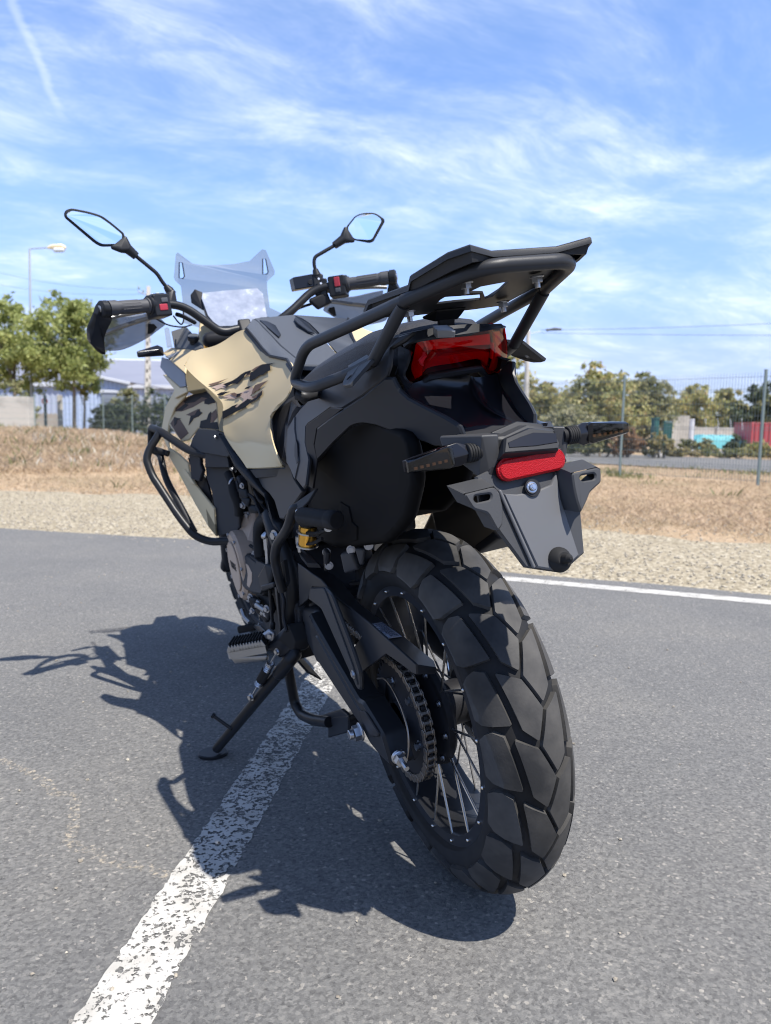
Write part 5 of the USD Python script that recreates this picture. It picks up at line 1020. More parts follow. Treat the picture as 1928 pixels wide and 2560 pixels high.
# indicators
def indicator(t_, base, neck, shoulder_, body, tip, nm):
    b, n_, s_, bo, ti = [A(t_, X, Y, x=x) for X, Y, x in (base, neck, shoulder_, body, tip)]
    ax_ = unit(s_-b); st = [tube([b-ax_*.006, n_], .0092, 16)]
    for k in np.linspace(.0, .9, 5): p = b+(n_-b)*k; st.append(cyl(p, p+ax_*.0032, .0122, 18, .0006))
    o = part(nm, cat(*st), rubber)
    w = unit(np.cross(ti-bo, (1, 0, 0))); w = w if w[2] > 0 else -w; dp = np.array([1, 0, 0])
    obj('indicator_body', hull([n_+w*.009, n_-w*.009, n_+dp*.009, n_-dp*.006, s_+w*.013, s_-w*.0135, s_+dp*.012, bo+w*.0125+dp*.004, bo-w*.0125+dp*.004, bo+w*.010+dp*.012, bo-w*.01+dp*.012, ti+w*.006+dp*.008, ti-w*.006+dp*.008], .0016), glossb, o)
    obj('indicator_lens', hull([s_+(bo-s_)*.55+w*.010-dp*.004, s_+(bo-s_)*.55-w*.0095-dp*.004, bo+w*.0125-dp*.006, bo-w*.0125-dp*.006, bo+w*.0135, bo-w*.0135, ti+w*.0072, ti-w*.0072, ti+w*.005-dp*.005, ti-w*.005-dp*.005], .0012), smoke, o)
    for k in range(6):
        p = bo+(ti-bo)*(.06+.155*k)-w*.004-dp*.0035; obj('amber_led', box(p, (.002, .0042, .0032), 0), amber_m, o)
    return o
indicator('3', (632, 382, -.333), (560, 392, -.333), (500, 398, -.333), (425, 418, -.333), (176, 478, -.333), 'left_indicator')
indicator('3', (1190, 280, -.333), (1248, 272, -.333), (1300, 268, -.333), (1345, 262, -.333), (1572, 228, -.333), 'right_indicator')

# ---------------------------------------------------------------- seats
def seat_sec(x, zt, w, zb, dome=.02, r=.03):
    return [(x, -w*.86, zb), (x, -w, zb+.02), (x, -w, zt-r-dome), (x, -w*.93, zt-dome-.006), (x, -w*.72, zt-dome*.45), (x, -w*.38, zt-.003), (x, 0, zt), (x, w*.38, zt-.003), (x, w*.72, zt-dome*.45), (x, w*.93, zt-dome-.006), (x, w, zt-r-dome), (x, w, zb+.02), (x, w*.86, zb), (x, 0, zb)]
def spl(secs, n):
    S = np.asarray(secs, float); t = np.linspace(0, 1, len(S)); return PchipInterpolator(t, S)(np.linspace(0, 1, n))
part('pillion_seat', loft(spl([seat_sec(x, zt, w, zb) for x, zt, w, zb in ((.30, .925, .10, .87), (.24, .948, .118, .87), (.12, .965, .118, .88), (0, .979, .112, .89), (-.07, .987, .104, .905), (-.115, .986, .094, .93), (-.14, .974, .084, .94), (-.155, .958, .074, .94))], 30)), vinyl, smooth=60)
part('rider_seat', loft(spl([seat_sec(x, zt, w, zb, .03, .045) for x, zt, w, zb in ((.50, .90, .075, .80), (.45, .885, .10, .79), (.38, .875, .125, .77), (.30, .87, .14, .75), (.2, .88, .138, .77), (.12, .9, .125, .8))], 24)), vinyl, smooth=60)
fl_ = AX('t', [(1525, 955, .40), (1390, 1030, .43), (1310, 1125, .44), (1285, 1260, .44), (1330, 1600, .43), (1405, 1765, .42), (1440, 1755, .38), (1480, 1600, .36), (1500, 1350, .33), (1560, 1200, .3), (1640, 1100, .28)])
both('seat_flank', panel(fl_+[0, .002, 0], .03, (0, 1, .2), .012, rad=.01), vinyl, smooth=60)

# ---------------------------------------------------------------- tank
g_ = np.array([[A('t', X, Y, x=x) for X, Y, x in r] for r in (
    [(296, 622, 0.662), (415, 447, 0.665), (600, 400, 0.623), (760, 322, 0.597), (880, 240, 0.578), (1000, 203, 0.559)],
    [(312, 660, 0.648), (470, 590, 0.627), (640, 545, 0.604), (810, 470, 0.582), (960, 390, 0.559), (1095, 318, 0.536)],
    [(440, 785, 0.606), (580, 735, 0.596), (720, 690, 0.583), (890, 600, 0.561), (1040, 530, 0.534), (1185, 432, 0.505)],
    [(585, 905, 0.584), (720, 870, 0.573), (850, 810, 0.556), (980, 745, 0.533), (1130, 660, 0.5), (1275, 520, 0.469)],
    [(692, 1005, 0.57), (810, 985, 0.554), (950, 945, 0.527), (1090, 880, 0.493), (1270, 790, 0.441), (1470, 560, 0.396)],
    [(730, 1090, 0.562), (850, 1090, 0.542), (980, 1070, 0.512), (1120, 1020, 0.472), (1310, 930, 0.412), (1535, 670, 0.357)],
    [(738, 1240, 0.558), (850, 1250, 0.537), (980, 1250, 0.502), (1110, 1220, 0.462), (1240, 1160, 0.42), (1480, 955, 0.348)],
    [(738, 1395, 0.56), (860, 1420, 0.533), (980, 1420, 0.497), (1110, 1400, 0.453), (1210, 1360, 0.419), (1290, 1200, 0.399)],
    [(860, 1600, 0.537), (970, 1610, 0.5), (1080, 1600, 0.46), (1180, 1580, 0.423), (1250, 1550, 0.4), (1320, 1560, 0.378)],
    [(1000, 1800, 0.496), (1085, 1803, 0.462), (1180, 1800, 0.426), (1270, 1796, 0.398), (1340, 1792, 0.381), (1418, 1786, 0.369)])])
TANK_E = g_[:6, 5]
tkm = patch(g_, 44, 36, .003, (0, 1, .3))
tank = both('fuel_tank_panel', tkm, sand, smooth=60)
lipm = tube(g_[-1]-[0, .003, 0], .0028, 6); 
for s_, t_ in ((1, tank[0]), (-1, tank[1])): obj('panel_lip', lipm if s_ > 0 else flipy(lipm), olive, t_)
# inner body that fills the machine between the skins
part('inner_body', cat(hull([(x, sy*y, z_) for x, y, z_ in ((.72, .05, 1.05), (.8, .07, 1.04), (.45, .055, .93), (.9, .10, .98), (.62, .10, .80), (.42, .08, .80), (.86, .11, .86), (.66, .10, .76)) for sy in (1, -1)], .01)), dull)
# camouflage decal pieces on the tank side: they follow its surface
from scipy.interpolate import griddata
_S = np.asarray(tkm[0])[:44*36]
def to_px(P):
    W_ = np.asarray(P)@BIKE[:3, :3]+BIKE[3, :3]; d = W_-CAM; z_ = d@FWD
    return np.stack([PW/2+FOC*(d@RIGHT)/z_, PH/2-FOC*(d@UP)/z_], 1)
_SP = to_px(_S)
def decal(pts, off=.0012, surf=(_S, _SP), tg='t'):
    a, b, k = ZOOM[tg]; q = np.array([(a+k*X, b+k*Y) for X, Y in pts]); pg = sg.Polygon(q).buffer(0); V, F = [], []
    if pg.geom_type != 'Polygon': pg = max(pg.geoms, key=lambda w: w.area)
    x0, y0, x1, y1 = pg.bounds; st = 5.0
    for xa in np.arange(x0, x1, st):
        for ya in np.arange(y0, y1, st):
            c_ = pg.intersection(sg.box(xa, ya, xa+st, ya+st))
            for w in getattr(c_, 'geoms', [c_]):
                if w.geom_type != 'Polygon' or w.area < .02: continue
                co = np.array(sg.polygon.orient(w).exterior.coords)[:-1]; n = len(V); V += list(co); F += [[n, n+i, n+i+1] for i in range(1, len(co)-1)]
    V = np.array(V); P = griddata(surf[1], surf[0], V, method='linear'); bad = np.isnan(P[:, 0])
    if bad.any(): P[bad] = griddata(surf[1], surf[0], V[bad], method='nearest')
    to = CL-P; to /= np.linalg.norm(to, axis=1)[:, None]; P = P+to*off*1.2+[0, off, 0]; F = np.array(F)
    if len(F) and np.cross(P[F[0, 1]]-P[F[0, 0]], P[F[0, 2]]-P[F[0, 0]])[1] < 0: F = F[:, ::-1]
    return P, F
def decals(parent_l, parent_r, specs, surf=(_S, _SP), tg='t'):
    for m_, polys, off in specs:
        for p in polys:
            ms = decal(p, off, surf, tg); obj('decal', ms, m_, parent_l, smooth=False); obj('decal', flipy(ms), m_, parent_r, smooth=False)
decals(*tank, [
    (camo3, [[(600, 868), (690, 838), (748, 828), (782, 858), (770, 885), (715, 876), (640, 908), (655, 888)], [(690, 985), (735, 975), (830, 940), (905, 945), (960, 925), (1000, 905), (1035, 885), (1070, 860), (1085, 890), (1075, 940), (1050, 965), (1085, 985), (1130, 980), (1100, 1005), (1040, 1008), (985, 1035), (950, 1055), (975, 1005), (930, 975), (870, 1002), (745, 1003), (800, 985)], [(845, 1118), (900, 1075), (950, 1055), (920, 1090)]], .0010),
    (camo2, [[(566, 836), (690, 800), (802, 764), (742, 792), (690, 822), (610, 852)], [(1072, 930), (1085, 890), (1110, 845), (1262, 787), (1190, 850), (1150, 900), (1110, 915), (1085, 950)], [(1065, 985), (1130, 950), (1195, 900), (1190, 950), (1140, 985), (1100, 1000)], [(985, 748), (1030, 702), (1095, 690), (1092, 722), (1040, 732)], [(1060, 676), (1120, 635), (1185, 606), (1188, 622), (1100, 682)], [(820, 942), (870, 930), (900, 945), (962, 936), (905, 982), (850, 965)]], .0018),
    (camo1, [[(742, 832), (800, 812), (850, 792), (905, 758), (950, 720), (1000, 690), (1060, 672), (1070, 684), (1050, 700), (1000, 722), (985, 750), (940, 798), (905, 832), (880, 822), (830, 836), (748, 890), (785, 856)], [(1055, 805), (1048, 758), (1065, 695), (1100, 678), (1190, 605), (1285, 600), (1292, 672), (1240, 692), (1205, 725), (1170, 728), (1120, 762)], [(1190, 604), (1348, 585), (1285, 606)], [(735, 1148), (800, 1118), (850, 1085), (918, 1060), (880, 1098), (905, 1100), (950, 1058), (985, 1036), (1030, 1000), (1060, 1020), (1085, 1010), (1130, 985), (1140, 960), (1195, 912), (1192, 958), (1120, 1018), (1060, 1050), (1000, 1100), (900, 1150), (820, 1190), (738, 1238)], [(672, 952), (720, 926), (835, 918), (775, 938), (735, 965), (690, 968)], [(988, 892), (1010, 868), (1068, 852), (1035, 884)], [(905, 945), (960, 936), (940, 960), (895, 985)]], .0026)])
# knee pad / tank top cover: grey textured plastic, three facets, with two black recesses
pd = [A('t', X, Y, x=x) for X, Y, x in ((905, 205, .765), (1090, 98, .755), (1175, 88, .755))]
cen_r = [A('t', X, Y, x=x) for X, Y, x in ((1180, 92, .752), (1340, 75, .752), (1540, 50, .755), (1600, 130, .70), (1700, 330, .60), (1760, 640, .45), (1530, 660, .415), (1480, 570, .465), (1350, 520, .53), (1365, 480, .55), (1250, 250, .665))]
top_c = [(.755, .052, 1.098), (.755, -.052, 1.098), (.66, -.058, 1.066), (.545, -.055, 1.012), (.42, -.045, .958), (.395, 0, .950), (.42, .045, .958), (.545, .055, 1.012), (.66, .058, 1.066)]
pad = part('tank_pad', panel(np.array(top_c), .012, (-.5, 0, 1), .003), padm)
sl = np.stack([TANK_E+[0, 0, .002], np.array([(.765, .0535, 1.099), (.705, .0565, 1.083), (.66, .0595, 1.0655), (.60, .058, 1.039), (.545, .0565, 1.0115), (.41, .046, .955)])], 1)
for s_ in (1, -1):
    obj('pad_side', patch(sl*[1, s_, 1], 20, 6, .008, (0, s_, .6), 1), padm, pad)
    rc_ = np.array([(.725, .047, 1.0895), (.70, .034, 1.082), (.655, .028, 1.0665), (.60, .034, 1.0405), (.585, .044, 1.0335), (.65, .050, 1.0635)])
    obj('pad_recess', panel(rc_*[1, s_, 1]+[0, 0, .001], .003, (-.5, 0, 1), .0006), satin, pad)
    edge = TANK_E*[1, s_, 1]
    obj('pad_gasket', tube(edge+[0, 0, .002], .0036, 6), satin, pad)
part('tank_nose', hull([(.755, y, 1.094) for y in (-.05, .05)]+[(.80, y, 1.075) for y in (-.05, .05)]+[(.775, y, 1.066) for y in (-.085, .085)]+[(.83, y, 1.03) for y in (-.08, .08)], .004), padm)

# ---------------------------------------------------------------- front fairing (left measured, mirrored to the right)
def F_(name, pts, m_, t=.005, out=(0, 1, .2), bev=.002, off=0, rad=0, lab=None):
    return both(name, panel(PLN('t', pts, off=off)[0], t, out, bev, rad=rad), m_, None, 35)
up_ = F_('fairing_upper_panel', [(32, 470, 1.16), (140, 405, 1.17), (330, 425, 1.06), (418, 446, .95), (305, 590, .925), (288, 700, .93), (110, 552, 1.08)], sand, out=(0, .6, 1))
F_('fairing_stripe', [(20, 520, 1.14), (110, 552, 1.082), (290, 705, .935), (300, 860, .915), (232, 872, .96), (60, 722, 1.10), (0, 640, 1.17)], stripe)
F_('fairing_stripe_upper', [(60, 515, 1.12), (270, 425, 1.085), (300, 432, 1.07), (105, 535, 1.085)], stripe, .002, off=.0025)
F_('fairing_lower_panel', [(30, 725, 1.115), (60, 722, 1.10), (232, 872, .962), (300, 865, .917), (318, 920, .91), (170, 1000, 1.0), (160, 895, 1.02)], sand)
fk = F_('shroud_panel', [(170, 890, 1.02), (245, 880, .985), (315, 920, .915), (280, 985, .955), (168, 1110, 1.03), (100, 1290, 1.08), (85, 1420, 1.08), (110, 1560, 1.06), (190, 1700, 1.0), (300, 1830, .95), (400, 1990, .91), (360, 1990, .95), (150, 1700, 1.05), (60, 1520, 1.10), (18, 1350, 1.14), (60, 1100, 1.10)], sand)
F_('shroud_ledge', [(300, 632, .905), (690, 1000, .792), (738, 1060, .768), (738, 1392, .716), (682, 1372, .745), (655, 1050, .805), (515, 888, .86), (320, 920, .912), (290, 760, .918)], olive, .02, off=.001)
camo_pts = [(282, 985, .955), (512, 893, .862), (604, 960, .825), (652, 1050, .806), (672, 1290, .77), (690, 1372, .748), (640, 1365, .77), (440, 1345, .86), (330, 1480, .93), (250, 1500, .97), (200, 1440, 1.0), (98, 1300, 1.075), (165, 1115, 1.03)]
cp = F_('shroud_inset', camo_pts, sand, .004, off=-.004)
_, CPL = PLN('t', camo_pts, off=-.004)
for m_, polys, o_ in [
    (camo2, [[(190, 1090), (280, 1000), (510, 900), (600, 965), (640, 1050), (560, 1060), (500, 1030), (380, 1100), (250, 1150), (172, 1150)], [(300, 1190), (440, 1120), (480, 1165), (400, 1230), (340, 1200)], [(170, 1210), (230, 1240), (330, 1400), (240, 1480), (120, 1290)], [(560, 1200), (650, 1120), (662, 1220), (600, 1290)]], .0008),
    (camo1, [[(270, 1030), (400, 950), (510, 905), (590, 965), (560, 1000), (480, 985), (400, 1040), (290, 1060)], [(185, 1140), (290, 1060), (330, 1075), (250, 1140)], [(355, 1200), (400, 1190), (430, 1140), (460, 1120), (455, 1150), (490, 1165), (440, 1210), (390, 1225), (370, 1260), (330, 1310), (345, 1240)], [(455, 1340), (470, 1260), (540, 1240), (560, 1180), (590, 1150), (580, 1280), (660, 1270), (680, 1360), (600, 1350)], [(510, 1060), (520, 1010), (600, 980), (640, 1040), (560, 1070)], [(160, 1220), (240, 1230), (200, 1250), (190, 1290), (165, 1320)]], .0014)]:
    for p_ in polys:
        dm = panel(AP('t', p_, (CPL[0], CPL[1]+o_)), .0005, (0, 1, .2), .0001); obj('decal', dm, m_, cp[0], smooth=False); obj('decal', flipy(dm), m_, cp[1], smooth=False)
bs = F_('radiator_shroud', [(440, 1345, .862), (640, 1365, .772), (735, 1392, .722), (800, 1500, .70), (860, 1605, .674), (780, 1680, .72), (330, 1600, .92), (380, 1440, .89)], plastic, .01, off=-.002)
F_('shroud_inner', [(330, 1590, .92), (780, 1670, .72), (800, 1800, .72), (520, 1800, .83), (520, 1700, .83), (460, 1690, .86), (462, 1760, .858), (490, 1830, .845), (450, 1960, .86), (360, 1930, .91)], dull, .01, off=-.006)
bb_ = A('t', 643, 1447, x=.765); part('shroud_screw', bolt(bb_, (0, 1, 0), .004, .003), steel)
# lower flank (sand going to olive) and black radiator side, measured further down
def F4(name, pts, m_, t=.005, off=0, out=(0, 1, 0), bev=.002): return both(name, panel(PLN('4', pts, off=off)[0], t, out, bev), m_)
F4('lower_flank', [(165, 375, 1.05), (225, 415, .99), (285, 470, .95), (290, 520, .945), (330, 600, .92), (440, 740, .85), (450, 905, .83), (405, 850, .86), (335, 730, .92), (225, 525, 1.02), (170, 430, 1.06)], sand)
F4('lower_flank_tip', [(385, 690, .885), (442, 742, .848), (452, 905, .828), (405, 850, .858)], olive, .004, off=.002)
F4('radiator_side', [(385, 440, .84), (530, 440, .765), (545, 500, .76), (560, 620, .755), (600, 790, .74), (580, 880, .75), (455, 905, .82), (442, 742, .845), (425, 640, .855), (395, 560, .86)], plastic, .008, off=-.006)
F4('radiator_front', [(283, 440, .945), (352, 445, .91), (362, 520, .905), (375, 532, .90), (395, 560, .89), (440, 735, .855), (330, 600, .92)], dull, .006, off=-.008)
part('radiator', cat(box((.93, 0, .73), (.04, .30, .30), .008), *[box((.91, y, .73), (.012, .006, .28)) for y in np.linspace(-.13, .13, 14)]), dull)
# headlamp cowl and beak, seen only from the other side
part('headlamp_cowl', hull([(1.30, y, 1.16) for y in (-.08, .08)]+[(1.42, y, 1.02) for y in (-.07, .07)]+[(1.38, y, .92) for y in (-.05, .05)]+[(1.22, y, 1.03) for y in (-.13, .13)]+[(1.24, y, .92) for y in (-.10, .10)], .012), sand)
for s_ in (1, -1): part('headlamp', hull([(1.405, s_*.03, 1.07), (1.40, s_*.075, 1.06), (1.43, s_*.03, 1.01), (1.415, s_*.07, 1.01)], .008), mat('headlamp_glass', (.5, .52, .55), .05) if not stage.GetPrimAtPath('/World/Looks/headlamp_glass') else UsdShade.Material.Get(stage, '/World/Looks/headlamp_glass'))
part('front_beak', hull([(1.38, y, .93) for y in (-.06, .06)]+[(1.62, y, .86) for y in (-.035, .035)]+[(1.36, y, .88) for y in (-.07, .07)]+[(1.60, 0, .84)], .008), sand)
part('cockpit_floor', hull([(1.2, y, 1.03) for y in (-.13, .13)]+[(.95, y, 1.0) for y in (-.15, .15)]+[(.9, y, .95) for y in (-.12, .12)]+[(1.2, y, .95) for y in (-.12, .12)], .008), dull)
# left cockpit trim with the round knob
tr1 = [A('d', X, Y, x=x) for X, Y, x in ((140, 1190, 1.13), (330, 1120, 1.13), (400, 1200, 1.08), (520, 1330, 1.0), (550, 1395, .97), (470, 1440, .98), (180, 1400, 1.12))]
part('cockpit_trim', panel(tr1, .01, (-.6, .3, .7), .003), padm)
kb = A('d', 440, 1300, x=1.02); ku = unit((-.45, .05, .9)); part('cockpit_knob', cat(cyl(kb-ku*.012, kb, .0125, 22, .002), cyl(kb, kb+ku*.012, .0165, 26, .002)), dull)
obj('knob_cap', cyl(kb+ku*.0118, kb+ku*.0135, .0150, 26, .0006), padm, '/World/motorcycle/cockpit_knob')
# front indicators (left one shows)
fi = [A('l', X, Y, x=x) for X, Y, x in ((1300, 1850, 1.17), (1250, 1840, 1.17), (1010, 1885, 1.15))]
both('front_indicator', hull([fi[0]+[0, 0, .008], fi[0]-[0, 0, .010], fi[1]+[0, 0, .011], fi[1]-[0, 0, .013], fi[2]+[0, 0, .004], fi[2]-[0, 0, .006], fi[1]+[-.012, 0, 0]], .004), glossb)

# ---------------------------------------------------------------- windscreen and instrument
sc_l = [(235, 160), (330, 250), (425, 305), (560, 326), (740, 328)]
scp = [A('d', X, Y, x=x) for X, Y, x in ((232, 160, 1.243), (345, 245, 1.25), (425, 305, 1.257), (560, 326, 1.262), (740, 326, 1.262), (960, 312, 1.262), (1170, 272, 1.256), (1250, 195, 1.25), (1335, 118, 1.243), (1380, 130, 1.243), (1497, 405, 1.238), (1490, 450, 1.24), (1395, 540, 1.255), (1398, 640, 1.262), (1430, 880, 1.275), (1580, 950, 1.28), (1560, 1100, 1.29), (1300, 1160, 1.31), (700, 1190, 1.31), (300, 1080, 1.29), (296, 780, 1.27), (275, 600, 1.262), (200, 530, 1.24), (183, 490, 1.238), (208, 190, 1.243))]
scp = [p*[1, 1, 1] for p in scp]
sh = [[A('d', X, Y, x=1.245) for X, Y in h] for h in ([(252, 290), (290, 295), (318, 470), (300, 500), (250, 495)], [(1338, 245), (1375, 245), (1408, 415), (1395, 440), (1340, 445)])]
ws = part('windscreen', panel(np.array(scp), .0045, (-1, 0, .3), .001, holes=sh), screen_m, smooth=35)
for h in sh: obj('screen_slot_rim', tube(np.array(h), .0018, 6, closed=True), smoke if False else satin, ws)
scr_l = [A('d', X, Y, x=x) for X, Y, x in ((58, 1150, 1.2), (95, 1130, 1.2), (120, 1150, 1.2), (160, 1380, 1.15), (90, 1390, 1.15))]
part('lower_screen', panel(np.array(scr_l), .004, (-.5, .8, 0), .001), screen_m)
dsh = [A('d', X, Y, x=x) for X, Y, x in ((550, 690, 1.205), (900, 655, 1.208), (1270, 628, 1.208), (1345, 700, 1.19), (1400, 1000, 1.125), (1380, 1120, 1.105), (740, 1130, 1.107), (620, 990, 1.135), (535, 760, 1.19))]
d_ = part('instrument', panel(np.array(dsh), .018, (-1, 0, .6), .003), satin)
obj('display', panel(np.array(dsh)*.985+np.mean(dsh, 0)*.015+np.array([-.002, 0, .0012]), .0015, (-1, 0, .6), .0006), dash_m, d_)
part('instrument_mount', hull([A('d', X, Y, x=x) for X, Y, x in ((410, 720, 1.225), (460, 655, 1.225), (540, 690, 1.215), (530, 800, 1.20), (560, 900, 1.18), (420, 810, 1.22))], .003), dull)
part('dash_bracket', hull([(1.15, y, 1.12) for y in (-.07, .07)]+[(1.10, y, 1.10) for y in (-.05, .05)]+[(1.23, y, 1.22) for y in (-.06, .06)], .006), dull)

# ---------------------------------------------------------------- handlebar, controls, mirrors, guards
GL, GI, BB, BL_ = np.array([.872, .395, 1.172]), np.array([.945, .265, 1.178]), np.array([.985, .190, 1.188]), np.array([.960, .092, 1.103])
end_l, in_l = A('l', 600, 1330, x=.89), A('l', 1150, 1290, x=.945)
end_r, in_r = A('r', 1440, 960, x=.878), A('r', 810, 1055, x=.945)
bendl, lowl = A('d', 270, 830, x=.972), A('d', 760, 1215, x=.965)
bendr, lowr = A('r', 370, 1110, x=.975), A('r', 30, 1450, x=.965)
cen = np.array([.968, 0, 1.098])
hb = part('handlebar', tube(rnd(np.array([end_l, in_l, bendl, lowl*[1, .9, 1], cen+[0, .05, -.002], cen+[0, -.05, -.002], lowr, bendr, in_r, end_r]), .045, 6, False), [.0112]*3+[.0125]*4+[.0112]*3, 14), satin, smooth=60)
part('bar_clamp', cat(*[hull([(.968+a, s_*.03+b, 1.085) for a in (-.02, .02) for b in (-.012, .012)]+[(.968, s_*.03+b, 1.115) for b in (-.012, .012)], .006) for s_ in (1, -1)], hull([(.968, y, 1.07) for y in (-.05, .05)]+[(1.12, 0, 1.085)], .014)), dull)
for s_, a_, b_, tg in ((1, end_l, in_l, 'l'), (-1, end_r, in_r, 'r')):
    u_ = unit(b_-a_); L_ = np.linalg.norm(b_-a_); gr = [tube([a_+u_*.008, a_+u_*.03, a_+u_*.031, a_+u_*.034, a_+u_*.035, b_-u_*.03, b_-u_*.012, b_-u_*.010, b_], [.0195, .0195, .018, .018, .0168, .0164, .0172, .0205, .0205], 24)]
    for k in range(14):
        an = k*2*np.pi/14; e1, e2 = unit(np.cross(u_, (0, 0, 1))), unit(np.cross(u_, np.cross(u_, (0, 0, 1)))); o_ = (e1*math.cos(an)+e2*math.sin(an))*.0158
        gr.append(tube([a_+u_*.042+o_, b_-u_*.034+o_], .0016, 5))
    part('grip', cat(*gr), mat('grip_rubber', (.03, .03, .033), .6) if not stage.GetPrimAtPath('/World/Looks/grip_rubber') else UsdShade.Material.Get(stage, '/World/Looks/grip_rubber'), smooth=45)
    part('bar_end', cat(cyl(a_-u_*.014, a_+u_*.008, .0205, 24, .004)), satin); obj('bar_end_screw', cyl(a_-u_*.0165, a_-u_*.013, .009, 12, .001), steel, '/World/motorcycle/bar_end' + ('' if s_ > 0 else '_001'))
    # switch housing
    c_ = b_+u_*.022; f1 = unit(np.cross(u_, (0, 0, 1)))*(-1 if s_ > 0 else 1); f1 = f1 if f1[0] < 0 else -f1
    up = np.array([0, 0, 1.0])
    sw_ = part('switch_housing', cat(hull([c_+u_*a+f1*b+up*c for a, b, c in ((-.018, .019, .02), (.022, .019, .02), (-.018, .021, -.028), (.022, .021, -.028), (-.018, -.02, .018), (.022, -.02, .018), (-.018, -.018, -.03), (.022, -.018, -.03))], .005), cyl(b_-u_*.006, b_+u_*.01, .0255, 26, .003)), satin)
    if s_ > 0:
        obj('red_button', hull([c_+u_*a+f1*.0255+up*c for a in (-.008, .012) for c in (-.016, -.004)], .0022), redsw, sw_)
        obj('signal_switch', hull([c_+u_*a+f1*.0255+up*c for a in (0, .016) for c in (.004, .012)], .002), padm, sw_)
        hp = hull([c_+u_*a+f1*b+up*.0255 for a in (-.014, .016) for b in (-.012, .014)], .002); obj('thumb_pad', hp, glossb, sw_)
        for a, b in ((-.008, 0), (.009, 0), (0, .009), (0, -.008)): obj('thumb_button', hull([c_+u_*(a+x)+f1*(b+y)+up*.0282 for x in (-.003, .003) for y in (-.003, .003)], .001), mat('pale_button', (.45, .45, .42), .4) if not stage.GetPrimAtPath('/World/Looks/pale_button') else UsdShade.Material.Get(stage, '/World/Looks/pale_button'), sw_)
    else:
        obj('red_button', hull([c_+u_*a+f1*.0255+up*c for a in (-.006, .006) for c in (-.004, .018)], .0022), redsw, sw_)
        obj('start_button', hull([c_+u_*a+f1*.0255+up*c for a in (-.006, .006) for c in (-.020, -.012)], .002), padm, sw_)
# mirrors
def mirror(outline, glass, neck, stem, tg, nm):
    P = np.array([A(tg, X, Y, x=x) for X, Y, x in outline]); G_ = np.array([A(tg, X, Y, x=x-.0025) for X, Y, x in glass])
    shell = panel(rnd(P, .012, 4), .004, (-1, 0, 0), .0015); c_ = P.mean(0); back = loft([rnd(P, .012, 4)+[.004, 0, 0], rnd(c_+(P-c_)*.9, .012, 4)+[.016, 0, 0], rnd(c_+(P-c_)*.55, .012, 4)+[.026, 0, 0]])
    o = part(nm, cat(shell, back), satin, smooth=45)
    obj('mirror_glass', panel(rnd(G_, .010, 4), .0012, (-1, 0, 0), .0003), mirror_m, o, smooth=False)
    nk = [A(tg, X, Y, x=x) for X, Y, x in neck]; obj('mirror_neck', cat(hull(nk[:3]+[nk[3]], [.006, .006, .010, .0125]), tube([nk[3], nk[4]], [.013, .0105], 16)), satin, o)
    st = [A(tg, X, Y, x=x) for X, Y, x in stem]; obj('mirror_stem', cat(tube(rnd(np.array(st), .03, 5, False), .0052, 12), tube([st[-2]+(st[-1]-st[-2])*.45, st[-1]], [.0075, .0125], 16), cyl(st[-1], st[-1]-unit(st[-2]-st[-1])*.012, .0115, 6)), satin, o)
mirror([(97, 165, .95), (120, 120, .95), (190, 97, .952), (390, 135, .958), (560, 185, .962), (700, 290, .966), (835, 405, .97), (845, 450, .97), (825, 545, .968), (800, 562, .968), (560, 570, .96), (480, 530, .958), (110, 215, .95)],
       [(130, 180, .95), (150, 148, .95), (200, 130, .952), (390, 165, .958), (545, 212, .962), (680, 310, .966), (805, 415, .97), (810, 445, .97), (800, 535, .968), (570, 540, .96), (500, 505, .958), (140, 205, .95)],
       [(700, 580, .966), (845, 470, .972), (800, 600, .968), (880, 600, .972), (985, 690, .975)], [(985, 690, .975), (1240, 900, .98), (1300, 1000, .982), (1395, 1115, .985)], 'l', 'left_mirror')
mirror([(945, 95, .968), (1060, 62, .963), (1215, 62, .958), (1340, 150, .952), (1345, 190, .952), (1190, 465, .958), (1140, 482, .96), (905, 440, .968), (800, 275, .972)],
       [(950, 112, .968), (1060, 85, .963), (1210, 85, .958), (1310, 165, .952), (1160, 445, .958), (915, 430, .968), (822, 280, .972)],
       [(800, 290, .974), (900, 450, .968), (830, 420, .972), (770, 430, .975), (645, 520, .978)], [(645, 520, .978), (370, 680, .985), (360, 780, .985), (400, 930, .985)], 'r', 'right_mirror')
mc = hull([A('r', X, Y, x=x) for X, Y, x in ((370, 960, .985), (460, 940, .98), (470, 1180, .975), (400, 1190, .975))], .006)
part('mirror_clamp', cat(mc, hull([A('r', X, Y, x=x) for X, Y, x in ((470, 1000, .97), (520, 1000, .965), (520, 1200, .965), (470, 1200, .97))], .005)), satin)
part('mirror_clamp', hull([A('l', X, Y, x=x) for X, Y, x in ((1380, 1090, .985), (1430, 1130, .98), (1450, 1250, .975), (1400, 1260, .97))], .007), satin)
for X, Y in ((425, 985), (455, 1050), (455, 1130)): part('clamp_bolt', bolt(A('r', X, Y, x=.966), (-1, 0, .2), .0035, .003, False), steel)
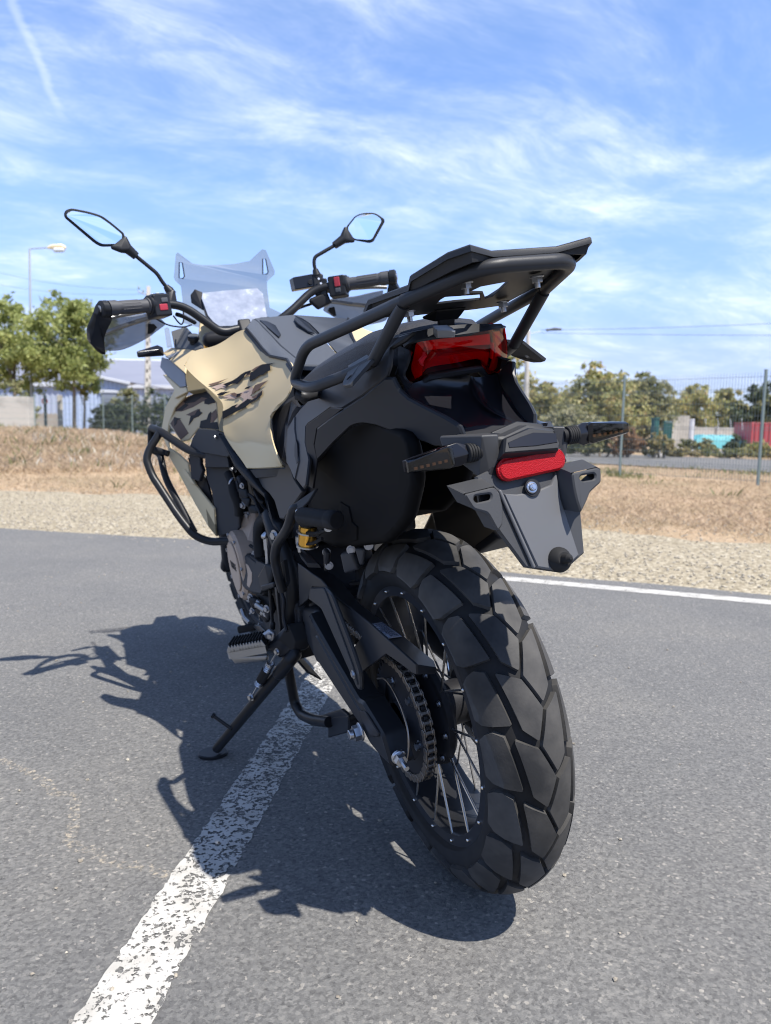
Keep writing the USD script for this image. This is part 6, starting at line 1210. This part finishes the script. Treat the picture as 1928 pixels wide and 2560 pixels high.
# brake reservoir, levers, hand guards
rv = [A('r', X, Y, x=x) for X, Y, x in ((80, 975, 1.005), (330, 930, .99), (350, 1080, .985), (110, 1120, 1.0))]
rs_ = part('brake_reservoir', hull(np.vstack([rv, np.array(rv)+[.035, 0, .0]]), .003), glossb); k_ = A('r', 305, 1030, x=.986); obj('reservoir_cap', cyl(k_, k_-[.004, 0, 0], .0072, 18, .001), satin, rs_)
for s_, a_, b_ in ((1, end_l, in_l), (-1, end_r, in_r)):
    u_ = unit(b_-a_); st = b_+u_*.02+np.array([.03, 0, -.005])
    part('lever', cat(tube(rnd(np.array([st, st-u_*.04+[.018, 0, -.003], st-u_*.11+[.008, 0, -.01], st-u_*.155+[.016, 0, -.016]]), .02, 4, False), [.0062, .0058, .0052, .0055], 10), hull([st+[0, 0, .008], st-[0, 0, .01], st+u_*.03], .008)), steel if False else alu, smooth=60)
gd = [(480, 1250, .892), (575, 1240, .889), (640, 1400, .905), (560, 1560, .93), (535, 1650, .955), (545, 1780, .98), (560, 1840, 1.0), (500, 1835, .98), (430, 1780, .955), (370, 1700, .935), (360, 1560, .915), (440, 1380, .895)]
gP = np.array([A('l', X, Y, x=x) for X, Y, x in gd]); both('hand_guard_arm', panel(gP, .02, (-.4, 1, 0), .004, rad=.01), satin, smooth=50)
shl = np.array([[A('l', X, Y, x=x) for X, Y, x in r] for r in (
    [(640, 1400, .93), (780, 1420, .99), (930, 1430, 1.02), (1120, 1400, 1.03), (1250, 1470, 1.03)],
    [(600, 1520, .95), (760, 1530, 1.03), (920, 1520, 1.06), (1140, 1470, 1.06), (1330, 1520, 1.04)],
    [(545, 1650, .965), (720, 1660, 1.055), (900, 1650, 1.075), (1120, 1570, 1.07), (1300, 1550, 1.05)],
    [(545, 1770, .985), (700, 1770, 1.06), (880, 1740, 1.08), (1080, 1660, 1.075), (1250, 1580, 1.055)],
    [(570, 1830, 1.0), (720, 1835, 1.05), (860, 1805, 1.065), (1060, 1710, 1.065), (1200, 1620, 1.06)])])
hg = both('hand_guard', patch(shl, 24, 24, .003, (-1, 0, 0)), clear_p, smooth=60)
gt = np.array([A('l', X, Y, x=x) for X, Y, x in ((560, 1640, .968), (720, 1580, 1.03), (900, 1520, 1.058), (1050, 1470, 1.06), (1170, 1440, 1.055))])
both('guard_crease', tube(gt, .006, 8), alu)
gs = np.array([A('l', X, Y, x=x) for X, Y, x in ((1130, 1520, 1.06), (1200, 1520, 1.06), (1240, 1560, 1.06), (1180, 1640, 1.065), (1120, 1640, 1.07))]); both('guard_stay', panel(gs, .006, (-1, 0, 0), .001), dull)
# cables below the bars
for k, pts in enumerate(([(1190, 1430, 1.0), (1300, 1500, 1.02), (1400, 1540, 1.05), (1560, 1560, 1.09), (1660, 1530, 1.12)], [(1440, 1420, .99), (1500, 1500, 1.03), (1540, 1530, 1.05), (1565, 1480, 1.06), (1560, 1330, 1.08)], [(1480, 1400, .98), (1550, 1420, 1.0), (1640, 1470, 1.04), (1700, 1500, 1.08)])):
    part('control_cable', tube(rnd(np.array([A('l', *p[:2], x=p[2]) for p in pts]), .03, 4, False), (.0022, .0022, .006)[k], 7), dull)
part('control_cable', tube(rnd(np.array([A('r', *p[:2], x=p[2]) for p in ((520, 1250, .98), (330, 1330, .99), (140, 1390, 1.02), (-40, 1520, 1.06))]), .03, 4, False), .004, 7), dull)
part('throttle_housing', hull([A('r', X, Y, x=x) for X, Y, x in ((330, 1290, .975), (520, 1200, .97), (560, 1300, .97), (420, 1370, .975))], .008), dull)

# ---------------------------------------------------------------- frame, crash bars, engine
CR = .0106
def T4(pts, axis='x'): return np.array([A('4', p[0], p[1], **{axis: p[2]}) for p in pts])
c_up = T4([(545, 460, .775), (425, 428, .84), (300, 402, .90), (200, 335, .955), (118, 278, 1.0), (70, 262, 1.045), (45, 330, 1.07), (62, 400, 1.07)])
c_out = T4([(118, 290, 1.0), (52, 395, 1.0), (38, 450, .995), (72, 545, .98), (240, 800, .905), (325, 905, .875), (420, 940, .85), (550, 932, .795)])
c_in = T4([(66, 300, 1.05), (66, 390, 1.06), (120, 415, 1.05), (150, 560, 1.01), (250, 745, .935), (322, 880, .882)])
c_x = T4([(90, 390, 1.05), (170, 415, 1.03)])
for s_ in (1, -1):
    ms = [tube(rnd(c_up[:6], .05, 6, False), CR, 14), tube(rnd(c_out, .06, 6, False), CR, 14), tube(rnd(c_in, .04, 6, False), CR*.9, 14), tube(c_x, CR*.85, 12), tube(np.vstack([c_up[5], c_in[0]]), CR, 14)]
    m_ = cat(*ms); part('crash_bar', m_ if s_ > 0 else flipy(m_), powder, smooth=60)
for X, Y in ((532, 470), (566, 503)): part('crash_bar_bolt', bolt(A('4', X, Y, x=.765), (-.3, 1, 0), .007, .012), steel)
# main frame spar (black, left and right) and the grey side cover behind it
spar, _ = PLN('4', [(455, 285, .735), (495, 285, .715), (560, 400, .68), (640, 500, .63), (740, 620, .57), (768, 665, .54), (765, 720, .54), (800, 800, .50), (850, 830, .465), (855, 900, .45), (832, 905, .455), (790, 870, .48), (752, 780, .53), (738, 680, .55), (640, 590, .61), (545, 480, .68)])
both('frame_spar', panel(spar, .03, (0, 1, 0), .008, rad=.01), powder, None, 50)
sc_, _ = PLN('4', [(648, 505, .62), (862, 498, .44), (875, 440, .40), (915, 560, .36), (965, 640, .33), (900, 740, .37), (855, 805, .42), (830, 802, .45), (800, 700, .50), (770, 655, .53), (720, 610, .57)], off=-.004)
both('frame_side_cover', panel(sc_, .01, (0, 1, 0), .003), side_p)
both('side_cover_step', panel(PLN('4', [(655, 510, .615), (858, 502, .44), (862, 548, .435), (690, 560, .59)], off=.0005)[0], .003, (0, 1, 0), .0012), plastic)
dn, _ = PLN('4', [(600, 330, .62), (590, 500, .60), (625, 640, .57), (660, 760, .54), (740, 720, .50), (700, 560, .53), (640, 420, .58)]) if False else (None, None)
both('frame_downtube', tube(rnd(np.array([A('e', X, Y, x=x) for X, Y, x in ((640, 560, .56), (690, 720, .52), (760, 900, .49), (880, 1200, .47), (900, 1500, .47), (830, 1900, .50))]), .05, 5, False), .02, 14), powder, None, 60)
part('engine_case', cat(hull([(x, y, z_) for x, z_ in ((.46, .42), (.5, .30), (.72, .26), (.9, .33), (.92, .48), (.72, .56), (.5, .54)) for y in (-.13, .13)], .012), hull([(x, y, z_) for x, z_ in ((.70, .5), (.86, .5), (.92, .74), (.78, .76)) for y in (-.11, .11)], .012)), dull)
part('throttle_body', cat(cyl((.72, .02, .80), (.72, .115, .80), .03, 20, .003), hull([(.68, .10, .72), (.74, .11, .76), (.70, .12, .80), (.66, .11, .79)], .008)), satin)
part('wiring_loom', cat(*[tube(rnd(np.array([(.80-.03*k, .125, .78), (.74-.02*k, .135, .70-.02*k), (.66, .13, .64-.03*k), (.56, .12, .60)]), .03, 4, False), .0045, 7) for k in range(3)]), dull)
for X, Y, x in ((610, 610, .68),): part('engine_bolt', bolt(A('4', X, Y-5, x=x), (-.5, 1, 0), .005, .006), bolt_m)
def disc_at(t_, X, Y, x, r, th, m_, nm, squash=1, par=None, seg=36, ax=(0, 1, 0)):
    p = A(t_, X, Y, x=x); a = unit(ax); return obj(nm, cyl(p-a*th, p, r, seg, .004), m_, par or bike, 40)
# bronze generator cover with its raised lettering, and the bronze castings above it
gc = A('e', 255, 1130, x=.76); gen = part('engine_cover', cat(cyl(gc-[0, .05, 0], gc, .092, 44, .008), cyl(gc, gc+[0, .004, 0], .066, 40, .002)), bronze, smooth=40)
for k in range(7): a = k*.9+.3; obj('cover_bolt', bolt(gc+[.084*math.sin(a), -.001, .084*math.cos(a)], (0, 1, 0), .005, .004, False), bolt_m, gen)
tm = meshkit.text_mesh('VOGE', .017, .0012, True); v = np.array(tm.vertices); v[:, 0] -= v[:, 0].mean()
obj('cover_lettering', (gc+np.stack([-v[:, 0], .0042+v[:, 2], v[:, 1]-.006], 1), tm.faces), dull, gen, smooth=False)
cast = [A('e', X, Y, x=x) for X, Y, x in ((240, 830, .80), (330, 800, .77), (370, 560, .77), (440, 540, .74), (490, 560, .72), (480, 850, .70), (380, 950, .70), (270, 1000, .77))]
part('bronze_casting', hull(np.vstack([cast, np.array(cast)-[0, .05, 0]]), .005), bronze)
cast2 = [A('e', X, Y, x=x) for X, Y, x in ((350, 560, .775), (420, 545, .75), (480, 760, .71), (330, 790, .77))]
part('bronze_casting', hull(np.vstack([np.array(cast2)+[0, .006, 0], np.array(cast2)-[0, .03, 0]]), .006), bronze)
for X, Y, x in ((400, 570, .745), (460, 690, .72), (455, 750, .715), (330, 235, .70), (345, 455, .70), (475, 1000, .66), (430, 1470, .66), (610, 1600, .56)): part('engine_bolt', bolt(A('e', X, Y, x=x), (-.5, 1, 0), .0065, .007), bolt_m)
# black sprocket cover with a slot
cvp, CV = PLN('e', [(300, 1010, .70), (380, 985, .665), (490, 1070, .615), (600, 1110, .57), (610, 1200, .56), (545, 1460, .58), (440, 1440, .63), (330, 1380, .69), (290, 1200, .715)])
cv_ = part('sprocket_cover', panel(cvp, .03, (-.2, 1, .1), .007, rad=.012), plastic)
obj('cover_slot', panel(AP('e', [(372, 1100), (400, 1120), (440, 1200), (440, 1300), (410, 1370), (385, 1340), (395, 1220)], (CV[0], CV[1]+.001)), .003, (0, 1, 0), .0005), bronze, cv_)
obj('cover_rib', panel(AP('e', [(385, 990), (480, 1080), (530, 1440), (560, 1380), (600, 1210), (595, 1110), (490, 1060)], (CV[0], CV[1]+.004)), .006, (0, 1, 0), .002), plastic, cv_)
# hoses, cable stay with its lever
part('coolant_hose', tube(rnd(np.array([A('e', X, Y, x=x) for X, Y, x in ((650, 590, .55), (570, 600, .58), (520, 680, .60), (515, 850, .61), (535, 1030, .60))]), .04, 5, False), .0145, 14), rubber, smooth=60)
part('clutch_rod', cat(tube([A('e', 590, 800, x=.55), A('e', 605, 950, x=.55)], .006, 8), tube([A('e', 605, 950, x=.55), A('e', 615, 1110, x=.55)], .0045, 8), hull([A('e', 580, 800, x=.55), A('e', 600, 780, x=.55)], .008)), steel)
part('clevis_bolt', bolt(A('e', 695, 790, x=.49), (-.4, 1, 0), .009, .008), steel)
part('gear_lever_boss', hull([A('e', X, Y, x=x) for X, Y, x in ((610, 1130, .52), (680, 1150, .50), (650, 1310, .50), (560, 1350, .54), (540, 1250, .55))], .006), satin)
part('gear_lever_bar', hull([A('e', X, Y, x=x) for X, Y, x in ((565, 1360, .53), (690, 1325, .48), (690, 1340, .48), (570, 1385, .53))], .005), satin)
part('gear_linkage', cat(tube([A('e', 640, 1390, x=.52), A('e', 672, 1780, x=.53)], .0042, 8), hull([A('e', 672, 1770, x=.53), A('e', 668, 1810, x=.53)], .007)), satin)
part('peg_plate', panel(PLN('e', [(690, 1360, .47), (712, 1360, .46), (765, 1930, .46), (700, 1960, .50), (740, 1800, .48)])[0], .006, (-.3, 1, 0), .0015), satin)
part('lower_link', cat(*[hull([A('e', X, Y, x=x) for X, Y, x in q], .007) for q in (((500, 1560, .62), (560, 1600, .60), (620, 1640, .57)), ((460, 1480, .66), (520, 1530, .63)), ((560, 1650, .60), (640, 1620, .57)))]), alu)
# gear pedal with rubber tip, rider peg, side stand
part('gear_pedal', cat(tube(rnd(np.array([A('e', X, Y, x=x) for X, Y, x in ((330, 1610, .78), (360, 1700, .76), (420, 1760, .72))]), .02, 4, False), .0065, 8)), alu)
part('pedal_tip', hull([A('e', X, Y, x=x) for X, Y, x in ((305, 1815, .73), (465, 1785, .71), (465, 1820, .71), (310, 1850, .73))], .006), rubber)
part('pedal_arm', hull([A('e', X, Y, x=x) for X, Y, x in ((470, 1790, .71), (540, 1800, .66), (620, 1880, .60), (590, 1900, .61))], .004), satin)
pa, pb = A('e', 215, 1960, x=.505), A('e', 600, 1890, x=.47); pu = unit(pb-pa); pL = np.linalg.norm(pb-pa); fw = unit(np.cross(pu, (0, 0, 1))); fw = fw if fw[0] > 0 else -fw; pz = np.cross(fw, pu); pz = pz if pz[2] > 0 else -pz
peg_out = [pa+fw*.030*math.cos(a)*1.0-pu*.012*math.sin(a) for a in np.linspace(0, math.pi, 9)]+[pb-fw*.030, pb+fw*.030]
peg = part('foot_peg', panel(np.array(peg_out)-pz*.012, .02, (0, 0, 1), .003), alu)
obj('peg_rubber', panel(np.array([pa*.96+pb*.04+(p-pa)*(.80 if i < 9 else .97) for i, p in enumerate(peg_out)])-pz*.008, .008, (0, 0, 1), .002), rubber, peg)
for k in range(12):
    p = pa+pu*(pL*(.02+.083*k)); obj('peg_rib', hull([p+fw*.025-pz*.006, p-fw*.025-pz*.006, p+fw*.024+pz*.002, p-fw*.024+pz*.002], .0022), rubber, peg)
    for s_ in (-1, 1): obj('peg_tooth', hull([p+fw*s_*.031-pz*.014-pu*.006, p+fw*s_*.031-pz*.014+pu*.006, p+fw*s_*.031-pz*.001], .0016), alu, peg)
part('peg_mount', cat(hull([pb-pu*.002, pb+pu*.016, pb+pu*.012-pz*.012, pb+pu*.01+pz*.006], .0065), cyl(pb-fw*.018+pu*.01, pb+fw*.018+pu*.01, .005, 10)), bolt_m)
part('peg_return', hull([A('e', X, Y, x=x) for X, Y, x in ((245, 2145, .53), (600, 2125, .50), (600, 2150, .50), (270, 2180, .53))], .006), alu)
mnt = [A('e', X, Y, x=x) for X, Y, x in ((640, 2010, .47), (760, 1940, .44), (850, 1800, .43), (920, 1960, .42), (900, 2050, .42), (760, 2110, .45), (700, 2060, .47))]
part('stand_bracket', hull(np.vstack([mnt, np.array(mnt)-[0, .03, 0]]), .006), powder)
FOOT = to_local(np.array([-.345, .632, .009]))
s0 = A('5', 585, 880, x=.42); st = part('side_stand', cat(tube([s0, s0+(FOOT-s0)*.5, FOOT+(s0-FOOT)*.03], [.0135, .0128, .0115], 14), hull([s0, s0+unit(FOOT-s0)*.05, s0+[0, -.012, .01]], .016)), powder, smooth=60)
wz = np.array([0, 0, 1.0])@np.linalg.inv(BIKE[:3, :3]); wx = np.array([1.0, 0, 0])@np.linalg.inv(BIKE[:3, :3]); wy = np.array([0, 1.0, 0])@np.linalg.inv(BIKE[:3, :3])
obj('stand_foot', panel(np.array([FOOT+wx*.036*math.cos(a)-wx*.004+wy*.030*math.sin(a) for a in np.linspace(0, 6.283, 22)[:-1]]), .0075, wz, .002), powder, st)
q0, q1 = A('5', 235, 1290, x=.565), A('5', 130, 1215, x=.60); obj('stand_tang', cat(tube([q0, q1], .0042, 10), cyl(q1, q1+unit(q1-q0)*.004, .0068, 12)), powder, st)
h0, h1 = A('5', 508, 830, x=.43), A('5', 355, 1100, x=.50); hu = unit(h1-h0); hl_ = np.linalg.norm(h1-h0); e1 = unit(np.cross(hu, (0, 0, 1))); e2 = np.cross(hu, e1)
hel = lambda a, b, n, r: np.array([h0+hu*hl_*(a+(b-a)*t)+r*(e1*math.cos(t*n*6.283)+e2*math.sin(t*n*6.283)) for t in np.linspace(0, 1, n*10)])
spg = part('stand_spring', cat(tube([h0, h0+hu*hl_*.26], .0022, 6), tube(hel(.25, .42, 5, .0082), .002, 5), tube(hel(.62, .74, 4, .0078), .002, 5), tube([h0+hu*hl_*.74, h1], .0022, 6)), steel)
obj('spring_sleeve', tube([h0+hu*hl_*.40, h0+hu*hl_*.64], .0112, 14), rubber, spg)
obj('spring_pin', cat(bolt(h1, (-.4, 1, 0), .006, .008), bolt(h0, (-.4, 1, 0), .0055, .006)), steel, spg)
# centre stand: left leg with its foot, mirrored leg, cross tube
cl = np.array([A('5', 562, 830, y=.150), A('5', 572, 930, y=.152), A('5', 612, 1140, y=.150), A('5', 650, 1205, y=.146), A('5', 720, 1238, y=.136), A('5', 815, 1250, y=.118)])
leg = tube(rnd(cl, .03, 5, False), .0125, 14); ft = AY('5', [(808, 1238), (845, 1215), (925, 1212), (932, 1245), (930, 1312), (810, 1345)], .112); ftm = cat(panel(ft, .05, (0, 1, 0), .003, rad=.006), hull(AY('5', [(770, 1225), (900, 1185), (935, 1215), (815, 1250)], .105), .006))
cs = part('centre_stand', cat(leg, flipy(leg), tube([cl[0], cl[0]*[1, -1, 1]], .015, 12)), powder, smooth=60)
obj('stand_foot', ftm, powder, cs); obj('stand_foot', flipy(ftm), powder, cs)
# passenger peg hanger and folded rubber peg
hg_ = rnd(np.array([A('4', X, Y, x=x) for X, Y, x in ((985, 735, .17), (915, 735, .19), (885, 850, .22), (812, 960, .285), (800, 1040, .30), (828, 1160, .295), (850, 1230, .30))]), .04, 6, False)
both('passenger_peg_hanger', tube(hg_, .0098, 14), powder, None, 60)
both('hanger_mount', panel(PLN('4', [(818, 1080, .305), (850, 1050, .28), (870, 1180, .28), (845, 1230, .30), (828, 1190, .31)], off=-.006)[0], .01, (0, 1, 0), .002), powder)
g0, g1 = A('4', 960, 785, x=.10), A('4', 1172, 812, x=.0)
both('passenger_peg', cat(cyl(g0, g1, .0158, 22, .003), cyl(g1-(g1-g0)*.22, g1+(g1-g0)*.002, .0168, 22, .003)), rubber, None, 45)
both('peg_pivot', hull([A('4', X, Y, x=x) for X, Y, x in ((938, 758, .125), (962, 752, .115), (962, 800, .115), (935, 800, .125))], .004), steel)
both('peg_hanger_bracket', panel(PLN('4', [(880, 740, .2), (945, 690, .18), (1050, 620, .12), (1000, 700, .15), (960, 740, .16), (890, 760, .19)])[0], .005, (0, 1, 0), .0012), satin)
# damper reservoir with hose clamps, damper spring
r0, r1 = A('4', 1000, 855, x=.21), A('4', 975, 905, x=.24); ra_ = unit((.25, .12, -1))
part('damper_reservoir', cat(cyl(r0-ra_*.03, r0-ra_*.006, .0195, 24, .002)), dull)
rsv = part('damper_cylinder', cyl(r0-ra_*.006, r0+ra_*.040, .0175, 26, .002), gold)
for k, (X, Y) in enumerate(((965, 875), (945, 935))):
    cc = r0+ra_*(.008+.028*k); an = np.linspace(0, 6.283, 24)[:-1]; b1 = unit(np.cross(ra_, (1, 0, 0))); b2 = np.cross(ra_, b1)
    cm = part('hose_clamp', tube(np.array([cc+.0195*(b1*math.cos(a)+b2*math.sin(a)) for a in an]), .0024, 5, closed=True), steel)
    p = A('4', X, Y, x=.245-.01*k); obj('clamp_screw', cat(tube([p+[-.002, 0, .010], p-[-.002, 0, .012]], .0062, 10), tube([p-[-.002, 0, .012], p-[-.003, 0, .022]], .004, 8)), steel, cm)
for k, pts in enumerate(([(990, 885, .20), (1060, 890, .15), (1130, 860, .10), (1150, 840, .09)], [(985, 955, .21), (1040, 945, .17), (1085, 920, .13)], [(960, 850, .22), (1000, 900, .2), (1060, 900, .16), (1090, 870, .13)])):
    part('hose', tube(rnd(np.array([A('4', X, Y, x=x) for X, Y, x in pts]), .03, 5, False), .0032, 7), rubber)
part('rear_brake_line_fitting', bolt(A('4', 1120, 855, x=.08), (-1, .3, 0), .005, .008), steel)
both('subframe_stay', panel(PLN('4', [(920, 935, .27), (975, 985, .25), (1040, 1040, .2), (1065, 1072, .18), (990, 1068, .2), (950, 1020, .24)])[0], .01, (0, 1, 0), .002), satin)
part('rear_damper', cat(cyl((.33, 0, .40), (.36, 0, .72), .022, 18), tube([(.335+.025*t+.034*math.cos(t*44), .034*math.sin(t*44), .44+.24*t) for t in np.linspace(0, 1, 140)], .0055, 6)), dull)
for q in (((1105, 990, .20), (1120, 1010, .18), (1110, 1100, .2)), ((1210, 1020, .12), (1260, 1010, .10), (1290, 1090, .10), (1230, 1110, .12)), ((1300, 990, .08), (1330, 990, .07), (1320, 1060, .08))): part('linkage_casting', hull([A('4', X, Y, x=x) for X, Y, x in q], .005), side_p if q[0][0] != 1105 else dull)
for X, Y, x in ((1110, 1000, .2), (1125, 1080, .19), (1255, 985, .1), (1360, 945, .06), (1480, 910, .03), (1360, 960, .05)): part('linkage_bolt', bolt(A('4', X, Y, x=x), (-1, .3, 0), .0055, .006), bolt_m)
part('battery_box', hull([(x, y, z_) for x in (.25, .48) for y in (-.08, .08) for z_ in (.60, .80)], .012), dull)
part('airbox', hull([(x, y, z_) for x in (.45, .72) for y in (-.09, .09) for z_ in (.58, .80)], .015), dull)
# exhaust on the right
ex = [A('3', X, Y, y=y) for X, Y, y in ((345, 640, -.145), (500, 500, -.15), (640, 560, -.15), (755, 900, -.16), (640, 985, -.16), (560, 945, -.155), (400, 870, -.15))]
ex = np.array(ex); muff = part('exhaust_silencer', hull(np.vstack([ex, ex-[-.02, .075, 0]]), .014), mat('brushed_dark_steel', (.20, .18, .155), .36, 1.0, bump=(60, .15, .002)), smooth=50)
obj('silencer_cap', hull(np.vstack([ex[3:5]+[-.012, .004, 0], ex[3:5]-[.012, .079, 0]]), .012), dull, muff)
obj('silencer_strap', hull(np.vstack([ex[[0, 6]]*.82+ex[[2, 3]]*.18+[0, .004, 0], ex[[0, 6]]*.78+ex[[2, 3]]*.22+[0, .004, 0]]), .008), satin, muff)
part('exhaust_pipe', tube(rnd(np.array([ex[[0, 6]].mean(0)-[-.03, .035, 0], (.45, -.14, .42), (.62, -.12, .24), (.9, -.06, .26), (.97, -.03, .45), (.9, -.02, .58)]), .08, 6, False), .022, 14), mat('exhaust_pipe_steel', (.3, .26, .2), .35, 1.0), smooth=60)
for q in (((200, 590, -.13), (300, 580, -.16), (330, 640, -.17)), ((170, 670, -.13), (240, 700, -.15), (345, 735, -.17))): part('right_peg_hanger', tube([A('3', X, Y, y=y) for X, Y, y in q], .0085, 10), powder)
part('hanger_boss', hull([A('3', X, Y, y=y) for X, Y, y in ((215, 520, -.12), (290, 560, -.14), (330, 600, -.16), (240, 620, -.13))], .008), powder)
rb = [A('3', X, Y, y=y) for X, Y, y in ((92, 862, -.12), (150, 840, -.13), (210, 858, -.15), (150, 880, -.14))]
bx_ = part('rear_brake_reservoir', hull(np.vstack([rb, np.array(rb)-[0, 0, .02]]), .003), clear_p if False else alu); obj('reservoir_cap', hull(np.array(rb)+[0, 0, .003], .0025), dull, bx_)
both('belly_guard', panel(np.array([(.92, .10, .36), (.80, .13, .27), (.52, .12, .245), (.52, .09, .215), (.82, .09, .225), (.96, .07, .32)]), .006, (0, 1, -.6), .002), plastic)
# smaller things between the engine and the frame: hoses, plugs, leads, links
E3 = lambda pts: np.array([A('e', X, Y, x=x) for X, Y, x in pts])
part('radiator_hose', tube(rnd(E3([(180, 110, .76), (225, 200, .735), (235, 320, .72), (290, 430, .71), (300, 560, .72)]), .04, 5, False), .0125, 14), rubber, smooth=60)
wp = E3([(290, 245, .71)])[0]; part('water_pump_cap', cat(cyl(wp-[0, .02, 0], wp, .026, 24, .003), cyl(wp, wp+[0, .004, 0], .015, 20, .001)), dull)
for q in ([(320, 290, .69), (380, 300, .675), (390, 360, .67), (330, 360, .685)], [(350, 390, .68), (410, 400, .665), (400, 450, .665)], [(430, 470, .665), (490, 480, .65), (500, 520, .645), (440, 520, .66)]): part('wiring_plug', hull(E3(q), .006), satin)
for q in ([(400, 330, .67), (470, 380, .65), (500, 470, .64), (540, 560, .62), (560, 660, .60)], [(250, 470, .74), (310, 560, .735), (310, 700, .75)], [(470, 300, .65), (520, 400, .63), (570, 430, .62)], [(420, 900, .69), (470, 930, .675), (500, 1000, .66)]): part('engine_lead', tube(rnd(E3(q), .025, 4, False), .0042, 7), dull)
part('hose_clip', tube(E3([(222, 205, .735), (236, 212, .732)]), .0145, 14), bolt_m)
part('shift_shaft', cat(tube(E3([(470, 1540, .64), (600, 1640, .58)]), .0065, 10), hull(E3([(590, 1620, .58), (640, 1650, .56), (630, 1700, .56)]), .006), hull(E3([(440, 1500, .655), (490, 1510, .64), (470, 1570, .645)]), .008)), dull)
part('lower_engine_mount', hull(E3([(430, 1480, .67), (560, 1500, .62), (590, 1620, .60), (520, 1740, .62), (430, 1640, .66)])-[0, .02, 0], .008), dull)
for X, Y, x in ((500, 1560, .63), (600, 1660, .575), (560, 1590, .60), (450, 1620, .65)): part('engine_bolt', bolt(A('e', X, Y, x=x), (-.5, 1, 0), .0055, .006), bolt_m)
part('brake_hose', tube(rnd(E3([(760, 1400, .44), (800, 1500, .42), (790, 1700, .42), (830, 1850, .40)]), .03, 5, False), .0042, 8), dull)
